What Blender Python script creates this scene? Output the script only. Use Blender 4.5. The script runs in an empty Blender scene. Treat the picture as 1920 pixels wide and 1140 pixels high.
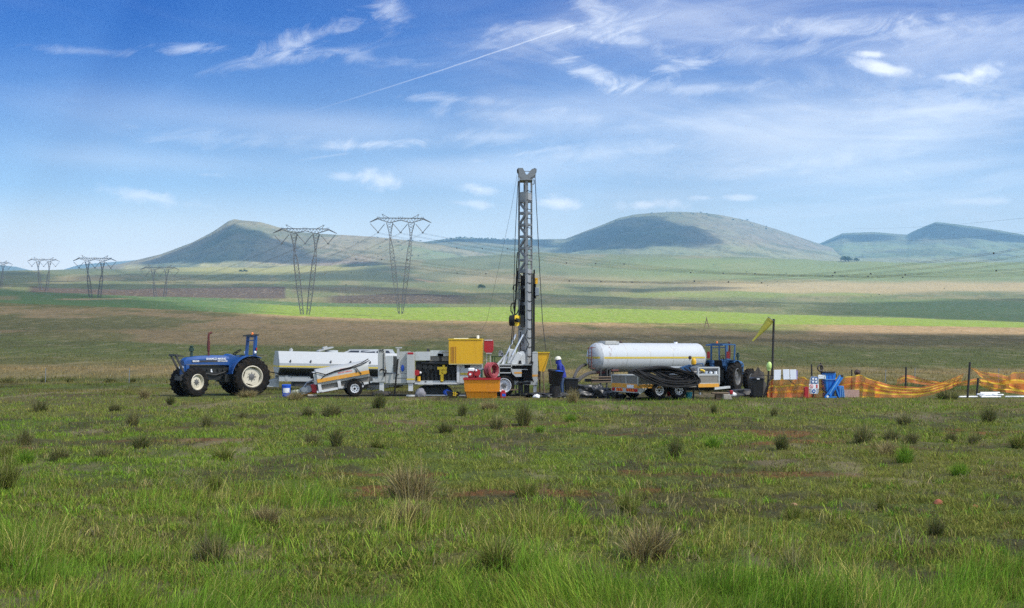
import bpy, bmesh, math, random
import numpy as np
from mathutils import Vector, Matrix, Euler

C = bpy.context.scene.collection
scene = bpy.context.scene
R = math.radians
PI = math.pi
rnd = random.Random(7)
nrng = np.random.default_rng(11)

# ------------------------------------------------------------------ camera, sky, sun, exposure
F = 2100.0                    # focal length in photo pixels (photo is 1920 x 1140)
HZ, CX, EYE = 660.0, 960.0, 2.0
cam_data = bpy.data.cameras.new("camera")
cam_data.sensor_fit = 'HORIZONTAL'; cam_data.sensor_width = 36.0
cam_data.lens = 36.0 * F / 1920.0
cam_data.shift_y = (HZ - 570.0) / 1920.0
cam_data.clip_start = 0.1; cam_data.clip_end = 60000.0
cam = bpy.data.objects.new("camera", cam_data); C.objects.link(cam)
cam.location = (0, 0, EYE); cam.rotation_euler = (R(90), 0, 0)
scene.camera = cam

SUN_AZ, SUN_EL = R(118), R(50)
SUN = Vector((math.cos(SUN_EL)*math.sin(SUN_AZ), math.cos(SUN_EL)*math.cos(SUN_AZ), math.sin(SUN_EL)))
sd = bpy.data.lights.new("sun", 'SUN'); sd.energy = 4.6; sd.angle = R(0.5); sd.color = (1.0, 0.95, 0.87)
sun = bpy.data.objects.new("sun", sd); C.objects.link(sun)
sun.rotation_euler = SUN.to_track_quat('Z', 'Y').to_euler()
scene.view_settings.view_transform = 'Standard'; scene.view_settings.look = 'None'
scene.view_settings.gamma = 1.0; scene.view_settings.exposure = 1.10
scene.cycles.use_denoising = False
scene.cycles.max_bounces = 6; scene.cycles.transparent_max_bounces = 16; scene.cycles.volume_bounces = 0
scene.cycles.caustics_reflective = False; scene.cycles.caustics_refractive = False

class NT:
    """small node-tree writer"""
    def __init__(s, tree): s.t = tree; s.n = tree.nodes; s.l = tree.links
    def node(s, kind, **kw):
        nd = s.n.new(kind)
        for k, v in kw.items(): setattr(nd, k, v)
        return nd
    def put(s, sock, v):
        if hasattr(v, 'is_output') or isinstance(v, bpy.types.NodeSocket): s.l.new(v, sock)
        elif v is not None: sock.default_value = v
    def math(s, op, a, b=None, c=None, clamp=False):
        nd = s.n.new('ShaderNodeMath'); nd.operation = op; nd.use_clamp = clamp
        s.put(nd.inputs[0], a)
        if b is not None: s.put(nd.inputs[1], b)
        if c is not None: s.put(nd.inputs[2], c)
        return nd.outputs[0]
    def mix(s, f, a, b, mode='MIX'):
        nd = s.n.new('ShaderNodeMix'); nd.data_type = 'RGBA'; nd.blend_type = mode
        s.put(nd.inputs[0], f); s.put(nd.inputs[6], a); s.put(nd.inputs[7], b)
        return nd.outputs[2]
    def noise(s, vec, scale, detail=4, rough=0.55, dist=0.0):
        nd = s.n.new('ShaderNodeTexNoise'); s.put(nd.inputs['Vector'], vec)
        nd.inputs['Scale'].default_value = scale; nd.inputs['Detail'].default_value = detail
        nd.inputs['Roughness'].default_value = rough; nd.inputs['Distortion'].default_value = dist
        return nd.outputs[0]
    def ramp(s, fac, stops):
        nd = s.n.new('ShaderNodeValToRGB'); s.put(nd.inputs[0], fac); cr = nd.color_ramp
        while len(cr.elements) < len(stops): cr.elements.new(0.5)
        for e, (p, c) in zip(cr.elements, stops):
            e.position = p; e.color = (*c, 1) if len(c) == 3 else c
        return nd.outputs[0]
    def comb(s, x, y, z):
        nd = s.n.new('ShaderNodeCombineXYZ')
        for i, v in enumerate((x, y, z)): s.put(nd.inputs[i], v)
        return nd.outputs[0]
    def smooth(s, v, lo, hi):
        nd = s.n.new('ShaderNodeMapRange'); nd.interpolation_type = 'SMOOTHSTEP'
        s.put(nd.inputs[0], v); nd.inputs[1].default_value = lo; nd.inputs[2].default_value = hi
        return nd.outputs[0]

world = bpy.data.worlds.new("World"); scene.world = world; world.use_nodes = True
def build_sky():
    T = NT(world.node_tree); T.n.clear()
    out = T.node('ShaderNodeOutputWorld'); bg = T.node('ShaderNodeBackground')
    bg.inputs[1].default_value = 0.1
    T.l.new(bg.outputs[0], out.inputs[0])
    sky = T.node('ShaderNodeTexSky'); sky.sky_type = 'NISHITA'; sky.sun_disc = False
    sky.sun_elevation = SUN_EL; sky.sun_rotation = SUN_AZ
    sky.air_density = 1.25; sky.dust_density = 1.6; sky.ozone_density = 3.0; sky.altitude = 1500
    tc = T.node('ShaderNodeTexCoord')
    sep = T.node('ShaderNodeSeparateXYZ'); T.l.new(tc.outputs['Generated'], sep.inputs[0])
    x, y, z = sep.outputs
    yy = T.math('MAXIMUM', y, 0.08)
    u = T.math('DIVIDE', x, yy); v = T.math('DIVIDE', z, yy)      # direction: tangent of bearing / of height
    front = T.smooth(y, 0.1, 0.5)
    uv = T.comb(u, v, 0.0)
    # streaky cirrus noise, tilted a few degrees, long in u
    def rotated(ang, sx, sy, seed):
        m = T.node('ShaderNodeMapping'); T.l.new(uv, m.inputs[0])
        m.inputs['Rotation'].default_value = (0, 0, R(ang)); m.inputs['Location'].default_value = (seed, seed*.7, 0)
        m2 = T.node('ShaderNodeMapping'); T.l.new(m.outputs[0], m2.inputs[0]); m2.inputs['Scale'].default_value = (sx, sy, 1)
        return m2.outputs[0]
    streak = T.noise(rotated(-7, 2.2, 17, 3.1), 1.0, 7, .58, .9)
    streak2 = T.noise(rotated(9, 3.2, 12, 8.4), 1.0, 8, .62, 1.4)
    puff = T.noise(rotated(0, 34, 50, 1.3), 1.0, 7, .6, .25)
    wisp = T.noise(rotated(-14, 16, 42, 5.5), 1.0, 8, .64, 1.6)
    big = T.noise(rotated(0, 2.6, 4.5, 2.2), 1.0, 4, .5, .4)
    col = sky.outputs[0]
    # deepen the polarised blue overhead and pale it to a milky horizon
    hs = T.node('ShaderNodeHueSaturation'); T.l.new(col, hs.inputs['Color'])
    hs.inputs['Saturation'].default_value = 1.22; hs.inputs['Value'].default_value = 1.0
    el = T.smooth(v, 0.03, 0.33)
    # the photo's left side is deeper than its right side, which lies under a thin veil
    tint = T.ramp(el, [(0.0, (1.45, .92, .50)), (0.35, (.36, .53, .62)), (1.0, (.0, .20, .55))])
    base = T.mix(1.0, hs.outputs[0], tint, 'MULTIPLY')
    base = T.mix(T.math('MULTIPLY', front, 1.0), col, base)
    fac = None
    def add(f):
        nonlocal fac
        fac = f if fac is None else T.math('SUBTRACT', 1.0, T.math('MULTIPLY', T.math('SUBTRACT', 1.0, fac), T.math('SUBTRACT', 1.0, f)))
    # veils
    right = T.smooth(u, -0.25, 0.42)
    veil = T.math('MULTIPLY', T.smooth(streak, 0.36, 0.70), T.math('ADD', 0.0, T.math('MULTIPLY', right, 0.36)))
    add(veil)
    veil2 = T.math('MULTIPLY', T.smooth(streak2, 0.47, 0.74), T.math('ADD', 0.025, T.math('MULTIPLY', right, 0.30)))
    add(veil2)
    add(T.math('MULTIPLY', T.math('MULTIPLY', right, T.smooth(big, .3, .7)), 0.15))
    low = T.math('SUBTRACT', 1.0, T.smooth(v, 0.0, 0.30))
    add(T.math('MULTIPLY', low, 0.54))
    lw = T.math('MULTIPLY', T.math('SUBTRACT', 1.0, T.smooth(v, 0.04, 0.15)), T.math('SUBTRACT', 1.0, T.smooth(u, -.45, .3)))
    base = T.mix(T.math('MULTIPLY', lw, 0.95), base, (8.6, 7.4, 5.6, 1))
    # single wisps and puffs: (photo px, photo row, half length, half height, tilt, strength, kind)
    spots = [(365, 90, 95, 13, 3, .42, 'w'), (575, 72, 130, 26, 17, .5, 'w'), (735, 25, 38, 42, -50, .4, 'w'), (690, 110, 80, 14, -6, .26, 'w'),
             (1010, 52, 130, 13, 5, .32, 'w'), (1130, 25, 75, 34, -35, .38, 'w'), (1125, 148, 80, 20, -24, .62, 'w'), (1195, 155, 52, 17, 4, .5, 'w'), (1285, 122, 75, 17, 13, .46, 'w'),
             (860, 188, 170, 12, -4, .30, 'w'), (700, 271, 112, 11, 4, .55, 'w'), (900, 258, 125, 18, 3, .34, 'w'), (1000, 285, 120, 7, 9, .32, 'w'),
             (1170, 75, 120, 14, -8, .34, 'w'), (1560, 52, 210, 22, 4, .46, 'w'), (1500, 232, 360, 90, 6, .34, 'v'), (1650, 330, 300, 30, 6, .3, 'v'), (250, 300, 330, 34, -3, .16, 'v'),
             (1650, 127, 78, 15, -9, .74, 'p'), (1640, 102, 40, 7, -3, .55, 'p'), (1838, 136, 50, 19, 14, .78, 'p'), (1785, 144, 34, 8, 0, .4, 'p'),
             (712, 336, 50, 19, -12, .62, 'p'), (650, 330, 36, 9, 0, .3, 'p'), (275, 368, 112, 15, -9, .42, 'p'), (385, 327, 34, 7, 0, .28, 'p'), (893, 354, 38, 11, -9, .5, 'p'), (893, 384, 48, 9, -7, .42, 'p'),
             (1052, 381, 62, 14, -6, .74, 'p'), (1216, 384, 68, 11, 0, .52, 'p'), (1385, 370, 34, 6, 0, .4, 'p'), (1320, 371, 30, 6, 0, .34, 'p'), (1830, 378, 80, 9, 0, .28, 'p'), (620, 292, 60, 3.5, 8, .3, 'w'), (1150, 200, 420, 60, 5, .22, 'v'), (620, 235, 380, 44, -3, .2, 'v'), (1700, 250, 360, 90, 6, .22, 'v'), (300, 210, 330, 60, -4, .12, 'v'), (1250, 40, 420, 60, 6, .2, 'v'), (900, 320, 420, 36, 2, .2, 'v'), (1080, 60, 200, 34, 10, .3, 'w'), (1420, 100, 230, 22, 3, .3, 'w'), (1750, 60, 190, 26, 8, .34, 'w'), (1300, 165, 220, 12, 2, .34, 'w'), (950, 215, 220, 18, -3, .24, 'w'), (520, 110, 170, 18, 8, .26, 'w'), (420, 262, 240, 20, -4, .2, 'w'), (1500, 305, 260, 20, 6, .32, 'w'), (1150, 285, 260, 16, 4, .28, 'w'), (1800, 200, 200, 26, 5, .3, 'w'), (150, 95, 120, 10, -3, .2, 'w'), (1700, 322, 20, 7, -25, .3, 'w')]
    for (px, row, hl, hh, tilt, k, kind) in spots:
        m = T.node('ShaderNodeMapping'); m.vector_type = 'TEXTURE'; T.l.new(uv, m.inputs[0])
        m.inputs['Location'].default_value = ((px - CX)/F, (HZ - row)/F, 0)
        m.inputs['Rotation'].default_value = (0, 0, R(tilt)); m.inputs['Scale'].default_value = (hl/F, hh/F, 1)
        ln = T.node('ShaderNodeVectorMath'); ln.operation = 'LENGTH'; T.l.new(m.outputs[0], ln.inputs[0])
        d = T.math('SUBTRACT', 1.15, ln.outputs['Value'])
        nz = {'w': wisp, 'p': puff, 'v': streak2}[kind]
        amp = {'w': 3.4, 'p': 3.0, 'v': 1.2}[kind]
        d = T.math('ADD', d, T.math('MULTIPLY', T.math('SUBTRACT', nz, 0.5), amp))
        f = T.smooth(d, 0.0, {'w': 1.5, 'p': 1.25, 'v': 1.3}[kind])
        add(T.math('MULTIPLY', f, min(.95, k*{'w': 1.05, 'p': 1.5, 'v': 1.25}[kind])))
    # contrail
    x0, y0, x1, y1 = 470, 243, 1083, 45
    ang = math.atan2(-(y1-y0), x1-x0)
    m = T.node('ShaderNodeMapping'); m.vector_type = 'TEXTURE'; T.l.new(uv, m.inputs[0])
    m.inputs['Location'].default_value = ((x0-CX)/F, (HZ-y0)/F, 0); m.inputs['Rotation'].default_value = (0, 0, ang)
    m.inputs['Scale'].default_value = (math.hypot(x1-x0, y1-y0)/F, 1.7/F, 1)
    s2 = T.node('ShaderNodeSeparateXYZ'); T.l.new(m.outputs[0], s2.inputs[0])
    bend = T.math('MULTIPLY', T.math('MULTIPLY', s2.outputs[0], T.math('SUBTRACT', 1.0, s2.outputs[0])), -9.0)
    off = T.math('ABSOLUTE', T.math('SUBTRACT', T.math('ADD', s2.outputs[1], T.math('MULTIPLY', T.math('SUBTRACT', puff, .5), 1.6)), bend))
    f = T.math('MULTIPLY', T.math('SUBTRACT', 1.0, T.smooth(off, 0.2, 1.0)), T.smooth(s2.outputs[0], 0.0, 0.9))
    f = T.math('MULTIPLY', f, T.math('SUBTRACT', 1.0, T.smooth(s2.outputs[0], 0.985, 1.0)))
    add(T.math('MULTIPLY', f, 0.42))
    # even white tone added overhead and behind the camera as neutral fill light
    fac = T.math('ADD', T.math('MULTIPLY', fac, front), T.math('MULTIPLY', T.math('SUBTRACT', 1.0, front), 0.42))
    cl = T.node('ShaderNodeRGB'); cl.outputs[0].default_value = (5.7, 5.8, 6.05, 1)
    final = T.mix(fac, base, cl.outputs[0])
    T.l.new(final, bg.inputs[0])
build_sky()

# ------------------------------------------------------------------ helpers
def X(px, Y): return (px - CX) / F * Y
def Z(row, Y): return EYE + (HZ - row) / F * Y
def P(px, row, Y): return Vector((X(px, Y), Y, Z(row, Y)))

def tag(o, label=None, cat=None, group=None, kind=None):
    if label: o["label"] = label
    if cat: o["category"] = cat
    if group: o["group"] = group
    if kind: o["kind"] = kind
    return o
def thing(name, label, cat, loc=(0, 0, 0), rotz=0.0, group=None, tilt=None):
    o = bpy.data.objects.new(name, None); C.objects.link(o)
    o.empty_display_size = .3; o.location = loc; o.rotation_euler = tilt if tilt else (0, 0, rotz)
    return tag(o, label, cat, group)
def root_of(o):
    while o.parent: o = o.parent
    return o
def copy_tree(o, parent=None):
    c = o.copy(); C.objects.link(c)
    if parent: c.parent = parent
    for ch in list(o.children): copy_tree(ch, c)
    return c

MATS = {}
def mat(name, col, rough=.5, metal=0.0, dirt=0.25, dcol=(.10, .075, .05), scale=6.0, spec=.5, streak=False, emit=None):
    if name in MATS: return MATS[name]
    m = bpy.data.materials.new(name); m.use_nodes = True
    T = NT(m.node_tree); b = m.node_tree.nodes['Principled BSDF']
    tc = T.node('ShaderNodeTexCoord'); vec = tc.outputs['Object']
    if streak:
        mp = T.node('ShaderNodeMapping'); T.l.new(vec, mp.inputs[0]); mp.inputs['Scale'].default_value = (2.2, 2.2, .35); vec = mp.outputs[0]
    n1 = T.noise(vec, scale, 6, .62, .3); n2 = T.noise(tc.outputs['Object'], scale*7, 4, .6)
    f = T.math('MULTIPLY', T.smooth(n1, .46, .74), dirt)
    c = T.mix(f, (*col, 1), (*dcol, 1))
    c = T.mix(T.math('MULTIPLY', T.smooth(n2, .35, .7), .22), c, (col[0]*.72, col[1]*.72, col[2]*.72, 1))
    T.l.new(c, b.inputs['Base Color'])
    b.inputs['Metallic'].default_value = metal
    T.l.new(T.math('ADD', rough, T.math('MULTIPLY', f, .3), clamp=True), b.inputs['Roughness'])
    b.inputs['Specular IOR Level'].default_value = spec
    bp = T.node('ShaderNodeBump'); bp.inputs['Strength'].default_value = .12; bp.inputs['Distance'].default_value = .02
    T.l.new(n1, bp.inputs['Height']); T.l.new(bp.outputs[0], b.inputs['Normal'])
    MATS[name] = m
    return m

def rot_between(d):
    return Vector(d).normalized().to_track_quat('Z', 'X').to_matrix()

class MB:
    """collects shapes into ONE mesh"""
    def __init__(s): s.v = []; s.f = []; s.m = []
    def add(s, vs, fs, m=0):
        k = len(s.v); s.v += [tuple(v) for v in vs]; s.f += [tuple(i + k for i in f) for f in fs]; s.m += [m]*len(fs); return s
    def box(s, x0, x1, y0, y1, z0, z1, m=0, M=None):
        if x0 > x1: x0, x1 = x1, x0
        if y0 > y1: y0, y1 = y1, y0
        if z0 > z1: z0, z1 = z1, z0
        vs = [Vector(p) for p in ((x0,y0,z0),(x1,y0,z0),(x1,y1,z0),(x0,y1,z0),(x0,y0,z1),(x1,y0,z1),(x1,y1,z1),(x0,y1,z1))]
        if M is not None: vs = [M @ p for p in vs]
        return s.add(vs, [(3,2,1,0),(4,5,6,7),(0,1,5,4),(1,2,6,5),(2,3,7,6),(3,0,4,7)], m)
    def bar(s, p, q, w, h=None, m=0):
        h = h or w; p, q = Vector(p), Vector(q); d = q - p; L = d.length
        M = Matrix.Translation(p) @ rot_between(d).to_4x4()
        return s.box(-w/2, w/2, -h/2, h/2, 0, L, m, M)
    def cyl(s, p, q, r, r2=None, n=12, m=0, caps=True):
        r2 = r if r2 is None else r2; p, q = Vector(p), Vector(q); Rm = rot_between(q - p)
        a = [p + Rm @ Vector((math.cos(2*PI*i/n)*r, math.sin(2*PI*i/n)*r, 0)) for i in range(n)]
        b = [q + Rm @ Vector((math.cos(2*PI*i/n)*r2, math.sin(2*PI*i/n)*r2, 0)) for i in range(n)]
        fs = [(i, (i+1) % n, n + (i+1) % n, n + i) for i in range(n)]
        if caps: fs += [tuple(reversed(range(n))), tuple(range(n, 2*n))]
        return s.add(a + b, fs, m)
    def tube(s, pts, r, n=6, m=0, closed=False):
        pts = [Vector(p) for p in pts]; N = len(pts); vs = []; fs = []; prev = None
        for i, p in enumerate(pts):
            a = pts[(i-1) % N] if (closed or i > 0) else p; b = pts[(i+1) % N] if (closed or i < N-1) else p
            t = (b - a); t = t.normalized() if t.length > 1e-9 else Vector((0, 0, 1))
            if prev is None: nn = t.orthogonal().normalized()
            else:
                nn = prev - t*prev.dot(t); nn = nn.normalized() if nn.length > 1e-6 else t.orthogonal().normalized()
            prev = nn; bb = t.cross(nn)
            vs += [p + (nn*math.cos(2*PI*k/n) + bb*math.sin(2*PI*k/n))*r for k in range(n)]
        for i in range(N if closed else N-1):
            j = (i+1) % N
            fs += [(i*n+k, i*n+(k+1) % n, j*n+(k+1) % n, j*n+k) for k in range(n)]
        if not closed: fs += [tuple(reversed(range(n))), tuple((N-1)*n+k for k in range(n))]
        return s.add(vs, fs, m)
    def lathe(s, org, axis, prof, n=24, m=0, cap0=True, cap1=True):
        """prof: (radius, height along axis)"""
        org = Vector(org); Rm = rot_between(axis); vs = []; fs = []
        for (r, h) in prof:
            vs += [org + Rm @ Vector((math.cos(2*PI*i/n)*r, math.sin(2*PI*i/n)*r, h)) for i in range(n)]
        for k in range(len(prof)-1):
            fs += [(k*n+i, k*n+(i+1) % n, (k+1)*n+(i+1) % n, (k+1)*n+i) for i in range(n)]
        if prof[0][0] > 1e-6 and cap0: fs.append(tuple(reversed(range(n))))
        if prof[-1][0] > 1e-6 and cap1: fs.append(tuple((len(prof)-1)*n+i for i in range(n)))
        return s.add(vs, fs, m)
    def prism(s, poly, y0, y1, m=0, M=None, plane='xz'):
        n = len(poly)
        if plane == 'xz': vs = [Vector((a, y0, b)) for a, b in poly] + [Vector((a, y1, b)) for a, b in poly]
        elif plane == 'yz': vs = [Vector((y0, a, b)) for a, b in poly] + [Vector((y1, a, b)) for a, b in poly]
        else: vs = [Vector((a, b, y0)) for a, b in poly] + [Vector((a, b, y1)) for a, b in poly]
        if M is not None: vs = [M @ v for v in vs]
        fs = [tuple(range(n)), tuple(reversed(range(n, 2*n)))] + [(i, n+i, n+(i+1) % n, (i+1) % n) for i in range(n)]
        return s.add(vs, fs, m)
    def ball(s, c, r, n=10, k=7, m=0, M=None):
        if not hasattr(r, '__len__'): r = (r, r, r)
        c = Vector(c); vs = []; fs = []
        for j in range(k+1):
            th = PI*j/k
            vs += [Vector((math.sin(th)*math.cos(2*PI*i/n)*r[0], math.sin(th)*math.sin(2*PI*i/n)*r[1], math.cos(th)*r[2])) for i in range(n)]
        vs = [c + (M @ v if M is not None else v) for v in vs]
        for j in range(k): fs += [(j*n+i, (j+1)*n+i, (j+1)*n+(i+1) % n, j*n+(i+1) % n) for i in range(n)]
        return s.add(vs, fs, m)
    def build(s, name, mats, parent=None, label=None, cat=None, group=None, kind=None, local=False, loc=None, angle=35, bevel=0):
        me = bpy.data.meshes.new(name)
        off = Vector((0, 0, 0))
        if not local:
            if parent is not None: off = root_of(parent).location.copy()
            elif loc is not None: off = Vector(loc)
        me.from_pydata([tuple(Vector(v) - off) for v in s.v], [], s.f)
        if not isinstance(mats, (list, tuple)): mats = [mats]
        for mm in mats: me.materials.append(mm)
        me.polygons.foreach_set('material_index', s.m)
        bm = bmesh.new(); bm.from_mesh(me)
        bmesh.ops.recalc_face_normals(bm, faces=bm.faces); bm.to_mesh(me); bm.free()
        me.polygons.foreach_set('use_smooth', [True]*len(me.polygons))
        me.set_sharp_from_angle(angle=R(angle))
        o = bpy.data.objects.new(name, me); C.objects.link(o)
        if parent is not None: o.parent = parent
        elif loc is not None: o.location = loc
        if bevel:
            b = o.modifiers.new('bevel', 'BEVEL'); b.width = bevel; b.segments = 2; b.limit_method = 'ANGLE'
        return tag(o, label, cat, group, kind)

def text(name, s, size, loc, parent, m, axes=((1,0,0),(0,0,1)), width=None, depth=.004, local=False):
    cu = bpy.data.curves.new(name, 'FONT'); cu.body = s; cu.size = size; cu.extrude = depth
    cu.align_x = 'CENTER'; cu.align_y = 'CENTER'; cu.offset = size*.02
    cu.materials.append(m)
    t = bpy.data.objects.new(name, cu); C.objects.link(t)
    bpy.context.view_layer.update()
    me = bpy.data.meshes.new_from_object(t.evaluated_get(bpy.context.evaluated_depsgraph_get()))
    bpy.data.objects.remove(t); bpy.data.curves.remove(cu); me.name = name
    o = bpy.data.objects.new(name, me); C.objects.link(o); o.parent = parent
    ax, ay = Vector(axes[0]), Vector(axes[1]); az = ax.cross(ay)
    M = Matrix((ax, ay, az)).transposed().to_4x4()
    off = Vector((0,0,0)) if local else root_of(parent).location
    M.translation = Vector(loc) - off
    if width:
        xs = [v.co.x for v in me.vertices]; w = max(max(xs)-min(xs), 1e-3); M = M @ Matrix.Diagonal((width/w, 1, 1, 1))
    o.matrix_local = M
    return o

def np_mesh(name, verts, faces_flat, face_n, material, col=None, smooth=True):
    """fast mesh from numpy: all faces have face_n corners"""
    me = bpy.data.meshes.new(name)
    nf = len(faces_flat)//face_n
    me.vertices.add(len(verts)); me.vertices.foreach_set('co', np.asarray(verts, np.float32).ravel())
    me.loops.add(len(faces_flat)); me.loops.foreach_set('vertex_index', np.asarray(faces_flat, np.int32))
    me.polygons.add(nf); me.polygons.foreach_set('loop_start', np.arange(nf, dtype=np.int32)*face_n)
    me.polygons.foreach_set('use_smooth', np.full(nf, smooth))
    me.materials.append(material)
    if col is not None:
        at = me.color_attributes.new('Col', 'FLOAT_COLOR', 'POINT')
        c4 = np.ones((len(verts), 4), np.float32); c4[:, :3] = col
        at.data.foreach_set('color', c4.ravel())
    me.update(calc_edges=True); me.validate()
    o = bpy.data.objects.new(name, me); C.objects.link(o)
    return o
def grid_faces(nr, nc):
    i = np.arange(nr-1)[:, None]*nc + np.arange(nc-1)[None, :]
    return np.stack([i, i+1, i+nc+1, i+nc], -1).reshape(-1).astype(np.int32)

# value noise for terrain shapes and field colours
_tab = nrng.random((256, 256))
def vnoise(x, y):
    x = np.asarray(x, float); y = np.asarray(y, float)
    xi = np.floor(x).astype(int); yi = np.floor(y).astype(int); fx = x-xi; fy = y-yi
    fx = fx*fx*(3-2*fx); fy = fy*fy*(3-2*fy)
    a = _tab[xi & 255, yi & 255]; b = _tab[(xi+1) & 255, yi & 255]; c = _tab[xi & 255, (yi+1) & 255]; d = _tab[(xi+1) & 255, (yi+1) & 255]
    return (a*(1-fx)+b*fx)*(1-fy) + (c*(1-fx)+d*fx)*fy
def fbm(x, y, o=5, g=.5):
    s = 0; a = 1; t = 0
    for k in range(o):
        s = s + a*vnoise(x*2**k + 17.3*k, y*2**k + 5.1*k); t += a; a *= g
    return s/t
def sstep(v, lo, hi):
    t = np.clip((np.asarray(v, float)-lo)/(hi-lo), 0, 1); return t*t*(3-2*t)
# ------------------------------------------------------------------ the land
CTRL_PX = np.array([-1500, 0, 250, 560, 760, 1000, 1300, 1600, 1920, 3400])
CTRL_D = [76.4, 500, 800, 1300, 2200, 3200]
CTRL_ROW = {76.4: [715]*10,
            500: [566, 567, 577, 592, 600, 603, 606, 609, 614, 622],
            800: [550, 552, 561, 574, 575, 577, 583, 593, 604, 612],
            1300: [540, 540, 541, 546, 552, 557, 561, 568, 575, 580],
            2200: [515, 514, 514, 516, 521, 522, 530, 535, 545, 550],
            3200: [508, 507, 503, 497, 488, 474, 478, 490, 492, 496]}
def ground_row(px, Y):
    """photo row at which the ground of distance Y shows, for bearing px"""
    px = np.asarray(px, float); Y = np.asarray(Y, float)
    near = HZ + EYE*F/np.maximum(Y, .5)
    res = near.copy() if near.shape == np.broadcast(px, Y).shape else np.broadcast_to(near, np.broadcast(px, Y).shape).copy()
    rows = [np.interp(px, CTRL_PX, CTRL_ROW[d]) for d in CTRL_D]
    for k in range(len(CTRL_D)-1):
        d0, d1 = CTRL_D[k], CTRL_D[k+1]
        s = np.clip((Y-d0)/(d1-d0), 0, 1)
        g = s**.68 if k == 0 else s**(.85)
        res = np.where((Y > d0), rows[k] + (rows[k+1]-rows[k])*g, res)
    return res
def ground_z(x, Y):
    """height of the ground at (x, Y); flat where the drill site is"""
    x = np.asarray(x, float); Y = np.asarray(Y, float)
    Yc = np.clip(Y, .5, 3200)
    px = np.clip(CX + F*x/Yc, -1500, 3400)
    z = np.where(Y > 76.4, EYE + (HZ - ground_row(px, Yc))/F*Yc, 0.0)
    z = np.where(Y > 3200, z - (Y-3200)*.25, z)
    bump = ((fbm(x*.9+31, Y*.9+7, 4)-.5)*.12 + (fbm(x*3.1+3, Y*3.1, 3)-.5)*.07)*(sstep(Y, 4, 7)-sstep(Y, 40, 44)) + (fbm(x*.12, Y*.12, 3)-.5)*.5*sstep(Y, 58, 90) \
        + (fbm(x*.01+3, Y*.006, 4)-.5)*9*sstep(Y, 560, 1200)
    return z + bump
def GP(px, row):
    """world point of the ground seen at photo pixel (px, row)"""
    lo, hi = 3.0, 3200.0
    for _ in range(60):
        m = math.sqrt(lo*hi)
        if float(ground_row(np.array([float(px)]), np.array([m]))[0]) > row: lo = m
        else: hi = m
    Y = lo; x = X(px, Y)
    return Vector((x, Y, float(ground_z(np.array([x]), np.array([Y]))[0])))

def lerp3(a, b, t): return a + (b-a)*t[..., None]
def over(col, c, t): return col*(1-t[..., None]) + np.array(c)*t[..., None]

def band(v, a, b, w0, w1=None):
    w1 = w0 if w1 is None else w1
    return sstep(v, a-w0, a+w0)*(1-sstep(v, b-w1, b+w1))

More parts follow.
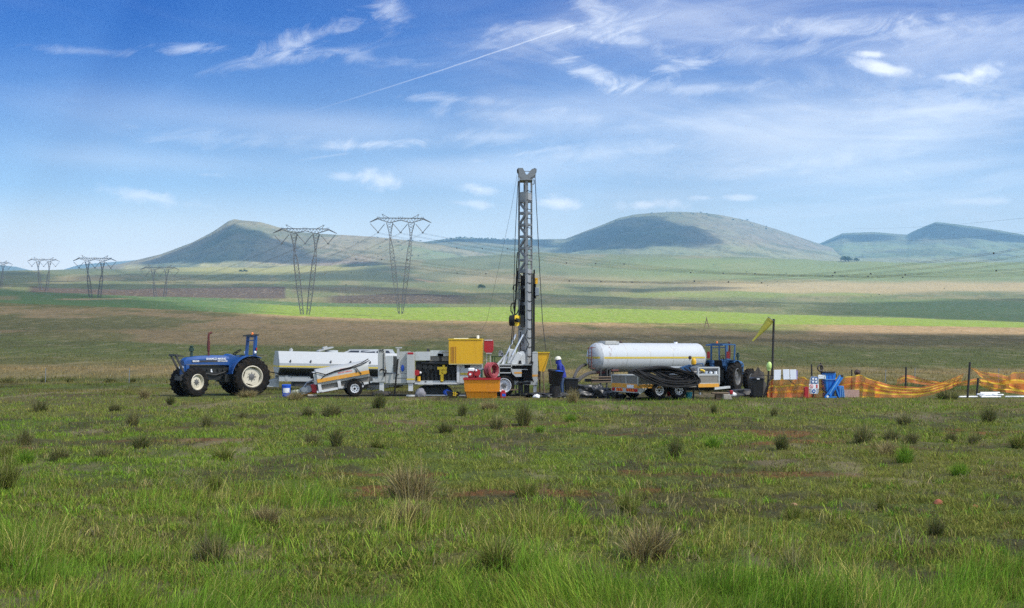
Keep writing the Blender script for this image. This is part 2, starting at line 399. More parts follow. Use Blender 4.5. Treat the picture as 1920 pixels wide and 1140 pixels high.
def ground_colour(px, row, x, Y):
    n1 = fbm(x*.16, Y*.16, 5); n2 = fbm(x*.6+9, Y*.6, 5, .6); n3 = fbm(x*.045+4, Y*.03+8, 5)
    col = np.zeros(px.shape+(3,))
    col[:] = (.075, .100, .028)                                   # short green cover
    col = over(col, (.105, .098, .040), sstep(n1, .42, .62))      # olive, drier
    col = over(col, (.045, .036, .026), sstep(n2, .52, .62)*.85)   # bare dark earth between the plants
    redm = sstep(n2, .52, .62)*sstep(fbm(x*.14+40, Y*.55+2, 4), .57, .66)*band(Y, 12, 33, 2, 3)
    col = over(col, (.15, .060, .034), redm*.8)
    col = over(col, (.13, .105, .06), band(Y, 38, 60, 5, 4)*sstep(n2, .42, .62)*.6)  # trampled round the site
    col = col*[1.5, 1.55, .95]
    col = over(col, (.13, .085, .05), band(Y, 49.5, 53.5, .9)*band(px, 60, 350, 50)*sstep(n2, .40, .56)*.75)
    for rut in (51.0, 52.9): col = over(col, (.075, .052, .034), band(Y + (fbm(x*.2, x*0+rut, 3)-.5)*1.2, rut-.25, rut+.25, .15)*band(px, 40, 700, 60)*.7)
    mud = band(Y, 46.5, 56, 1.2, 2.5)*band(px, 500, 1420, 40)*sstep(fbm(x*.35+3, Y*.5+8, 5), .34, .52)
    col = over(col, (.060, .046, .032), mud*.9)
    # plain beyond the fence line
    wr = row + (fbm(x*.03+5, Y*.02, 4)-.5)*26*sstep(Y, 85, 160)
    far = sstep(Y, 68, 76)
    plain = np.zeros_like(col); plain[:] = (.145, .128, .066)
    e = np.interp(px, CTRL_PX, CTRL_ROW[500]); q = (715-wr)/(715-e)       # 0 at the fence line, 1 at the plain's edge
    plain = over(plain, (.080, .100, .034), band(q, .27, .60, .07, .08))
    plain = over(plain, (.215, .160, .096), band(q, .10, .24, .05)*sstep(n3, .40, .60)*.6)
    plain = over(plain, (.205, .148, .098), sstep(q, .66, .80)*(.45+.55*sstep(n3, .38, .6)))
    plain = over(plain, (.072, .082, .032), sstep(fbm(x*.030+7, Y*.011+3, 6, .6), .47, .56)*band(q, .22, 1.01, .05, .02)*.85)
    plain = over(plain, (.215, .155, .105), sstep(fbm(x*.016+17, Y*.011+9, 5), .53, .62)*band(q, .5, 1.03, .05, .02)*.75)
    dark_strip = band(wr, 628, 648, 5, 6)*sstep(px, 930, 1060)
    plain = over(plain, (.058, .050, .030), dark_strip*(.45+.5*sstep(n3, .36, .58)))  # darker brown strip across the right of the plain
    plain = over(plain, (.050, .075, .022), band(row, 711, 716.5, 1.2)*.8*(1-sstep(px, 480, 560)))
    plain = over(plain, (.10, .15, .03), band(row, 608, 619, 3)*band(px, 1380, 1560, 60)*.7)
    plain = over(plain, (.24, .17, .125), band(row, 601, 626, 4)*sstep(px, 1420, 1600)*.7)
    plain = plain*[1.58, 1.47, 1.12]
    col = lerp3(col, plain, far)
    # fields beyond the plain
    vy = sstep(Y, 492, 506)
    val = np.zeros_like(col); val[:] = (.095, .115, .058)
    wv = row + (fbm(px*.006, row*.05, 4)-.5)*9
    nn = fbm(px*.012+3, row*.10, 5)
    val = over(val, (.17, .15, .095), sstep(nn, .48, .60)*.7); val = over(val, (.055, .075, .04), sstep(fbm(px*.02+9, row*.16, 5), .54, .64)*.55)
    r5 = np.interp(px, CTRL_PX, CTRL_ROW[500]); r8 = np.interp(px, CTRL_PX, CTRL_ROW[800]); r13 = np.interp(px, CTRL_PX, CTRL_ROW[1300])
    val = over(val, (.150, .225, .032), band(row, 0, 2000, 1)*sstep(row, r8-.8, r8+.8))              # bright green crop
    val = over(val, (.055, .12, .045), sstep(row, r8-10, r8+2)*(1-sstep(px, 420, 560)))              # left end of the crop: cloud shade put into its colour
    val = over(val, (.045, .10, .045), band(row, r8-7, r8-.5, .8)*(1-sstep(px, 780, 900)))
    val = over(val, (.052, .028, .034), band(row, 540, np.minimum(560, r8-6), 1.2)*band(px, 55, 535, 10, 3))   # ploughed
    val = over(val, (.046, .028, .033), band(row, np.minimum(552+ (px-620)*.02, 574), r8-7, 1.2, 1.0)*band(px, 615, 885, 25, 50))
    val = over(val, (.085, .060, .050), band(row, 541, 549, 2)*band(px, 545, 800, 10, 40)*.6)
    val = over(val, (.30, .22, .16), band(row, 559.5, 561.5, .6)*band(px, 110, 240, 14)*.9)
    val = over(val, (.30, .235, .15), band(wv, 527, 548, 5, 4)*sstep(px, 1200, 1420)*(1-sstep(px, 2100, 2300)))  # stubble
    val = over(val, (.26, .20, .14), band(wv, 517, 533, 6)*band(px, 830, 1260, 60, 110)*.65)
    val = over(val, (.16, .21, .055), band(wv, 548, 557, 3)*band(px, 1180, 1650, 60)*.7)
    val = over(val, (.15, .21, .06), band(wv, 484, 526, 6, 7)*sstep(px, 1000, 1300)*.55)
    val = over(val, (.075, .13, .05), band(row, r13-8, r8-1, 4, 1)*sstep(px, 1500, 1700))
    val = over(val, (.28, .26, .10), band(wv, 496, 511, 4)*band(px, 310, 660, 60, 50)*.8)
    val = over(val, (.26, .20, .13), band(wv, 521, 527, 2)*band(px, 110, 215, 30)*.7)
    val = over(val, (.30, .19, .14), band(row - (px-770)*.16, 520, 523, .8)*band(px, 778, 830, 8)*.8)
    val = over(val, (.20, .15, .10), band(row, 555, 562, 2)*(1-sstep(px, 20, 48))*.7)
    val = val*[1.36, 1.36, 1.05]
    return lerp3(col, val, vy)

def land_material(name, near=True):
    m = bpy.data.materials.new(name); m.use_nodes = True
    T = NT(m.node_tree); b = m.node_tree.nodes['Principled BSDF']
    at = T.node('ShaderNodeAttribute'); at.attribute_name = 'Col'
    geo = T.node('ShaderNodeNewGeometry'); pos = geo.outputs['Position']
    c = at.outputs['Color']
    if near:
        n1 = T.noise(pos, 14.0, 8, .78); n2 = T.noise(pos, 1.7, 5, .6); n3 = T.noise(pos, .25, 6, .65)
        c = T.mix(T.math('MULTIPLY', T.smooth(n1, .42, .62), .72), c, (.028, .030, .014, 1))
        c = T.mix(T.math('MULTIPLY', T.smooth(n2, .5, .72), .35), c, (.15, .145, .055, 1))
        n7 = T.noise(pos, 31.0, 4, .7)
        c = T.mix(T.math('MULTIPLY', T.smooth(n7, .55, .68), .55), c, (.22, .20, .10, 1))
        mp = T.node('ShaderNodeMapping'); T.l.new(pos, mp.inputs[0]); mp.inputs['Scale'].default_value = (.35, .09, .35)
        n4 = T.noise(mp.outputs[0], 1.0, 8, .72)
        c = T.mix(T.math('MULTIPLY', T.smooth(n4, .40, .66), .42), c, (.05, .052, .025, 1))
        mp5 = T.node('ShaderNodeMapping'); T.l.new(pos, mp5.inputs[0]); mp5.inputs['Scale'].default_value = (1.1, .22, 1.1)
        n5 = T.noise(mp5.outputs[0], 1.0, 6, .75); n6 = T.noise(mp5.outputs[0], .35, 5, .7)
        c = T.mix(T.math('MULTIPLY', T.smooth(n5, .50, .62), .5), c, (.06, .065, .03, 1))
        c = T.mix(T.math('MULTIPLY', T.smooth(n6, .52, .64), .35), c, (.30, .24, .15, 1))
        bp = T.node('ShaderNodeBump'); bp.inputs['Strength'].default_value = .8; bp.inputs['Distance'].default_value = .06
        T.l.new(n1, bp.inputs['Height']); T.l.new(bp.outputs[0], b.inputs['Normal'])
    else:
        mp = T.node('ShaderNodeMapping'); T.l.new(pos, mp.inputs[0]); mp.inputs['Scale'].default_value = (.012, .006, .02)
        n1 = T.noise(mp.outputs[0], 1.0, 8, .66, .4); n2 = T.noise(pos, .035, 4, .7)
        c = T.mix(T.math('MULTIPLY', T.smooth(n1, .42, .7), .4), c, (.15, .125, .085, 1))
        c = T.mix(T.math('MULTIPLY', T.smooth(n2, .54, .66), .6), c, (.028, .04, .024, 1))
        mp3 = T.node('ShaderNodeMapping'); T.l.new(pos, mp3.inputs[0]); mp3.inputs['Scale'].default_value = (.022, .004, .01)
        n3 = T.noise(mp3.outputs[0], 1.0, 7, .7, .8)
        c = T.mix(T.math('MULTIPLY', T.smooth(n3, .52, .64), .45), c, (.05, .06, .035, 1))
        bp = T.node('ShaderNodeBump'); bp.inputs['Strength'].default_value = .7; bp.inputs['Distance'].default_value = 14.0
        T.l.new(n3, bp.inputs['Height']); T.l.new(bp.outputs[0], b.inputs['Normal'])
    T.l.new(c, b.inputs['Base Color']); b.inputs['Roughness'].default_value = .95; b.inputs['Specular IOR Level'].default_value = .1
    return m
M_LAND = land_material('meadow_ground'); M_HILL = land_material('hill_grassland', False)

def build_ground():
    px = np.concatenate([np.linspace(-6000, -60, 90), np.linspace(-50, 1970, 780), np.linspace(1980, 7900, 90)])
    rows = HZ + EYE*F/np.geomspace(2.0, 8.0, 14)
    dist = [2.0, 3, 4, 5, 6, 7]
    d = 7.6
    while d < 80: dist.append(d); d += max(.06, d*d/(EYE*F)*.9)
    base = np.array(dist)
    far = []
    d = base[-1]
    while d < 3200:                          # about one photo row per step
        e = 1.0
        r0 = float(ground_row(np.array([900.]), np.array([d]))[0]); r1 = float(ground_row(np.array([900.]), np.array([d*1.01]))[0])
        d += max(.4, min(d*.01/max(abs(r0-r1), 1e-3)*.55, d*.025)); far.append(d)
    Y = np.concatenate([base, far, [3350, 3600, 4200]])
    PX, YY = np.meshgrid(px, Y); XX = (PX-CX)/F*YY
    ZZ = ground_z(XX, YY); RR = ground_row(PX, np.minimum(YY, 3200))
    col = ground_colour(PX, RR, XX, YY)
    # close the sheet behind the camera
    back = np.stack([np.linspace(-900, 900, len(px)), np.full(len(px), -500.0), np.zeros(len(px))], -1)
    vs = np.concatenate([back[None], np.stack([XX, YY, ZZ], -1)])
    cols = np.concatenate([col[:1], col])
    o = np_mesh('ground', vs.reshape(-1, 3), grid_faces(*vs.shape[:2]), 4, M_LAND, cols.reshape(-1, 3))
    tag(o, kind='structure')
build_ground()

HILLS = {
 'left': dict(crest=[(60,508),(150,504),(225,495),(300,477),(360,455),(400,434),(428,415),(440,411),(455,413.5),(490,417),(515,424),(545,433),(600,438),(700,444),(760,450),(820,458),(900,474),(1000,500)],
              base=[(60,516),(300,512),(560,505),(800,495),(1000,502)], d0=2900, d1=4000),
 'ridge': dict(crest=[(620,475),(740,462),(820,450),(860,445),(950,449),(1060,448),(1100,432),(1130,421),(1160,409),(1190,402),(1225,399),(1260,397),(1310,398),(1350,403),(1400,413),(1460,431),(1530,455),(1600,478),(1680,496)],
               base=[(620,490),(900,484),(1300,486),(1680,500)], d0=3300, d1=5600),
 'right': dict(crest=[(1430,478),(1500,470),(1540,455),(1580,437),(1640,435),(1700,440),(1720,430),(1755,416),(1790,420),(1850,428),(1920,440),(2000,452),(2200,470),(2500,485)],
               base=[(1430,492),(1900,496),(2500,500)], d0=4000, d1=6300),
 'far': dict(crest=[(-500,480),(-200,490),(-50,492),(0,497),(30,500),(70,510),(110,508),(150,496),(200,492),(260,487),(320,494),(400,500)],
             base=[(-500,520),(400,520)], d0=5600, d1=7600),
}
def hill_row(h, px, t):
    cr = np.interp(px, *zip(*h['crest'])); ba = np.interp(px, *zip(*h['base']))
    s = np.clip(t, 0, 1)**1.25
    return ba + (cr-ba)*(s*.75 + .25*s*s*(3-2*s))
def hill_point(key, px, row):
    h = HILLS[key]; lo, hi = 0.0, 1.0
    for _ in range(40):
        m = (lo+hi)/2
        if float(hill_row(h, px, m)) > row: lo = m
        else: hi = m
    Y = h['d0'] + (h['d1']-h['d0'])*lo
    return P(px, row, Y)
def build_hill(key, step=3.0):
    h = HILLS[key]; p0, p1 = h['crest'][0][0], h['crest'][-1][0]
    px = np.arange(p0, p1+.1, step); t = np.concatenate([np.linspace(-.12, 1, 90), np.linspace(1.02, 1.30, 8)])
    PX, TT = np.meshgrid(px, t)
    YY = h['d0'] + (h['d1']-h['d0'])*TT
    row = hill_row(h, PX, TT)
    XX = (PX-CX)/F*YY; ZZ = EYE + (HZ-row)/F*YY
    hgt = (np.interp(PX, *zip(*h['base'])) - np.interp(PX, *zip(*h['crest'])))/F*h['d1']
    zb = EYE + (HZ-hill_row(h, PX, np.ones_like(TT)))/F*h['d1']
    back = TT > 1
    ZZ = np.where(back, zb - hgt*np.clip((TT-1)/.3, 0, 1)**1.3*1.1, ZZ)
    ZZ = np.where(TT < 0, ZZ + TT*400, ZZ)
    amp = np.clip(hgt, 0, 400)*.16
    # spurs and gullies running down the slope
    sp = fbm(XX*.0032 + .6*fbm(XX*.002, YY*.002, 3), YY*.0009+3, 5)-.5
    fine = fbm(XX*.012, YY*.009, 4)-.5
    w = np.clip(np.minimum(TT, 1)*(1-TT)*4, 0, 1)
    ZZ = ZZ + (sp*amp*2.4 + fine*amp*.5)*w + fine*amp*.10
    n = fbm(XX*.0012+2, YY*.0012, 5); n2 = fbm(XX*.006, YY*.004+9, 5); n3 = fbm(PX*.02, row*.09, 4)
    col = np.zeros(PX.shape+(3,)); col[:] = (.082, .096, .064)
    if key == 'left':
        col = over(col, (.175, .130, .100), sstep(PX + (row-440)*.7, 470, 560)*(1-sstep(PX, 720, 820))*(.5+.5*sstep(n2, .4, .6)))
        col = over(col, (.12, .145, .07), sstep(PX, 640, 800)*.7)
        col = over(col, (.17, .135, .10), (1-sstep(np.abs(row-np.interp(PX, *zip(*h['crest']))-4), 3, 10))*.6)
        col = over(col, (.28, .25, .12), band(row, 496, 505, 3)*sstep(n3, .35, .6)*.8)
    if key == 'ridge':
        col = over(col, (.15, .125, .095), sstep(PX + (row-430)*-.4, 1230, 1340)*(.55+.45*sstep(n2, .4, .6)))
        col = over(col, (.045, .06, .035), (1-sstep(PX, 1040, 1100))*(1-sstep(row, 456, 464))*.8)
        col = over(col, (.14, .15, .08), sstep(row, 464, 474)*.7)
        col = over(col, (.05, .065, .04), sstep(PX, 1060, 1120)*(1-sstep(PX, 1240, 1380))*(1-sstep(row, 458, 468))*.6)  # cloud shade on the left face, also put into the colour
    if key == 'right':
        col = over(col, (.12, .15, .08), sstep(row, 448, 462)*.8)
        col = over(col, (.06, .07, .05), sstep(fbm(PX*.02, row*.25, 4), .55, .65)*band(row, 465, 482, 4)*.8)
    col = over(col, (.16, .15, .09), sstep(n, .52, .66)*.45)
    col = over(col, (.055, .07, .035), sstep(n2, .55, .68)*.6)
    col = col*[1.2, 1.25, 1.15]
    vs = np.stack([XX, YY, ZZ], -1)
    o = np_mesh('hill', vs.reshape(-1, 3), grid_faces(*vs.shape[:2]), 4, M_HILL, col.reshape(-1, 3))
    tag(o, kind='structure'); return o
for k in HILLS: build_hill(k)

# ------------------------------------------------------------------ clouds overhead (above the frame) whose shade falls on the land
CLOUD_A = 2600.0
mc = bpy.data.materials.new('cloud_vapour'); mc.use_nodes = True
def cloud_material(m, thin):
    T = NT(m.node_tree); T.n.clear()
    out = T.node('ShaderNodeOutputMaterial'); df = T.node('ShaderNodeBsdfDiffuse'); tr = T.node('ShaderNodeBsdfTransparent'); mx = T.node('ShaderNodeMixShader')
    df.inputs[0].default_value = (.9, .9, .9, 1); tr.inputs[0].default_value = (1, 1, 1, 1)
    geo = T.node('ShaderNodeNewGeometry')
    n = T.noise(geo.outputs['Position'], .0035, 5, .6)
    f = T.math('ADD', 1.0-thin, T.math('MULTIPLY', T.math('SUBTRACT', n, .5), .5), clamp=True)
    at = T.node('ShaderNodeAttribute'); at.attribute_name = 'Col'
    f = T.math('MULTIPLY', f, at.outputs['Fac'])
    T.l.new(f, mx.inputs[0]); T.l.new(tr.outputs[0], mx.inputs[1]); T.l.new(df.outputs[0], mx.inputs[2]); T.l.new(mx.outputs[0], out.inputs[0])
cloud_material(mc, .42)
mc2 = bpy.data.materials.new('thin_cloud_vapour'); mc2.use_nodes = True; cloud_material(mc2, .60)
mc3 = bpy.data.materials.new('veil_cloud_vapour'); mc3.use_nodes = True; cloud_material(mc3, .64)
def inside(poly, x, y):
    n = len(poly); c = np.zeros(x.shape, bool); j = n-1
    for i in range(n):
        xi, yi = poly[i]; xj, yj = poly[j]
        cond = ((yi > y) != (yj > y)) & (x < (xj-xi)*(y-yi)/((yj-yi) if yj != yi else 1e-9) + xi)
        c ^= cond; j = i
    return c
def edge_dist(poly, x, y):
    d = np.full(x.shape, 1e9)
    for i in range(len(poly)):
        x0, y0 = poly[i]; x1, y1 = poly[(i+1) % len(poly)]; dx, dy = x1-x0, y1-y0; L = dx*dx+dy*dy+1e-9
        t = np.clip(((x-x0)*dx+(y-y0)*dy)/L, 0, 1); d = np.minimum(d, np.hypot(x-x0-t*dx, y-y0-t*dy))
    return d
def cloud(pts, soft=60.0, A=CLOUD_A, material=None, jag=1.0):
    """a flat-based cloud bank standing between the sun and the patch of land outlined by pts"""
    poly = []
    for p in pts:
        k = (A - p.z)/SUN.z; q = p + SUN*k; poly.append((q.x, q.y))
    xs, ys = [p[0] for p in poly], [p[1] for p in poly]
    n = 90
    gx = np.linspace(min(xs)-soft, max(xs)+soft, n); gy = np.linspace(min(ys)-soft, max(ys)+soft, n)
    GX, GY = np.meshgrid(gx, gy)
    d = edge_dist(poly, GX, GY); d = np.where(inside(poly, GX, GY), d, -d)
    d = d + (fbm(GX/(soft*4), GY/(soft*4), 4)-.5)*soft*2.2*jag
    top = np.clip(d, 0, None); keep = d > 0
    size = max(soft*2.0, 30)
    h = size*(1-np.exp(-top/size))*(.7+.9*fbm(GX/(soft*2)+3, GY/(soft*2), 4)) + 2
    idx = -np.ones(GX.shape, int); vs = []; fs = []
    kk = np.argwhere(keep)
    for c, (i, j) in enumerate(kk): idx[i, j] = c
    N = len(kk)
    vt = np.stack([GX[keep], GY[keep], A + h[keep]], -1); vb = np.stack([GX[keep], GY[keep], A - h[keep]*.12], -1)
    I = idx
    q = (I[:-1, :-1] >= 0) & (I[1:, :-1] >= 0) & (I[:-1, 1:] >= 0) & (I[1:, 1:] >= 0)
    a, b, c_, e = I[:-1, :-1][q], I[:-1, 1:][q], I[1:, 1:][q], I[1:, :-1][q]
    tf = np.stack([a, b, c_, e], -1); bf = np.stack([e, c_, b, a], -1) + N
    fade = sstep(top[keep], 0, soft*.9)*.95 + .05
    o = np_mesh('cloud', np.concatenate([vt, vb]), np.concatenate([tf, bf]).reshape(-1), 4, material or mc, np.repeat(np.concatenate([fade, fade])[:, None], 3, 1))
    tag(o, kind='structure'); return o
def gpts(l): return [GP(a, b) for a, b in l]
V3 = lambda x, y: Vector((x, y, 0.0))
# the drill site and the plain
edge = [GP(p, float(np.interp(p, CTRL_PX, CTRL_ROW[500]))+r) for p, r in ((-900, -18), (-300, -22), (0, -25), (200, -22), (380, -14), (470, 2), (600, 3), (900, 3), (1200, 4), (1500, 10), (1750, 14), (2100, 12), (2800, 8))]
cloud(edge + [V3(700, 60), V3(600, -350), V3(-600, -350), V3(-900, 200)], soft=26, material=mc2, jag=.6)
cloud(gpts([(-300, 545), (60, 541), (300, 541), (545, 546), (700, 553), (840, 562), (905, 573), (1100, 575), (1500, 579), (1480, 568), (1300, 558), (1100, 553), (900, 550), (700, 538), (500, 532), (200, 533), (-300, 531)]), soft=40, material=mc3)
cloud(gpts([(1520, 588), (1700, 596), (1930, 605), (2300, 609), (2300, 562), (1920, 561), (1700, 564), (1520, 568), (1380, 566), (1500, 574)]), soft=40, material=mc3)
cloud(gpts([(1060, 546), (1150, 548), (1330, 547), (1420, 541), (1330, 537), (1200, 541), (1060, 538)]), soft=30, material=mc3)
cloud(gpts([(90, 529), (260, 527), (520, 527), (760, 530), (860, 527), (770, 516), (800, 500), (760, 496), (700, 500), (640, 508), (520, 514), (300, 514), (150, 516)]), soft=40, material=mc3)
cloud(gpts([(-60, 538), (60, 537), (130, 528), (110, 512), (0, 509), (-60, 510)]), soft=40, material=mc3)
hp = lambda k, l: [hill_point(k, a, b) for a, b in l]
cloud(hp('left', [(238, 497), (300, 482), (365, 455), (408, 434), (432, 421), (468, 424), (500, 436), (540, 456), (600, 474), (640, 488), (600, 494), (480, 497), (360, 499)]), soft=45)
cloud(hp('left', [(610, 503), (645, 491), (700, 490), (770, 503), (800, 506)]), soft=40)
cloud(hp('ridge', [(1030, 470), (1055, 449), (1100, 434), (1160, 412), (1200, 405), (1245, 404), (1290, 422), (1330, 444), (1375, 468), (1280, 471), (1150, 470)]), soft=70)
cloud(hp('ridge', [(800, 458), (860, 447), (950, 451), (1030, 450), (1050, 463), (980, 460), (880, 456)]), soft=40)
cloud(hp('right', [(1700, 446), (1722, 432), (1755, 418), (1850, 430), (1920, 442), (2050, 462), (1920, 458), (1820, 448), (1760, 443)]), soft=70)
cloud(hp('right', [(1545, 456), (1580, 439), (1640, 437), (1690, 443), (1680, 452), (1600, 455)]), soft=60)

# ------------------------------------------------------------------ the air
mh = bpy.data.materials.new('haze_air'); mh.use_nodes = True
T = NT(mh.node_tree); T.n.clear()
out = T.node('ShaderNodeOutputMaterial'); pv = T.node('ShaderNodeVolumePrincipled')
pv.inputs["Color"].default_value = (.27, .58, .94, 1); pv.inputs['Density'].default_value = 1.12e-4; pv.inputs['Anisotropy'].default_value = 0.0
T.l.new(pv.outputs[0], out.inputs['Volume'])
MB().box(-6500, 8500, -900, 8300, -900, 800).build('haze', mh, kind='stuff')
# ------------------------------------------------------------------ materials of built things
WHITE = mat('white_paint', (.44, .455, .45), .45, dirt=.35, dcol=(.42, .36, .27), scale=2.2, streak=True)
WHITE_CLEAN = mat('fresh_white_paint', (.40, .425, .445), .4, dirt=.12, dcol=(.5, .45, .38), scale=3)
GREYW = mat('grey_white_paint', (.50, .53, .54), .5, dirt=.35, dcol=(.26, .23, .19), scale=2.5)
MAST = mat('shaded_mast_paint', (.20, .22, .24), .45, dirt=.45, dcol=(.22, .21, .20), scale=1.6, streak=True)  # darker copy of the mast paint: its shade against the sky put in
LGREY = mat('light_grey_paint', (.62, .64, .65), .5, dirt=.3, dcol=(.35, .30, .24), scale=3)
DGREY = mat('dark_grey_steel', (.035, .037, .040), .55, dirt=.4, dcol=(.12, .09, .06))
BLACK = mat('black_rubber', (.008, .008, .009), .7, dirt=.35, dcol=(.06, .05, .04), spec=.3)
TYRE = mat('tyre_rubber', (.010, .0095, .009), .85, dirt=.65, dcol=(.060, .046, .034), scale=4, spec=.2)
BLKPL = mat('black_plastic', (.006, .006, .008), .5, dirt=.2, dcol=(.05, .045, .04))
ENGINE = mat('oily_engine', (.007, .008, .008), .5, metal=.0, dirt=.5, dcol=(.05, .055, .05), scale=5)
BLUE = mat('tractor_blue', (.008, .066, .25), .38, dirt=.3, dcol=(.05, .07, .12), scale=3, spec=.6)
BLUE2 = mat('faded_tractor_blue', (.022, .095, .235), .5, dirt=.4, dcol=(.10, .13, .17), scale=3)
SKYBLUE = mat('sky_blue_plastic', (.008, .17, .58), .4, dirt=.2, dcol=(.01, .10, .34), scale=2, streak=True)
BLUEPL = mat('royal_blue_plastic', (.015, .10, .60), .35, dirt=.15, dcol=(.02, .08, .25))
RIM = mat('cream_rim', (.60, .56, .45), .5, dirt=.4, dcol=(.30, .24, .16), scale=3)
RIMW = mat('white_rim', (.70, .72, .76), .4, dirt=.25, dcol=(.35, .32, .28), scale=5)
HUB = mat('hub_steel', (.16, .16, .16), .5, metal=.4)
YEL = mat('yellow_enamel', (.72, .40, .008), .45, dirt=.35, dcol=(.42, .20, .02), scale=1.8, streak=True)
YELB = mat('bright_yellow', (.80, .55, .02), .4, dirt=.15, dcol=(.4, .25, .05))
ORANGE = mat('orange_paint', (.78, .28, .010), .5, dirt=.3, dcol=(.50, .16, .03), scale=2, streak=True)
ORSTRIPE = mat('orange_stripe', (.68, .32, .03), .5, dirt=.45, dcol=(.55, .45, .3), scale=5)
YSTRIPE = mat('yellow_stripe', (.60, .46, .05), .5, dirt=.4, dcol=(.5, .45, .3), scale=5)
RED = mat('red_paint', (.38, .012, .02), .45, dirt=.25, dcol=(.2, .02, .03), scale=3)
REDH = mat('red_hose_rubber', (.33, .045, .06), .6, dirt=.4, dcol=(.35, .18, .18), scale=8)
RUST = mat('rusty_orange_steel', (.50, .20, .02), .7, dirt=.7, dcol=(.20, .075, .025), scale=7)
DKRED = mat('dark_red_pipe', (.10, .018, .018), .6)
CHROME = mat('chromed_rod', (.75, .77, .80), .2, metal=.85, dirt=.1)
GALV = mat('galvanised_steel', (.26, .29, .32), .5, metal=.5, dirt=.3, dcol=(.16, .16, .16))
MASTP = mat('mast_plate_paint', (.31, .33, .35), .45, dirt=.45, dcol=(.22, .21, .20), scale=1.6, streak=True)
PYLON = mat('weathered_lattice_steel', (.085, .09, .10), .6, metal=.3, dirt=.3, dcol=(.05, .05, .05), scale=.4)
CABLE = mat('conductor_cable', (.05, .052, .055), .6, metal=.3)
GLASS = mat('tinted_glass', (.012, .018, .030), .08, dirt=.05, spec=.8)
GREEN = mat('green_plastic', (.01, .14, .055), .45)
SHEET = mat('black_plastic_sheet', (.022, .024, .027), .42, dirt=.4, dcol=(.10, .10, .10), scale=3, spec=.7)
MESHG = mat('grey_mesh_panel', (.20, .19, .17), .7, dirt=.5, dcol=(.10, .085, .06), scale=3)
WOOD = mat('old_timber', (.16, .115, .075), .8, dirt=.5, dcol=(.07, .05, .03), scale=9)
CONC = mat('concrete', (.36, .33, .27), .85, dirt=.4, dcol=(.2, .17, .13), scale=7)
LETTER = mat('white_lettering', (.85, .87, .90), .5, dirt=.0)
LENSR = mat('red_lens', (.40, .015, .02), .2, dirt=.05)
LENSO = mat('amber_lens', (.85, .20, .01), .2, dirt=.05)
SKIN = mat('skin', (.09, .05, .035), .6, dirt=.0)
JACKET = mat('blue_work_jacket', (.014, .030, .26), .8, dirt=.3, dcol=(.02, .02, .12), scale=8)
TROUSER = mat('blue_work_trousers', (.035, .075, .17), .85, dirt=.5, dcol=(.10, .10, .11), scale=7)
BOOT = mat('black_boot', (.015, .014, .013), .6)
IVORY = mat('ivory_hard_hat', (.80, .77, .62), .35, dirt=.1)
LIME = mat('lime_plastic', (.52, .72, .22), .4, dirt=.1)
SOCK = mat('yellow_windsock_cloth', (.46, .42, .06), .8, dirt=.4, dcol=(.30, .28, .05), scale=4)
POSTM = mat('dark_post_paint', (.020, .018, .018), .6, dirt=.4, dcol=(.08, .04, .03))
BOARD = mat('white_board', (.78, .82, .90), .5, dirt=.08)
PURPLE = mat('purple_board_edge', (.28, .24, .52), .5)
SIGNG = mat('grey_sign_sheet', (.38, .42, .46), .5, dirt=.2)
SIGNB = mat('sign_blue', (.02, .12, .38), .5, dirt=.0)
SIGNR = mat('sign_red', (.55, .03, .03), .5, dirt=.0)
BROWN = mat('brown_leather', (.05, .025, .02), .7)

# ------------------------------------------------------------------ power line towers
def lattice(mb, a0, a1, w0, w1, n, t=.16, tl=.09, mids=()):
    """four-chord lattice leg from a0 to a1 whose width runs w0 .. w1 through mids [(f, w)]"""
    keys = [(0, w0)] + list(mids) + [(1, w1)]
    fs = [i/n for i in range(n+1)]
    W = lambda f: float(np.interp(f, [k[0] for k in keys], [k[1] for k in keys]))
    a0, a1 = Vector(a0), Vector(a1)
    ring = []
    for f in fs:
        c = a0.lerp(a1, f); w = W(f)/2
        ring.append([c + Vector((sx*w, sy*w, 0)) for sx, sy in ((-1,-1),(1,-1),(1,1),(-1,1))])
    for i in range(n):
        for k in range(4):
            mb.bar(ring[i][k], ring[i+1][k], t)
            j = (k+1) % 4
            mb.bar(ring[i][k], ring[i+1][j], tl)
            if i % 2 == 0: mb.bar(ring[i+1][k], ring[i][j], tl)
    return ring
PS = .0492                       # metres per enlarged photo pixel of the tower
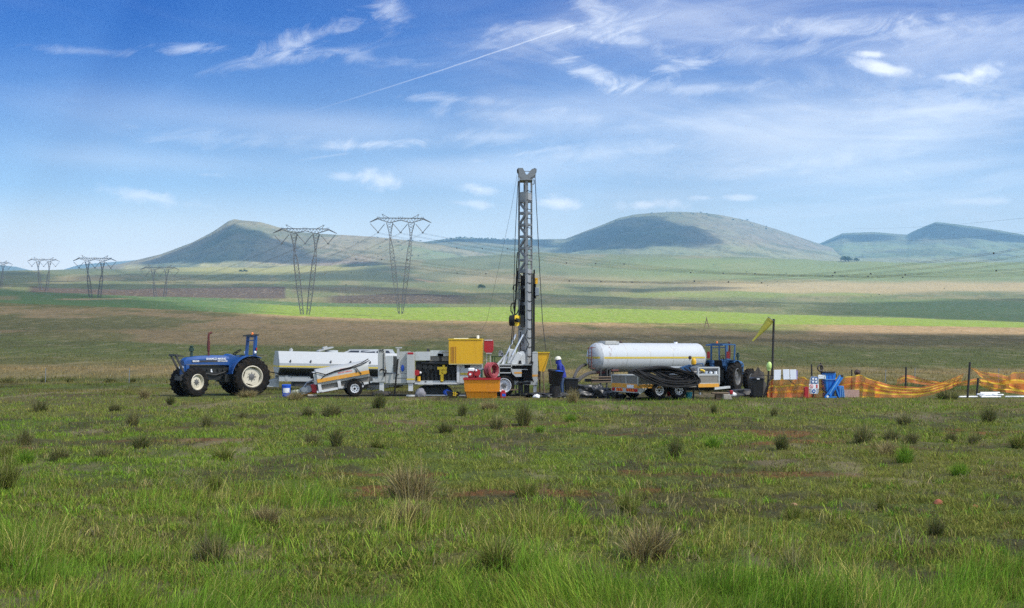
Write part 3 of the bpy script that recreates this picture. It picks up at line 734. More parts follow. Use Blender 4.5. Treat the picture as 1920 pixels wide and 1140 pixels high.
def build_pylon():
    r = thing('power_pylon', None, 'pylon')
    zx = lambda x: (x-1408)*PS
    zz = lambda y: (1075-y)*PS
    for s in (-1, 1):
        mb = MB()
        lattice(mb, (s*.75, 0, 0), (s*4.95, 0, zz(335)), .5, .55, 20, mids=[(.14, 1.3), (.5, 2.1), (.85, 1.9)], t=.2, tl=.1)
        lattice(mb, (s*4.95, 0, zz(335)), (s*5.25, 0, zz(175)), .55, 3.1, 6, t=.2, tl=.1, mids=[(.45, 1.2)])
        mb.bar((s*.9, 0, zz(985)), (0, 0, zz(985)), .12)
        mb.build('tower_leg', PYLON, r, local=True, angle=5)
    mb = MB()
    top = zz(128)
    lower = [(-14.9, zz(172)), (-11.0, zz(138)), (-5.25, zz(174)), (0, zz(148)), (5.25, zz(174)), (11.0, zz(138)), (14.9, zz(172))]
    upper = [(-14.9, zz(170)), (-10.9, top), (-5.25, top), (0, top), (5.25, top), (10.9, top), (14.9, zz(170))]
    def at(l, x): return float(np.interp(x, [p[0] for p in l], [p[1] for p in l]))
    for sy in (-.7, .7):
        for l, t in ((lower, .2), (upper, .24)):
            for (xa, za), (xb, zb) in zip(l, l[1:]): mb.bar((xa, sy*(.25 if abs(xa) > 14 else 1), za), (xb, sy*(.25 if abs(xb) > 14 else 1), zb), t)
        xs = np.linspace(-14, 14, 37)
        for i in range(36):
            a, b = xs[i], xs[i+1]
            p = (a, sy, at(lower, a)); q = (b, sy, at(upper, b))
            if i % 2: p, q = (a, sy, at(upper, a)), (b, sy, at(lower, b))
            mb.bar(p, q, .1)
    for x in np.linspace(-13, 13, 14): mb.bar((x, -.7, at(upper, x)), (x, .7, at(upper, x)), .1)
    for s in (-1, 1):                       # earth-wire peaks
        for sy in (-.5, .5):
            mb.bar((s*5.4, sy, top), (s*9.1, 0, zz(90)), .17); mb.bar((s*7.8, sy, top), (s*9.1, 0, zz(90)), .13)
        mb.bar((s*9.1, 0, zz(90)), (s*8.0, 0, zz(92)), .13)
    for x in (-.9, 0, .9, -11.2, -10.4, 10.4, 11.2): mb.bar((x, 0, top), (x, 0, top+.8), .16)
    mb.build('crossarm', PYLON, r, local=True, angle=5)
    for (xa, xb, xc) in ((-14.6, -7.6, -10.9), (-3.6, 3.4, 0), (7.4, 14.3, 10.8)):
        for x in (xa, xb):
            m2 = MB(); a = Vector((x, 0, zz(185))); b = Vector((xc + (.25 if x > xc else -.25), 0, zz(262)))
            m2.tube([a, b], .13, 6)
            for k in range(9):
                p = a.lerp(b, .12+.09*k); m2.cyl(p, p + (b-a).normalized()*.12, .24, n=8)
            m2.build('insulator_string', PYLON, r, local=True)
        m2 = MB(); m2.box(xc-.5, xc+.5, -.25, .25, zz(276), zz(262)); m2.build('yoke_plate', PYLON, r, local=True)
    return r
YOKES = [(-10.9, (1075-276)*PS), (0, (1075-276)*PS), (10.8, (1075-276)*PS)]
pyl0 = build_pylon()
def put_pylon(px, Y, top_row, rot, label, first=False, height=46.6):
    r = pyl0 if first else copy_tree(pyl0)
    x = X(px, Y)
    if top_row is None: zb = float(ground_z(np.array([x]), np.array([Y]))[0]) - .3
    else: zb = Z(top_row, Y) - height
    r.location = (x, Y, zb); r.rotation_euler = (0, 0, R(rot))
    tag(r, label, 'pylon', 'power pylons of the two transmission lines'); return r
pA1 = put_pylon(572, 532, 429, 4, 'dark lattice pylon standing before the slope of the left peaked hill', True)
pB1 = put_pylon(751, 545, 409, 4, 'tallest lattice pylon rising above the skyline left of the drill mast')
pA2 = put_pylon(178, 800, 484, 8, 'hazy lattice pylon at the left foot of the peaked hill')
pB2 = put_pylon(300, 880, 501, 8, 'small hazy lattice pylon with its arms below the ridge line')
pB3 = put_pylon(82, 1085, 486, 10, 'small faint pylon standing clear against the pale sky near the left edge')
pA3 = put_pylon(-4, 1200, 492, 10, 'faint distant pylon cut off by the left edge of the view')
pAR = (CX, 0)
def sag(a, b, s, n=40):
    return [a.lerp(b, i/n) - Vector((0, 0, 4*s*(i/n)*(1-i/n))) for i in range(n+1)]
def yoke(p, k):
    return p.matrix_world @ Vector((YOKES[k][0], 0, YOKES[k][1])) if False else p.location + Matrix.Rotation(p.rotation_euler.z, 3, 'Z') @ Vector((YOKES[k][0], 0, YOKES[k][1]))
def cable(a, b, s, r, label, spacer=True, n=40):
    pts = sag(a, b, s, n); mb = MB()
    for dz in (-.22, .22): mb.tube([p + Vector((0, 0, dz)) for p in pts], r, 4)
    if spacer:
        for i in range(4, n, 5):
            p = pts[i]; mb.box(p.x-.25, p.x+.25, p.y-.1, p.y+.1, p.z-.3, p.z+.3)
    mb.build('power_cable', CABLE, label=label, cat='cable', group='conductor cables strung between the pylons', loc=tuple(a))
side = ('left', 'middle', 'right')
R1 = [Vector((270+18*k, 330+10*k, 58)) for k in range(3)]
R2 = [Vector((330+20*k, 300+10*k, 50)) for k in range(3)]
for k in range(3):
    cable(yoke(pA1, k), R1[k], 26, .042, f'twin cable running right from the {side[k]} insulator of the hill pylon')
    cable(yoke(pB1, k), R2[k], 24, .042, f'twin cable running right from the {side[k]} insulator of the tallest pylon')
    cable(yoke(pA1, k), yoke(pA2, k), 14, .035, f'twin cable running left from the {side[k]} insulator of the hill pylon', False)
    cable(yoke(pB1, k), yoke(pB2, k), 16, .035, f'twin cable running left from the {side[k]} insulator of the tallest pylon', False)
for k, (r0, r1) in enumerate(((424, 394), (448, 425))):
    a = P(1600, r0+4, 900); b = P(2300, r1-32, 300)
    MB().tube(sag(a, b, 3), .04, 4).build('earth_wire', CABLE, label=('upper' if k == 0 else 'lower')+' thin earth wire crossing the sky over the right-hand peak', cat='wire', loc=tuple(a))
# ------------------------------------------------------------------ wheels
def wheel_parts(parent, c, axis, r, w, rim_r, tyre_m, rim_m, lugs=0, holes=0, name='wheel', spokes=0, local=True):
    """wheel > tyre, rim, hub.  axis points to the outer face"""
    c = Vector(c); ax = Vector(axis).normalized(); Rm = rot_between(ax)
    h = w/2
    t = MB()
    t.lathe(c, ax, [(rim_r, -h*.8), (rim_r*1.08, -h*.95), (r*.80, -h), (r*.93, -h*.9), (r*.985, -h*.55), (r, 0), (r*.985, h*.55), (r*.93, h*.9), (r*.80, h), (rim_r*1.08, h*.95), (rim_r, h*.8)], 36, cap0=False, cap1=False)
    if lugs:
        for i in range(lugs):
            for s in (-1, 1):
                a = 2*PI*(i + (.5 if s > 0 else 0))/lugs; da = .17
                d0 = Rm @ Vector((math.cos(a), math.sin(a), 0)); d1 = Rm @ Vector((math.cos(a+da), math.sin(a+da), 0))
                t.bar(c + d0*(r+.008) + ax*(s*h*.05), c + d1*(r*.955) + ax*(s*h*.96), r*.075, r*.075)
    wl = t.build(name, tyre_m, parent, local=local)
    m = MB(); dd = h*.45
    m.lathe(c, ax, [(rim_r*1.02, h*.82), (rim_r*.94, h*.90), (rim_r*.86, h*.62), (rim_r*.84, dd*.6), (rim_r*.80, dd*.2), (0.0, dd*.2)], 30, cap0=False)
    if spokes:                               # dished centre with cut corners, as on farm wheels
        sq = []
        for k in range(spokes):
            for q in (-.24, .24): sq.append((math.cos(2*PI*k/spokes+q+.5)*rim_r*.84, math.sin(2*PI*k/spokes+q+.5)*rim_r*.84))
        M = Matrix.Translation(c) @ Rm.to_4x4()
        m.prism(sq, dd*.5, dd*.9, M=M, plane='xy')
    else:
        m.lathe(c, ax, [(rim_r*.84, dd*.4), (rim_r*.55, dd*.9), (rim_r*.2, dd*.95), (0, dd*.95)], 30, cap0=False)
    m.build('rim', rim_m, wl, local=local)
    if spokes:
        g = MB(); g.lathe(c, ax, [(rim_r*.83, dd*.25), (0, dd*.25)], 20); g.build('rim_gap_shade', BLACK, wl, local=local)  # black disc painted in for the shade behind the open gaps
    hb = MB(); hb.lathe(c, ax, [(rim_r*.28, dd*.8), (rim_r*.26, dd*1.25), (rim_r*.1, dd*1.4), (0, dd*1.4)], 16)
    for k in range(8):
        a = 2*PI*k/8
        if holes: p = c + Rm @ Vector((math.cos(a)*rim_r*.60, math.sin(a)*rim_r*.60, dd*.86)); hb.cyl(p, p+ax*.02, rim_r*.095, n=10)
        else: p = c + Rm @ Vector((math.cos(a)*rim_r*.36, math.sin(a)*rim_r*.36, dd*.95)); hb.cyl(p, p+ax*.03, .02, n=6)
    hb.build('hub', HUB if not holes else BLACK, wl, local=local)
    return wl

# ------------------------------------------------------------------ tractor; local +X is forward, +Y its left side
def tractor(label, loc, rot, blue, canopy=False, steer=22):
    r = thing('tractor', label, 'tractor', loc, R(rot)); rimm = HUB if canopy else RIM
    # hood
    h = MB(); hw = .36
    sec = lambda x, zb, zt, w: [(x, -w, zb), (x, -w, zt-.14), (x, -w*.72, zt-.02), (x, 0, zt), (x, w*.72, zt-.02), (x, w, zt-.14), (x, w, zb)]
    secs = [sec(.85, 1.40, 1.84, .38), sec(1.5, 1.42, 1.86, .37), sec(2.3, 1.43, 1.82, .36), sec(2.78, 1.44, 1.76, .35), sec(2.94, 1.42, 1.64, .33)]
    n = 7; h.add([p for s in secs for p in s], [(k*n+i, k*n+(i+1) % n, (k+1)*n+(i+1) % n, (k+1)*n+i) for k in range(len(secs)-1) for i in range(n)] + [tuple(range(n)), tuple(reversed(range((len(secs)-1)*n, len(secs)*n)))])
    hood = h.build('hood', blue, r, local=True)
    st = MB()
    for s in (-1, 1): st.box(1.0, 2.60, s*.372-.006, s*.372+.006, 1.545, 1.62)
    st.build('side_stripe', DGREY, hood, local=True)
    ax = ((-1, 0, 0), (0, 0, 1)) if not canopy else ((1, 0, 0), (0, 0, 1))
    if not canopy:
        text('lettering', 'ISHAMCO MINING', .13, (1.48, .388, 1.685), hood, LETTER, ax, .92, local=True)
        text('lettering', 'NEW HOLLAND', .09, (1.18, .388, 1.585), hood, LETTER, ax, .46, local=True)
        text('lettering', '8030', .11, (2.42, .378, 1.585), hood, LETTER, ax, .30, local=True)
    else:
        text('lettering', '6610', .12, (2.0, -.388, 1.62), hood, LETTER, ax, .34, local=True)
    g = MB(); g.box(2.84, 2.95, -.30, .30, .95, 1.43); g.box(2.71, 2.86, .20, .34, 1.05, 1.42); g.build('grille', blue, r, local=True)
    for s in (-1, 1): MB().lathe((2.96, s*.2, 1.30), (1, 0, 0), [(.075, -.02), (.08, .02), (.05, .035), (0, .035)], 12).build('headlight', LETTER, r, local=True)
    e = MB()                                                       # engine, gearbox and axles
    e.box(.95, 2.65, -.26, .26, .72, 1.40); e.box(-.35, 1.1, -.30, .30, .62, 1.30); e.box(2.1, 2.75, -.22, .22, .5, .8)
    e.cyl((0, -.75, .87), (0, .75, .87), .16); e.cyl((2.60, -.7, .66), (2.60, .7, .66), .11)
    for s in (-1, 1): e.box(.5, 1.15, s*.32, s*.60, .62, .98); e.bar((.1, s*.3, .6), (.9, s*.45, .55), .08)
    for k in range(6): e.cyl((1.1+.25*k, .26, 1.2), (1.1+.25*k, .33, 1.2), .05, n=8)
    e.tube([(1.0, .3, 1.1), (1.5, .34, .95), (2.1, .32, 1.05)], .035)
    e.build('engine', ENGINE, r, local=True)
    MB().box(1.62, 1.70, .27, .30, 1.08, 1.22).build('filter', LETTER, r, local=True)
    d = MB(); d.prism([(.35, 1.25), (.95, 1.38), (.95, 1.82), (.78, 1.92), (.45, 1.78), (.3, 1.5)], -.30, .30); d.build('dashboard', blue, r, local=True, bevel=.02)
    sw = MB(); c = Vector((.34, 0, 2.0)); axs = Vector((.55, 0, .83)).normalized(); Rm = rot_between(axs)
    sw.tube([c + Rm @ Vector((math.cos(a)*.21, math.sin(a)*.21, 0)) for a in np.linspace(0, 2*PI, 20, endpoint=False)], .018, 6, closed=True)
    for a in (0, 2.1, 4.2): sw.bar(c, c + Rm @ Vector((math.cos(a)*.21, math.sin(a)*.21, 0)), .02)
    sw.bar(c, (.5, 0, 1.75), .035); sw.build('steering_wheel', BLACK, r, local=True)
    s_ = MB(); s_.prism([(-.42, 1.30), (.02, 1.30), (.05, 1.40), (-.30, 1.44), (-.44, 1.86), (-.52, 1.84)], -.24, .24); s_.build('seat', BLACK, r, local=True, bevel=.03)
    for s in (-1, 1):                                              # fenders
        f = MB(); pts = []
        for a in np.linspace(168, 62, 12): pts.append((math.cos(R(180-a))*-1.0 if False else -math.cos(R(a))*-.98, .87 + math.sin(R(a))*.98))
        prof = [(-math.cos(R(a))*.98, .87+math.sin(R(a))*.98) for a in np.linspace(8, 118, 13)]
        prof = [(-x, z) for x, z in prof]
        inner = [(x*.965, .87+(z-.87)*.965) for x, z in prof]
        y0, y1 = s*.52, s*1.0
        f.prism(prof + inner[::-1], y0, y1)
        f.prism([(.30, 1.02), (.95, .98), (.92, 1.36), (.55, 1.62), (.1, 1.80), (-.45, 1.72), (-.45, 1.30)], s*.50, s*.535)
        f.box(.35, .95, s*.30, s*.62, .98, 1.04)
        f.build('fender', blue, r, local=True)
        MB().box(-.60, -.22, s*.60, s*.96, 1.835, 1.865).build('fender_pad', BLACK, r, local=True)
    zt = 2.78 if canopy else 2.74
    ro = MB()
    for s in (-1, 1):
        ro.bar((-.30, s*.50, 1.60), (-.38, s*.46, zt), .15, .10)
        ro.bar((-.30, s*.50, 1.2), (-.30, s*.50, 1.7), .16, .12)
    ro.bar((-.38, -.50, zt), (-.38, .50, zt), .10, .09); ro.bar((-.37, -.50, zt-.20), (-.37, .50, zt-.20), .05, .10)
    if canopy:
        for s in (-1, 1):
            ro.bar((-.38, s*.46, zt), (.95, s*.50, zt-.02), .07); ro.bar((.95, s*.50, zt-.02), (.90, s*.46, 1.55), .075)
            ro.bar((-.38, s*.46, zt), (-1.1, s*.50, zt-.06), .07)
        ro.bar((.95, -.50, zt-.02), (.95, .50, zt-.02), .07); ro.bar((-1.1, -.50, zt-.06), (-1.1, .50, zt-.06), .07)
    ro.build('roll_bar', blue, r, local=True)
    if not canopy:
        cb = MB()
        cb.bar((-.38, -.66, zt+.05), (-.38, .80, zt+.05), .07); cb.bar((-.2, -.6, zt+.02), (-.2, .7, zt+.02), .06); cb.build('light_rail', DGREY, r, local=True)
    MB().lathe((-.36, .12, zt+.06), (0, 0, 1), [(.055, 0), (.055, .02), (.05, .09), (.03, .12), (0, .12)], 12).build('beacon', LENSO, r, local=True)
    for s in (-1, 1):
        if canopy: MB().box(-.50, -.44, s*.53, s*.68, 1.95, 2.35).build('tail_light', LENSR, r, local=True)
        else:
            MB().lathe((-.28, s*.60, 1.98), (1, 0, 0), [(.06, -.06), (.075, .02), (0, .03)], 10).build('work_light', LETTER, r, local=True)
            MB().box(-.40, -.36, s*.50, s*.60, 2.08, 2.2).build('tail_light', LENSR, r, local=True)
    exm = MB(); exm.tube([(1.75, .14, 1.8), (1.75, .14, 2.05)], .045, 8); exm.cyl((1.75, .14, 2.05), (1.75, .14, 2.5), .07); exm.tube([(1.75, .14, 2.5), (1.75, .14, 2.75), (1.71, .14, 2.85), (1.60, .14, 2.90)], .05, 8)
    exm.build('exhaust_stack', DKRED, r, local=True)
    pc = MB(); pc.cyl((2.45, -.12, 1.78), (2.45, -.12, 2.02), .06); pc.lathe((2.45, -.12, 2.02), (0, 0, 1), [(.05, 0), (.11, .02), (.11, .16), (.08, .18), (.05, .2), (.09, .22), (.09, .26), (0, .27)], 12)
    pc.build('air_cleaner', mat('dark_green_paint', (.012, .045, .035), .5), r, local=True)
    if not canopy:
        gd = MB()                                                  # front guard frame
        for s in (-1, 1): gd.bar((2.92, s*.30, 1.02), (3.33, s*.32, 1.86), .08); gd.bar((2.9, s*.30, .95), (3.1, s*.30, .95), .1)
        gd.bar((3.33, -.48, 1.86), (3.33, .52, 1.86), .09, .09); gd.bar((3.2, -.3, 1.84), (2.96, -.3, 1.80), .06); gd.bar((3.2, .3, 1.84), (2.96, .3, 1.80), .06)
        gd.box(2.96, 3.15, -.36, .36, .72, .92); gd.build('front_guard', DGREY, r, local=True)
    for s in (-1, 1):
        wheel_parts(r, (0, s*.84, .87), (0, s, 0), .87, .46, .50, TYRE, rimm, lugs=20, spokes=4)
        a = R(steer); wheel_parts(r, (2.60, s*.80, .655), (-math.sin(a)*s, math.cos(a)*s, 0), .655, .38, .36, TYRE, rimm, lugs=18)
    MB().bar((-.3, 0, .55), (-1.15, .1, .50), .08).bar((-.3, .25, .6), (-.95, .3, .5), .05).bar((-.3, -.25, .6), (-.95, -.3, .5), .05).build('hitch', DGREY, r, local=True)
    return r
trA = tractor('deep blue tractor with open roll bar and white hood lettering, parked at far left', (-12.50, 52.25, 0), 215, BLUE)

# ------------------------------------------------------------------ octagonal white tank trailer behind the small trailer
def octagon_tank():
    Y0 = 58.5; yaw = R(21); pitch = R(1.2)
    L = 6.4
    r = thing('tank_trailer', 'long white eight-sided water tank trailer with yellow stripe behind the small trailer', 'trailer', (X(517, Y0), Y0, 0), tilt=(0, pitch, yaw))
    k = Y0/F
    zt, zb = Z(658, Y0), Z(703, Y0)
    hw = .98
    prof = [(-.52, zt), (.52, zt), (hw, zt-.62), (hw, zt-.86), (.45, zb), (-.45, zb), (-hw, zt-.86), (-hw, zt-.62)]   # (y, z)
    t = MB(); t.prism(prof, 0, L, plane='yz')
    tank = t.build('tank', WHITE_CLEAN, r, local=True, angle=20, bevel=.015)
    s = MB(); s.box(-.004, L, -hw-.006, -hw+.01, zt-.83, zt-.75); s.box(-.006, 0, -hw, hw, zt-.83, zt-.75); s.build('stripe', YSTRIPE, tank, local=True)
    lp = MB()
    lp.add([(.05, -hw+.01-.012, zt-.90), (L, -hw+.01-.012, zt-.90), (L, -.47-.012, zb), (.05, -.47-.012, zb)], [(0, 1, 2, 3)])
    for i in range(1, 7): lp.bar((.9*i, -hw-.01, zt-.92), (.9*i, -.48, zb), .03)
    lp.build('lower_panel', DGREY, tank, local=True)  # shade of the tank's down-facing side, put into a dark grey sheet
    for i in range(6):
        x = .55+i*1.05; MB().box(x, x+.05, -hw-.02, -hw+.06, zt-.56, zt-.44).build('bracket', DGREY, tank, local=True)
    ha = MB(); ha.cyl((2.9, 0, zt-.02), (2.9, 0, zt+.10), .34, n=20); hatch = ha.build('hatch', GREYW, tank, local=True)
    M = Matrix.Translation((2.55, 0, zt+.12)) @ Matrix.Rotation(R(-16), 4, 'Y')
    li = MB(); li.box(-.40, .40, -.36, .36, 0, .06, M=M); li.box(-.1, .12, -.2, .2, .06, .16, M=M); li.build('hatch_lid', WHITE, hatch, local=True)
    MB().cyl((.75, 0, zt), (.75, 0, zt+.12), .10).cyl((.75, 0, zt+.12), (.75, 0, zt+.17), .05).build('breather', WHITE, tank, local=True)
    c = MB()
    for y in (-.62, .62): c.box(.05, L, y-.08, y+.08, zb-.31, zb-.025)
    for i in range(8): c.box(.3+i*.8, .42+i*.8, -.54, .54, zb-.27, zb-.06)
    c.build('chassis', WHITE_CLEAN, r, local=True)
    for x in (.42, 2.4, 4.4, 6.0): MB().box(x-.07, x+.07, -.72, -.705, zb-.24, zb+.06).build('support_leg', WHITE_CLEAN, r, local=True)
    st = MB(); st.box(2.05, 2.75, -.712, -.702, zb-.22, zb-.10); st.build('plate', YSTRIPE, r, local=True)
    db = MB()
    for s_ in (-1, 1): db.prism([(.1, zb-.15), (.1, zb-.62), (-.72, .20), (-.9, .20), (-.9, .34)], s_*.35-.05, s_*.35+.05)
    db.box(-.95, -.7, -.4, .4, .22, .34); db.build('drawbar', WHITE_CLEAN, r, local=True)
    MB().tube([(-.9, -.3, .95), (-.5, -.45, .98), (.2, -.75, zb+.05), (.9, -.72, zb), (3, -.7, zb-.02)], .028).build('hose', BLACK, r, local=True)
    for y in (-.75, .75):
        for x in (3.3, 4.3): wheel_parts(r, (x, y, .44), (0, -1 if y < 0 else 1, 0), .44, .26, .25, TYRE, RIMW, holes=1)
    ax = MB()
    for x in (3.3, 4.3): ax.cyl((x, -.7, .44), (x, .7, .44), .06)
    ax.box(.9, 5.6, -.60, .60, .22, zb-.315); ax.build('axle', DGREY, r, local=True)  # long dark box added to stand in for the shade under the tank
octagon_tank()

# ------------------------------------------------------------------ the pickup behind the tank
def pickup():
    Y0 = 63.0; k = F/Y0
    r = thing('pickup_truck', 'white double cab pickup with dark windows, mostly hidden behind the tank trailer', 'pickup', (X(690, Y0), Y0, 0))
    x = lambda p: X(p, Y0)
    z = lambda q: Z(q, Y0)
    b = MB(); b.prism([(x(632), .55), (x(632), 1.0), (x(642), 1.12), (x(643), z(666)), (x(764), z(667)), (x(768), 1.1), (x(768), .5)], Y0-.85, Y0+.85); b.build('body', WHITE_CLEAN, r, bevel=.05)
    cab = MB(); ys = (.84, .68)
    lo = [(x(640), z(664.5)), (x(741), z(668))]; hi = [(x(658), z(656.5)), (x(734), z(655.5))]
    vs = []
    for (px_, zz_), y in ((lo[0], .84), (hi[0], .66), (hi[1], .66), (lo[1], .84)): vs += [(px_, Y0-y, zz_), (px_, Y0+y, zz_)]
    cab.add(vs, [(0, 2, 4, 6), (1, 7, 5, 3), (0, 1, 3, 2), (2, 3, 5, 4), (4, 5, 7, 6), (6, 7, 1, 0)]); cb = cab.build('cab', WHITE_CLEAN, r, angle=20)
    rf = MB(); rf.box(x(657), x(735), Y0-.66, Y0+.66, z(656.4), z(655)); rf.build('roof', WHITE_CLEAN, r, bevel=.02)
    def side(xa0, xa1, xb0, xb1):          # bottom / top window corners in photo px
        w = MB(); zl, zh = z(664.2), z(657.4)
        w.add([(x(xa0), Y0-.838, zl), (x(xa1), Y0-.838, zl), (x(xb1), Y0-.693, zh), (x(xb0), Y0-.693, zh)], [(0, 1, 2, 3)]); w.build('window', GLASS, cb)
    side(648, 676, 661, 677); side(679, 706, 680, 706); side(709, 736, 709, 731)
    ws = MB(); ws.add([(x(641)-.0, Y0-.74, z(664.2)), (x(641), Y0+.74, z(664.2)), (x(656.6), Y0+.6, z(657)), (x(656.6), Y0-.6, z(657))], [(0, 1, 2, 3)])
    ws.build('windscreen', GLASS, cb)
    for px_ in (655, 745):
        for s in (-1, 1): wheel_parts(r, (x(px_), Y0+s*.75, .37), (0, s, 0), .37, .24, .21, TYRE, RIMW, holes=1, local=False)
pickup()

# ------------------------------------------------------------------ small tilted tank trailer
def small_trailer():
    Y0 = 51.0; al = R(10)
    r = thing('fuel_trailer', 'small tilted white tank trailer with broad orange stripe, nose down on the grass', 'trailer', (X(662, Y0), Y0, 0), R(14))
    k = Y0/F
    # local: +x to the right along the trailer, tilt about y
    M = Matrix.Translation((0, 0, .34)) @ Matrix.Rotation(-al, 4, 'Y')
    T3 = lambda p: M @ Vector(p)
    L0, L1 = -1.56, .78
    prof = [(-.55, .42), (-.62, .62), (-.60, .90), (-.50, 1.07), (-.25, 1.16), (.25, 1.16), (.5, 1.07), (.6, .90), (.62, .62), (.55, .42)]
    t = MB(); t.prism(prof, L0, L1, plane='yz', M=M); tank = t.build('tank', WHITE, r, local=True, angle=50, bevel=.02)
    s = MB(); s.box(L0-.004, L1+.004, -.632, -.60, .56, .72, M=M); s.box(L0-.006, L0, -.6, .6, .56, .72, M=M); s.build('stripe', ORSTRIPE, tank, local=True)
    lg = MB(); lg.add([T3((-.62, -.612, .80)), T3((.05, -.612, .80)), T3((.0, -.580, 1.0)), T3((-.5, -.580, 1.0))], [(0, 1, 2, 3)]); lg.build('emblem', mat('faded_red_emblem', (.48, .12, .11), .6, dirt=.9, dcol=(.68, .66, .62), scale=9), tank, local=True)
    h = MB(); h.tube([T3(p) for p in ((-1.75, -.4, 1.0), (-1.5, -.62, 1.02), (-1.15, -.66, .86), (-.7, -.64, .95), (0, -.63, .99), (.5, -.6, 1.09), (.86, -.5, 1.22))], .022)
    h.tube([T3(p) for p in ((-1.5, -.6, .62), (-1.2, -.66, .84), (-.7, -.64, .92), (0, -.62, .95), (.5, -.6, 1.03), (.9, -.5, 1.14))], .018)
    h.build('hose', BLACK, tank, local=True)
    MB().bar(T3((.18, -.64, 1.0)), T3((.42, -.65, .60)), .03).bar(T3((.22, -.64, .85)), T3((.22, -.65, .70)), .025).build('strap', BLACK, tank, local=True)
    e = MB(); e.box(L0-.12, L0, -.45, .45, .50, 1.06, M=M); e.build('end_box', LGREY, tank, local=True)
    v = MB()
    for y, z_ in ((-.3, .92), (.05, .95), (.3, .9)): v.box(L0-.22, L0-.11, y-.08, y+.08, z_-.14, z_+.1, M=M)
    v.build('gauge', BLACK, tank, local=True)
    f = MB()
    for y in (-.52, .52): f.bar(T3((L0-.1, y, .16)), T3((L1-.1, y, .16)), .10, .07)
    for x in (-1.5, -.55, .2, .8): f.bar(T3((x, -.52, .16)), T3((x, .52, .16)), .07)
    for x in (-1.5, -.62): f.bar(T3((x, -.55, .14)), T3((x, -.55, .5)), .14, .06); f.bar(T3((x, .55, .14)), T3((x, .55, .5)), .14, .06)
    f.build('frame', LGREY, r, local=True)
    sh = MB(); sh.box(-1.45, .9, -.45, .45, .20, .42, M=M); sh.build('side_panel', MESHG, r, local=True)
    db = MB(); db.bar(T3((L0+.5, -.32, .10)), (-2.42, -.04, .09), .10, .09); db.bar(T3((L0+.5, .32, .10)), (-2.42, .04, .09), .10, .09); db.cyl((-2.3, 0, 0), (-2.3, 0, .12), .07, n=10); db.build('drawbar', RUST, r, local=True)
    for s_ in (-1, 1):
        wheel_parts(r, (0, s_*.66, .36), (0, s_, 0), .36, .22, .20, TYRE, RIMW, holes=1)
        fd = MB(); prof2 = [(math.cos(a)*.46, .36+math.sin(a)*.46) for a in np.linspace(.1, PI-.1, 12)]; inn = [(x_*.95, .36+(z_-.36)*.95) for x_, z_ in prof2]
        fd.prism(prof2+inn[::-1], s_*.54, s_*.80); fd.build('mudguard', BLACK, r, local=True)
    MB().cyl((0, -.6, .36), (0, .6, .36), .05).build('axle', DGREY, r, local=True)
    # pump set on the nose
    p = MB(); Mp = M
    p.cyl(T3((-1.98, -.25, .34)), T3((-1.98, .2, .34)), .15); p.box(-2.35, -2.05, -.2, .2, .16, .42, M=M); p.cyl(T3((-2.2, -.3, .35)), T3((-2.2, .2, .35)), .12); p.tube([T3((-2.2, 0, .42)), T3((-2.0, 0, .62)), T3((-1.7, 0, .7))], .04)
    p.build('pump', GALV, r, local=True)
    q = MB(); q.box(-1.85, -1.62, -.32, .32, .14, .52, M=M); q.cyl(T3((-1.75, -.36, .25)), T3((-1.75, -.33, .25)), .12); q.build('pump_cover', RED, r, local=True, bevel=.04)
    return r
small_trailer()
def bucket(name, label, px, row, Y, r0, r1, h, m, cat='bucket', lid=None, tilt=0, band_m=None):
    x = X(px, Y); c = Vector((x, Y, 0)); r = thing(name, label, cat, c, tilt=(0, R(tilt), 0))
    b = MB(); b.lathe((0, 0, 0), (0, 0, 1), [(0, .005), (r0, .005), (r1, h), (r1*1.05, h), (r1*1.05, h-.03), (r1*1.0, h-.03), (r1*.96, h-.02), (r0*.93, .02), (0, .02)], 20); b.build('shell', m, r, local=True)
    if lid: MB().lathe((0, 0, h-.02), (0, 0, 1), [(r1*1.06, 0), (r1*1.07, .03), (r1*.9, .05), (0, .06)], 20).build('lid', lid, r, local=True)
    if band_m:
        lb = MB(); n = 7
        a0 = [(-PI*.72 + i*.09*PI) for i in range(n)]
        rr = lambda z: (r0+(r1-r0)*z/h)*1.012
        lb.add([(math.cos(a)*rr(h*.32), math.sin(a)*rr(h*.32), h*.32) for a in a0] + [(math.cos(a)*rr(h*.75), math.sin(a)*rr(h*.75), h*.75) for a in a0], [(i, i+1, n+i+1, n+i) for i in range(n-1)])
        lb.build('paper_label', band_m, r, local=True)
    hd = MB(); hd.tube([(math.cos(a)*r1*1.06, .0, h-.05+math.sin(a)*-.10) for a in np.linspace(0, PI, 10)], .008, 5); hd.build('handle', GALV, r, local=True)
    return r
bucket('bucket', 'royal blue bucket with white paper label, left of the small trailer', 537, 742, 50.6, .17, .20, .50, BLUEPL, lid=BLUEPL, band_m=LETTER)
bucket('basin', 'dark green basin beside the rusty drawbar', 573, 737, 51.6, .18, .30, .26, GREEN, 'basin')
def crumple(name, label, cat, c, size, m, seed, n=16, k=10, amp=.35):
    q = random.Random(seed); b = MB(); b.ball((0, 0, 0), 1, n, k)
    vs = np.array(b.v); a = seed*3.1
    d = fbm(vs[:, 0]*2.3+a, vs[:, 1]*2.3+vs[:, 2]*1.7+a, 4)-.5
    d2 = np.abs(fbm(vs[:, 0]*4+a, vs[:, 2]*4+vs[:, 1]*3+a, 3)-.5)
    vs = vs*(1+d*amp*2.4-d2*amp*1.5)[:, None]*np.array(size)
    vs[:, 2] = np.maximum(vs[:, 2], -size[2]*.35) + size[2]*.35
    b.v = [(v[0]+c[0], v[1]+c[1], v[2]+c[2]) for v in vs]
    return b.build(name, m, label=label, cat=cat, loc=tuple(c), angle=48)
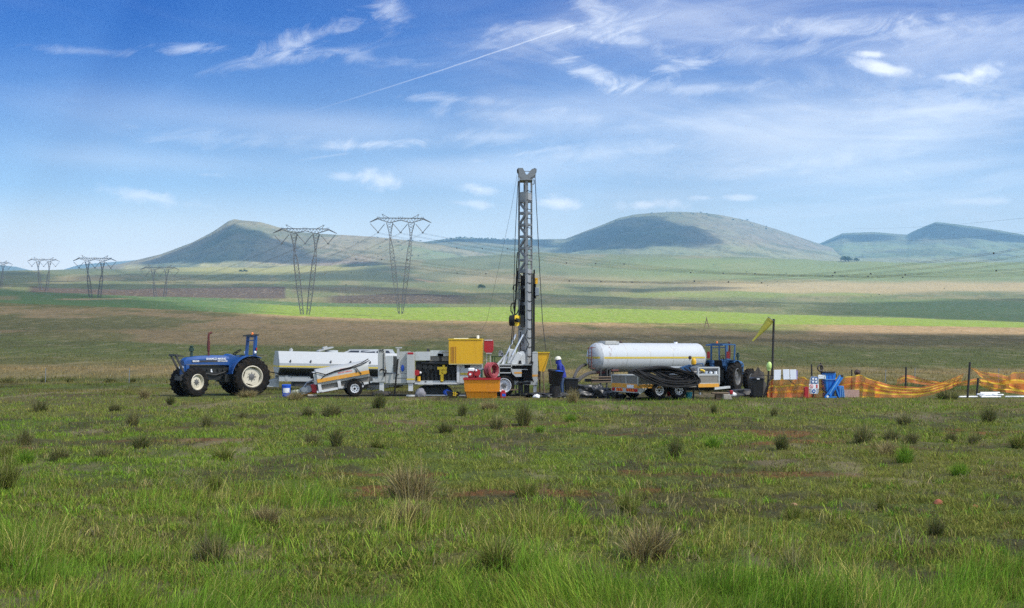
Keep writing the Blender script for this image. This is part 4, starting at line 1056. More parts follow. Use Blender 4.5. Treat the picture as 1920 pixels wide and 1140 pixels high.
crumple('rag_bundle', 'pale bundle of rags between the blue bucket and the green basin', 'rags', (X(556, 51), 51, 0), (.32, .2, .22), mat('pale_rag', (.45, .47, .36), .9), 3)
MB().cyl((X(577, 50.2), 50.2, .05), (X(594, 50.2), 50.25, .05), .05, n=10).build('pipe_offcut', CONC, label='short pale pipe lying under the rusty drawbar', cat='pipe', loc=(X(585, 50.2), 50.2, 0))
# ------------------------------------------------------------------ the drill rig
def drill_rig():
    Y0 = 50.6; D = 2.1; Yb = Y0 + D
    x = lambda p: X(p, Y0)
    z = lambda q: Z(q, Y0)
    r = thing('drill_rig', 'trailer drill rig with tall lattice mast, exposed engine and yellow tank', 'drill rig', (x(860), Y0+1, 0))
    def bx(name, m, x0, x1, q0, q1, y0=0.0, y1=D, parent=None, bevel=0.0, label=None):
        return MB().box(x(x0), x(x1), Y0+y0, Y0+y1, z(q1), z(q0)).build(name, m, parent or r, bevel=bevel, label=label)
    # chassis
    c = MB()
    for y in (.25, D-.4): c.box(x(724), x(1000), Y0+y, Y0+y+.15, z(722), z(714))
    for p in range(735, 1000, 30): c.box(x(p), x(p+4), Y0+.25, Y0+D-.25, z(721), z(715))
    c.build('chassis', GREYW, r)
    d = MB(); d.bar((x(735), Y0+.5, z(722)), (x(690), Y0+1.0, z(730)), .16, .10); d.bar((x(735), Y0+1.6, z(722)), (x(690), Y0+1.1, z(730)), .16, .10); d.bar((x(693), Y0+1.05, z(729.5)), (x(682), Y0+1.05, z(731)), .10)
    d.build('drawbar', WHITE, r)
    # levelling jacks
    def jack(p0, p1, q0, q1, y, foot, stripe=None, red=False):
        j = bx('jack_leg', WHITE, p0, p1, q0, q1, y, y+.32, bevel=.012)
        f = MB(); pm = (p0+p1)/2; w = (p1-p0)*.30
        f.box(x(pm-w), x(pm+w), Y0+y+.06, Y0+y+.26, z(foot), z(q1)); f.cyl((x(pm), Y0+y+.16, 0.0), (x(pm), Y0+y+.16, .06), .22, n=14); f.build('jack_foot', LGREY, j)
        if stripe: MB().box(x(p0)-.003, x(p1)+.003, Y0+y-.004, Y0+y+.1, z(stripe+1.5), z(stripe-1.5)).build('stripe', YSTRIPE, j)
        if red: MB().box(x(p0+1.5), x(p1-1.5), Y0+y-.004, Y0+y, z(664.5), z(660.5)).build('warning_label', RED, j)
        return j
    ja = jack(709, 722, 655, 716, -.1, 735)
    text('lettering', 'WS', .22, (x(715.5), Y0-.104, z(658.3)), ja, BLACK, width=.22)
    hs = MB(); hs.tube([(x(720.5), Y0-.12, z(q)) for q in (662, 675, 690, 704)], .02); hs.tube([(x(713), Y0-.12, z(694)), (x(718), Y0-.2, z(692)), (x(725), Y0-.15, z(695)), (x(721), Y0-.15, z(706))], .03); hs.build('hydraulic_hose', BLACK, ja)
    jb = jack(763, 777, 660, 718, -.1, 733, stripe=711, red=True)
    jc = jack(998, 1008, 660, 722, -.25, 735)
    MB().box(x(998)-.003, x(1008)+.003, Y0-.254, Y0-.1, z(706), z(702)).build('stripe', ORSTRIPE, jc)
    MB().prism([(x(998), z(662)), (x(1000), z(659)), (x(1006), z(659)), (x(1008), z(662))], Y0-.26, Y0+.08).build('jack_cap', WHITE, jc)
    hs = MB(); hs.tube([(x(999), Y0-.3, z(678)), (x(996), Y0-.35, z(690)), (x(997), Y0-.35, z(708)), (x(1000), Y0-.3, z(716))], .025); hs.build('hydraulic_hose', BLACK, jc)
    bx('jack_leg', WHITE, 990, 999, 662, 722, D-.3, D)
    # front boxes and panels
    cb = bx('tool_cabinet', GREYW, 723.5, 737, 667, 699, .0, 1.2, bevel=.01)
    MB().box(x(737), x(745), Y0+.15, Y0+1.1, z(699), z(668)).build('cabinet_side', MESHG, cb)
    MB().box(x(744.5), x(749), Y0-.05, Y0+.1, z(701), z(652)).box(x(742), x(753.5), Y0-.06, Y0+.12, z(653), z(650.6)).build('post', WHITE, r)
    pn = bx('front_panel', WHITE, 749.5, 763, 659, 700, .1, 1.8)
    bl = MB(); bl.ball((x(754.5), Y0+.08, z(690.5)), (.075, .04, .16), 12, 8); bl.build('water_bottle', BLUEPL, pn)
    lw = bx('lower_panel', WHITE, 722.5, 763, 700.5, 719, .05, 1.9, bevel=.01)
    MB().box(x(740), x(763), Y0+.04, Y0+.05, z(709.3), z(708.6)).build('seam', DGREY, lw)
    hd = MB(); hd.bar((x(741), Y0-.25, z(738)), (x(746.5), Y0-.1, z(673)), .05); hd.build('pry_bar', BLACK, r)
    # engine bay
    up = bx('hood_panel', GREYW, 777.5, 806, 659.5, 676, .15, 1.9, bevel=.01)
    up2 = bx('hood_panel', GREYW, 806, 842, 657, 668, .25, 1.9, bevel=.01)
    MB().box(x(806), x(841), Y0+.32, Y0+1.8, z(677), z(668.2)).build('radiator_shroud', MESHG, r)
    MB().box(x(828), x(843), Y0+.2, Y0+1.8, z(660), z(658.2)).build('hood_rail', WHITE, up2)
    eb = MB()
    eb.box(x(778), x(856), Y0+.45, Y0+1.75, z(717), z(677.5))
    for i in range(9): p = 783+i*8; eb.box(x(p), x(p+5), Y0+.28, Y0+.5, z(714), z(700 if i % 2 else 692))
    for i in range(6): p = 786+i*10; eb.cyl((x(p), Y0+.25, z(687+(i*7) % 6)), (x(p), Y0+.5, z(687+(i*7) % 6)), .12, n=10)
    for i in range(9): eb.tube([(x(782+i*8), Y0+.3, z(680)), (x(780+i*8.4), Y0+.2, z(690+i % 3*3)), (x(788+i*8), Y0+.25, z(702)), (x(784+i*8), Y0+.3, z(712))], .025, 5)
    eb.cyl((x(790), Y0+.3, z(681)), (x(846), Y0+.3, z(682)), .09)
    eb.build('engine', ENGINE, r)
    ex = MB(); ex.cyl((x(801), Y0+.5, z(678)), (x(801), Y0+.5, z(660)), .09); ex.cyl((x(801), Y0+.5, z(676)), (x(801), Y0+.5, z(662)), .12); ex.cyl((x(801), Y0+.5, z(660)), (x(801.5), Y0+.5, z(653.5)), .055); ex.build('exhaust_stack', DGREY, r)
    ac = MB(); ac.cyl((x(825), Y0+.4, z(678)), (x(825), Y0+.4, z(668)), .10); ac.box(x(820), x(830.5), Y0+.25, Y0+.6, z(668), z(663)); ac.build('air_cleaner', BLKPL, r)
    yv = MB(); yv.box(x(820), x(837.5), Y0+.12, Y0+.35, z(693), z(688)); yv.cyl((x(831.5), Y0+.2, z(688)), (x(831.5), Y0+.2, z(684.5)), .06); yv.cyl((x(833), Y0+.15, z(697)), (x(833), Y0+.35, z(697)), .11); yv.box(x(823.5), x(828), Y0+.15, Y0+.35, z(703), z(693)); yv.cyl((x(828.5), Y0+.2, z(715)), (x(828.5), Y0+.2, z(701)), .075); yv.build('yellow_pump', YELB, r)
    MB().cyl((x(784.5), Y0+.2, z(715)), (x(784.5), Y0+.2, z(706)), .08).build('oil_filter', YEL, r)
    MB().cyl((x(781), Y0+.16, z(699)), (x(781), Y0+.4, z(699)), .13, n=16).build('fan_pulley', RED, r)
    MB().ball((x(787.5), Y0+.2, z(699)), .055).build('reservoir_cap', LETTER, r)
    fr = MB(); fr.box(x(778), x(861), Y0-.02, Y0+.12, z(720), z(717.4)); fr.box(x(856.5), x(861.5), Y0-.02, Y0+.15, z(719), z(682)); fr.build('frame_rail', LGREY, r)
    # yellow tank with the cabinet under it
    yt = bx('yellow_tank', YEL, 841.5, 904.5, 636, 682, -.15, 1.6, bevel=.015)
    MB().box(x(840.5), x(905), Y0-.18, Y0+1.62, z(636.8), z(635)).build('lid', YELB, yt)
    MB().box(x(851), x(877), Y0+.0, Y0+1.0, z(635), z(634)).build('sheet', LETTER, yt)
    rb = MB()
    for p in (846, 848.5, 851, 854.5): rb.box(x(p), x(p+1.0), Y0-.165, Y0-.14, z(680), z(650))
    rb.build('rib', mat('rust_streak', (.40, .17, .02), .6), yt)
    MB().box(x(842), x(904), Y0-.16, Y0-.12, z(683.3), z(682.1)).build('lower_edge', mat('cream_paint', (.68, .62, .35), .5), yt)
    MB().cyl((x(895.5), Y0+.5, z(635)), (x(895.5), Y0+.5, z(628.5)), .06, n=12).build('filler_cap', LETTER, yt)
    MB().bar((x(886), Y0+.6, z(632.8)), (x(903), Y0+.5, z(634)), .05).bar((x(880), Y0+.6, z(632)), (x(888), Y0+.6, z(632.6)), .03).build('wrench', DGREY, yt)
    lc = bx('lower_cabinet', GREYW, 862, 903, 683.5, 719, .05, 1.5, bevel=.01)
    MB().box(x(863), x(878), Y0+.04, Y0+.05, z(703), z(699)).build('stripe', YSTRIPE, lc)
    MB().box(x(871), x(881), Y0+.03, Y0+.05, z(690), z(684.5)).build('vent', BLACK, lc)
    MB().box(x(903), x(905.5), Y0, Y0+.14, z(719), z(682)).build('frame_post', WHITE, r)
    # red control box
    rd = MB(); rd.prism([(x(909.5), z(637)), (x(923.5), z(637)), (x(925), z(640)), (x(925), z(657)), (x(922), z(661.5)), (x(910.5), z(661.5)), (x(907.5), z(657)), (x(907.5), z(640))], Y0+.1, Y0+.42); rdo = rd.build('control_box', RED, r, bevel=.012)
    MB().box(x(908.5), x(923.5), Y0+.08, Y0+.5, z(638.3), z(637.2)).build('top_edge', LETTER, rdo)
    sp = MB(); sp.box(x(911), x(922), Y0+.1, Y0+.5, z(663.2), z(661.6)); sp.box(x(911.5), x(913), Y0+.2, Y0+.3, z(700), z(663)); sp.bar((x(905), Y0+.3, z(677)), (x(917), Y0+.3, z(664)), .04); sp.box(x(918.5), x(920), Y0+.2, Y0+.3, z(700), z(663)); sp.build('control_stand', WHITE, r)
    # platform railing and lamp
    gr = MB(); GRN = mat('green_rail_paint', (.05, .16, .08), .5)
    for p in (922, 926.5, 946): gr.bar((x(p), Y0+1.7, z(692)), (x(p), Y0+1.7, z(669)), .04)
    gr.bar((x(920), Y0+1.7, z(669)), (x(946), Y0+1.7, z(669)), .04); gr.bar((x(920), Y0+1.7, z(680)), (x(946), Y0+1.7, z(680)), .03); gr.build('railing', GRN, r)
    gb = MB(); gb.prism([(x(934), z(668)), (x(934.5), z(657.5)), (x(940.5), z(657)), (x(943.5), z(663)), (x(943.5), z(668))], Y0+1.4, Y0+1.8); gbo = gb.build('meter_box', LGREY, r)
    MB().box(x(935), x(938.5), Y0+1.39, Y0+1.40, z(661), z(659)).box(x(939.5), x(942), Y0+1.39, Y0+1.40, z(666), z(662)).build('meter_face', BLKPL, gbo)
    # deck over the wheel
    dk = MB(); dk.box(x(934), x(999), Y0+.0, Y0+D, z(685), z(682.8)); dk.box(x(935), x(960), Y0-.02, Y0+.1, z(690), z(688)); dk.box(x(935), x(962), Y0-.02, Y0+.1, z(700), z(698)); dk.box(x(934), x(936.5), Y0-.02, Y0+.15, z(705), z(683)); dk.box(x(958), x(960), Y0-.02, Y0+.12, z(700), z(683)); dk.box(x(960), x(990), Y0, Y0+.1, z(693.5), z(692)); dk.build('deck_frame', WHITE, r)
    ch = MB(); ch.box(x(937), x(998), Y0+.2, Y0+1.8, z(714), z(686)); ch.build('deck_underside', BLACK, r)
    gp = MB(); gp.prism([(x(960), z(693)), (x(978), z(692.5)), (x(978), z(706.5)), (x(967), z(706.5)), (x(960), z(700))], Y0-.05, Y0-.02); gpo = gp.build('guard_plate', WHITE, r)
    MB().box(x(964), x(978.4), Y0-.056, Y0-.05, z(700.5), z(697.5)).build('stripe', ORSTRIPE, gpo)
    for y, s in ((.15, -1), (D-.15, 1)): wheel_parts(r, (x(945), Y0+y, .485), (0, s, 0), .485, .30, .33, TYRE, RIMW, local=False)
    MB().cyl((x(945), Y0+.2, .485), (x(945), Y0+D-.2, .485), .08).build('axle', DGREY, r)
    lj = MB()
    for y in (.2, 1.6): lj.box(x(972), x(981), Y0+y, Y0+y+.25, .06, z(706)); lj.cyl((x(976.5), Y0+y+.12, 0), (x(976.5), Y0+y+.12, .07), .24, n=12)
    lj.box(x(966), x(994), Y0+.3, Y0+.7, z(718), z(712)); lj.cyl((x(974), Y0+.05, z(718)), (x(995), Y0+.05, z(718)), .06); lj.bar((x(966), Y0+.2, .1), (x(970), Y0+.2, z(718)), .05); lj.box(x(983), x(993), Y0+.5, Y0+1.5, .12, z(716)); lj.build('drill_table', ENGINE, r)
    MB().bar((x(957), Y0-.05, .30), (x(972), Y0, .30), .06).build('brace', WOOD, r)
    # ---------------- mast
    yA, yB, yC, yD = Y0+1.05, Y0+.62, Y0+1.0, Y0+1.5
    top, mid, bot = z(333), z(505), z(688)
    CH = {'A': (973.5, yA), 'B': (988.0, yB), 'C': (997.2, yC), 'D': (984, yD)}
    ms = MB()
    def pt(k, zz): return Vector((x(CH[k][0]), CH[k][1], zz))
    for k in 'ABCD':
        w = .12 if k == 'B' else .085
        ms.bar(pt(k, bot), pt(k, top), w, w)
    n = 24; zs = np.linspace(mid-.1, top-.15, n+1)[::2]
    zz = list(np.linspace(mid-.05, top-.95, 7))
    for i, (a, b) in enumerate(zip(zz, zz[1:])):
        p, q = (('A', a), ('B', b)) if i % 2 == 0 else (('B', a), ('A', b))
        ms.bar(pt(*p), pt(*q), .085)
    for a in zz:
        ms.bar(pt('A', a), pt('B', a), .10); ms.bar(pt('B', a), pt('C', a), .09); ms.bar(pt('C', a), pt('D', a), .07); ms.bar(pt('A', a), pt('D', a), .07)
    for a in np.linspace(mid, bot+.6, 6): ms.bar(pt('A', a), pt('B', a), .13, .06)
    mast = ms.build('mast', MAST, r, angle=10)
    rg = MB()
    for a in np.arange(bot+.5, top-.4, .42):
        p0 = pt('B', a); p1 = pt('C', a); off = Vector((.02, -.09, 0))
        rg.tube([p0+off, p0.lerp(p1, .5)+off*1.6-Vector((0, 0, .03)), p1+off], .017, 5)
    rg.build('rung', DGREY, mast)
    pl = MB(); pl.add([], [])
    def plate(ka, kb, z0, z1, inset=.0, t=.03, push=(0, 0)):
        a, b = pt(ka, 0), pt(kb, 0); n_ = (b-a).cross(Vector((0, 0, 1))).normalized()*t
        o_ = Vector((push[0], push[1], 0)); a, b = a+o_, b+o_
        A_ = a.lerp(b, inset); B_ = a.lerp(b, 1-inset)
        v = [Vector((p.x, p.y, q)) + s for s in (Vector(), n_) for p, q in ((A_, z0), (B_, z0), (B_, z1), (A_, z1))]
        pl.add(v, [(0, 1, 2, 3), (4, 7, 6, 5), (0, 4, 5, 1), (1, 5, 6, 2), (2, 6, 7, 3), (3, 7, 4, 0)])
    plate('B', 'C', bot, mid+.05, .02, push=(-.0, -.07))
    plate('A', 'B', bot, z(608), .0, push=(0, -.03))
    pl.build('mast_plate', MASTP, mast, angle=10); pl = MB()
    plate('A', 'B', z(372), z(355), .1, push=(0, -.03)); plate('B', 'C', z(372), z(357), .1, push=(0, -.03))
    pl.build('mast_plate', MASTP, mast, angle=10)
    ik = MB(); ik.box(x(976), x(985), yA+.05, yA+.10, z(608), mid-.2); ik.build('mast_interior_shade', BLACK, mast)  # black sheet added for the dark inside the open lattice
    ral = MB(); ral.box(x(999.3), x(1003.6), yC-.2, yC+.1, z(690), z(510)); ral.box(x(1001), x(1004), yC-.15, yC+.05, z(510), z(503)); ral.build('slide_rail', BLKPL, mast)
    ro = MB(); ro.box(x(1004), x(1011.5), yC-.25, yC+.1, z(553), z(537)); ro.build('rotary_head', GALV, mast, bevel=.02)
    MB().cyl((x(1005.5), yC-.1, z(530)), (x(1005.5), yC-.1, z(519)), .09).box(x(1002), x(1008), yC-.2, yC, z(521), z(519.5)).build('drive_motor', YEL, mast)
    MB().box(x(1001), x(1006), yC-.2, yC, z(558), z(530)).build('carriage', ENGINE, mast)
    # crown block: V of two cheek plates
    cr = MB(); f = lambda a, b: (x(930+a/6.333), z(300+b/6.333))
    poly = [f(*p) for p in ((265, 72), (320, 72), (360, 150), (376, 150), (430, 82), (478, 82), (475, 152), (402, 200), (330, 212), (275, 165))]
    for y in (yB-.12, yB+.55): cr.prism(poly, y, y+.05)
    cr.box(x(974), x(999), yB-.15, yB+.7, z(334.5), z(332)); cr.bar((x(981), yB+.2, z(315.5)), (x(996), yB+.2, z(316)), .03)
    cro = cr.build('crown_block', MAST, mast)
    for p in (973, 1003):
        MB().cyl((x(p), yB-.05, z(315)), (x(p), yB+.5, z(315)), .09, n=14).build('sheave', DGREY, cro)
    MB().tube([(x(1000), yB, z(333)), (x(1002), yB, z(334)), (x(1002), yB, z(341)), (x(999), yB, z(342))], .02).build('hook', DGREY, mast)
    # winch
    wn = MB(); wn.cyl((x(956), yA-.45, z(600.5)), (x(966), yA-.5, z(600.5)), .245, n=24); w1 = wn.build('winch_drum', BLACK, mast)
    wf = MB(); ax = Vector((.55, -.83, 0)); cc = Vector((x(968), yA-.5, z(600.5)))
    wf.lathe(cc, ax, [(.25, -.06), (.25, .04), (.12, .045), (.12, -.02), (0, -.02)], 26); wf.build('winch_flange', YELB, w1)
    MB().cyl(cc, cc+ax*.22, .07).cyl(cc+ax*.1, cc+ax*.16, .10).box(x(976), x(983), yA-.5, yA-.2, z(612), z(590)).build('winch_motor', ENGINE, w1)
    # hydraulic rams and legs
    for (a, b, dy) in (((967.5, 627), (948, 669), .5), ((981, 627), (960.5, 667), .1)):
        p = Vector((x(a[0]), Y0+dy+.3, z(a[1]))); q = Vector((x(b[0]), Y0+dy, z(b[1])))
        rm = MB().cyl(p, q, .042, n=10).build('ram_rod', CHROME, r)
    for (a, b, w, dy) in (((949, 666), (932, 684), .10, .5), ((950, 668), (940, 690), .16, .4), ((962, 655), (957, 682), .30, .3), ((975, 662), (962, 684), .26, .15)):
        MB().bar((x(a[0]), Y0+dy, z(a[1])), (x(b[0]), Y0+dy, z(b[1])), w, .14).build('ram_bracket', LGREY, r, bevel=.02)
    bp = MB(); bp.prism([(x(968), z(684)), (x(970), z(664)), (x(976), z(658.5)), (x(982), z(659)), (x(985), z(665)), (x(985), z(684)), (x(979), z(684)), (x(977), z(676)), (x(973), z(676)), (x(971), z(684))], Y0+.3, Y0+.5); bp.build('mast_bracket', LGREY, r)
    hz = MB()
    for pts in (((985, 660), (992, 645), (984, 632), (989, 618)), ((974, 640), (968, 650), (962, 640), (964, 612)), ((961, 611), (959, 640), (957, 655)), ((976, 660), (983, 656), (981, 684))):
        hz.tube([(x(a), Y0+.35, z(b)) for a, b in pts], .022, 6)
    hz.build('hydraulic_hose', BLACK, r)
    hu = MB()
    for pts in (((970, 500), (968, 520), (967, 560), (965, 590)), ((971, 505), (970, 535), (966, 545), (962, 540), (963, 533), (967, 532)), ((966, 560), (964, 575), (965, 588)), ((958, 572), (960, 567), (965, 567)), ((958, 572), (958, 582), (963, 590)), ((972, 580), (970, 586), (965, 590)), ((968, 528), (985, 526))):
        hu.tube([(x(a), yA-.2, z(b)) for a, b in pts], .028, 6)
    hu.build('hydraulic_hose', BLACK, mast)
    for k, (p0, p1, q0, q1) in enumerate(((976.5, 975.5, 512, 606), (978.5, 979.5, 520, 604), (981, 982.5, 508, 588), (970.5, 968.5, 470, 560), (977, 974, 622, 684), (982, 984, 634, 682))):
        MB().tube([(x(p0+(p1-p0)*t+1.1*math.sin(t*5+k)), yA-.28-.03*(k % 2), z(q0+(q1-q0)*t)) for t in np.linspace(0, 1, 12)], .024, 6).build('hydraulic_hose', BLACK, mast)
    for q in (520, 540, 560, 580, 616, 640): MB().box(x(973), x(985), yA-.32, yA-.24, z(q+1.2), z(q)).build('hose_clamp', ENGINE, mast)
    # ropes
    for pts, rr in ((((972.5, 318), (970, 360), (966, 440), (963, 560), (961, 592)), .016), (((1003.5, 318), (1007, 390), (1012, 490), (1018, 600), (1025, 662)), .018), (((970, 320), (960, 380), (945, 452), (930, 520), (912, 600), (895, 634)), .006), (((974.5, 330), (973.2, 420), (972, 505)), .014)):
        MB().tube([(x(a), yB+.2, z(b)) for a, b in pts], rr, 5).build('wire_rope', DGREY, mast)
    # yellow chip hopper on the right end
    hp_ = MB(); hp_.prism([(x(1008.5), z(661)), (x(1031), z(661)), (x(1022.5), z(694)), (x(1020), z(697)), (x(1011.5), z(696))], Y0+.2, Y0+.9); hpo = hp_.build('sample_hopper', YEL, r)
    MB().box(x(1008), x(1031.5), Y0+.15, Y0+.95, z(661.3), z(660)).build('hopper_rim', YELB, hpo)
    st = MB(); st.bar((x(1019), Y0+.5, z(696)), (x(1021), Y0+.4, .05), .05); st.bar((x(1012), Y0+.5, z(696)), (x(1013), Y0+.7, .05), .08); st.bar((x(1030), Y0+.2, z(662)), (x(1034), Y0-.2, z(692)), .025); st.box(x(1009), x(1014), Y0+.3, Y0+.7, z(712), z(697)); st.build('hopper_stand', WOOD, hpo)
    return r
drill_rig()

# ------------------------------------------------------------------ things in front of the rig
def mud_bin():
    Y0 = 48.9; x = lambda p: X(p, Y0); z = lambda q: Z(q, Y0)
    r = thing('mud_bin', 'orange steel bin with red rim and tapered sides in front of the rig', 'bin', (x(904), Y0, 0))
    b = MB(); d0, d1 = .45, .62
    def ring(x0, x1, zz, d): return [(x0, Y0-d, zz), (x1, Y0-d, zz), (x1, Y0+d, zz), (x0, Y0+d, zz)]
    rings = [ring(x(877), x(931.5), .0, .42), ring(x(874), x(932), z(733.5), .47), ring(x(872.5), x(937), z(733.4), .53), ring(x(870.5), x(937.5), z(711), .6), ring(x(872), x(936), z(711), .57), ring(x(878), x(930), .06, .40)]
    vs = [p for q in rings for p in q]
    fs = [(k*4+i, k*4+(i+1) % 4, (k+1)*4+(i+1) % 4, (k+1)*4+i) for k in range(5) for i in range(4)] + [(3, 2, 1, 0), (20, 21, 22, 23)]
    b.add(vs, fs); bo = b.build('shell', ORANGE, r, angle=15)
    m = MB(); m.box(x(869.5), x(938.5), Y0-.64, Y0-.57, z(711.5), z(708)); m.box(x(869.5), x(938.5), Y0+.57, Y0+.64, z(711.5), z(708)); m.box(x(869.5), x(872.5), Y0-.57, Y0+.57, z(711.5), z(708)); m.box(x(935.5), x(938.5), Y0-.57, Y0+.57, z(711.5), z(708)); m.build('rim', RED, r)
    sl = MB(); sl.box(x(917), x(933), Y0-.56, Y0-.50, z(734.2), z(732.8)); sl.build('fold', mat('dark_orange_edge', (.40, .14, .01), .6), r)
    bd = MB(); bd.box(x(871.5), x(935.5), Y0-.56, Y0+.56, z(712.6), z(711.4)); bd.build('cover_board', WOOD, r)
    return r
mud_bin()
def hose_coil():
    Y0 = 49.0; c = Vector((X(921.5, Y0), Y0, Z(694.5, Y0))); ax = Vector((.80, -.60, 0)).normalized(); Rm = rot_between(ax)
    r = thing('hose_coil', 'coiled red hose standing on the orange bin', 'hose', (c.x, c.y, Z(711, Y0)))
    q = random.Random(4)
    for layer in range(3):
        m = MB(); pts = []
        for i in range(20*6+1):
            a = 2*PI*i/20; rad = .235+.045*layer + .010*math.sin(a*.37+layer); h = -.16 + .32*i/(120) + .012*math.sin(a*1.7)
            pts.append(c + Rm @ Vector((math.cos(a)*rad, math.sin(a)*rad, h if layer % 2 == 0 else -h)))
        m.tube(pts, .026, 6); m.build('hose_layer', REDH, r)
hose_coil()
def petrol_pump():
    Y0 = 49.0; x = lambda p: X(p, Y0); z = lambda q: Z(q, Y0); zb = z(711)
    r = thing('petrol_pump', 'small red petrol pump with white tank on the orange bin', 'pump', (x(888), Y0, zb))
    MB().box(x(878), x(889.5), Y0-.16, Y0+.16, z(696), z(690)).build('fuel_tank', LETTER, r, bevel=.03)
    e = MB(); e.cyl((x(882), Y0-.18, z(701.5)), (x(882), Y0+.1, z(701.5)), .125, n=16); e.box(x(878), x(893), Y0-.1, Y0+.15, zb+.03, z(696)); e.build('engine', RED, r)
    MB().cyl((x(894.5), Y0-.16, z(698.5)), (x(894.5), Y0+.1, z(698.5)), .15, n=16).box(x(891), x(898), Y0-.1, Y0+.1, zb+.03, z(700)).build('pump_housing', RED, r)
    MB().cyl((x(882), Y0-.2, z(701.5)), (x(882), Y0-.18, z(701.5)), .05).ball((x(893), Y0-.17, z(694.5)), .05).build('starter', LETTER, r)
    MB().cyl((x(897), Y0, z(693.5)), (x(909), Y0, z(692)), .045).build('outlet_pipe', GALV, r)
    MB().box(x(902), x(905), Y0-.08, Y0+.08, zb, z(693)).build('valve_body', GREEN, r)
    MB().box(x(876), x(905), Y0-.18, Y0+.18, zb, zb+.035).build('base_plate', DGREY, r)
petrol_pump()
def jerry():
    Y0 = 48.7; x = lambda p: X(p, Y0); z = lambda q: Z(q, Y0)
    r = thing('jerry_can', 'small red can with blue label beside the orange bin', 'can', (x(943.5), Y0, 0))
    MB().box(x(938), x(948.5), Y0-.1, Y0+.1, 0, z(735)).prism([(x(939), z(735)), (x(948), z(735)), (x(946), z(731.5)), (x(941), z(731.5))], Y0-.08, Y0+.08).build('shell', RED, r, bevel=.02)
    MB().box(x(941.5), x(948), Y0-.106, Y0-.1, z(743), z(738)).build('paper_label', BLUEPL, r)
    MB().cyl((x(942), Y0, z(731.5)), (x(942), Y0, z(729.8)), .035, n=10).build('cap', LETTER, r)
jerry()
crumple('blue_sack', 'crumpled blue plastic sack under the rig engine', 'sack', (X(839, 50.9), 50.9, .05), (.20, .16, .20), BLUEPL, 9)
crumple('grey_sack', 'grey crumpled sack under the front of the rig', 'sack', (X(788, 50.2), 50.2, 0), (.24, .2, .26), mat('grey_sacking', (.22, .22, .25), .8), 12)
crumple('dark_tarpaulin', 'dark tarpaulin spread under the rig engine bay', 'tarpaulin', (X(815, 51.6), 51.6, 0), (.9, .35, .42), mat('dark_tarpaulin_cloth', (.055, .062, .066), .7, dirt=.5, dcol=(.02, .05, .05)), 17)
MB().cyl((X(798, 50.0), 50.0, .06), (X(873, 50.0), 50.05, .05), .035, n=8).build('drill_pipe', GALV, label='long thin pale pipe lying on the ground below the rig', cat='pipe', loc=(X(830, 50), 50, 0))
def tool_tray():
    Y0 = 50.1; x = lambda p: X(p, Y0); z = lambda q: Z(q, Y0)
    r = thing('tool_tray', 'black tool tray with yellow fittings on the ground below the yellow tank', 'tray', (x(850), Y0, 0))
    MB().prism([(x(837), z(733)), (x(852), z(735)), (x(852), .02), (x(840), .02)], Y0-.15, Y0+.15).build('tray', BLKPL, r)
    MB().bar((x(850), Y0-.16, z(735)), (x(855), Y0-.16, .04), .05).bar((x(855), Y0-.16, z(735)), (x(850), Y0-.16, .05), .05).bar((x(850), Y0-.16, z(739)), (x(858), Y0-.16, z(738)), .04).build('fitting', YELB, r)
    MB().cyl((x(858), Y0-.1, z(738)), (x(858), Y0+.1, z(738)), .10, n=14).build('hose_reel', BLACK, r)
tool_tray()
crumple('oily_rags', 'heap of dark oily cloths under the rig drawbar', 'rags', (X(715, 50.6), 50.6, 0), (.45, .25, .20), mat('oily_cloth', (.03, .028, .026), .8, dirt=.5, dcol=(.1, .08, .06)), 23)
crumple('paper_bag', 'white paper bag lying before the mast foot', 'bag', (X(1006, 48.9), 48.9, 0), (.16, .1, .12), LETTER, 5)
crumple('wet_tarpaulin', 'flat black tarpaulin around the feet of the worker', 'tarpaulin', (X(1028, 49.5), 49.5, 0), (1.05, .6, .17), SHEET, 31, 50, 24, .5)
crumple('sheet_heap', 'big crumpled heap of black plastic sheeting left of the hose trailer', 'sheeting', (X(1112, 48.9), 48.9, 0), (.85, .55, .46), SHEET, 44, 60, 34, .55)
crumple('sheet_edge', 'low trailing fold of black sheeting beside the trailer tail lights', 'sheeting', (X(1143, 48.7), 48.7, 0), (.55, .35, .20), SHEET, 47, 44, 24, .6)

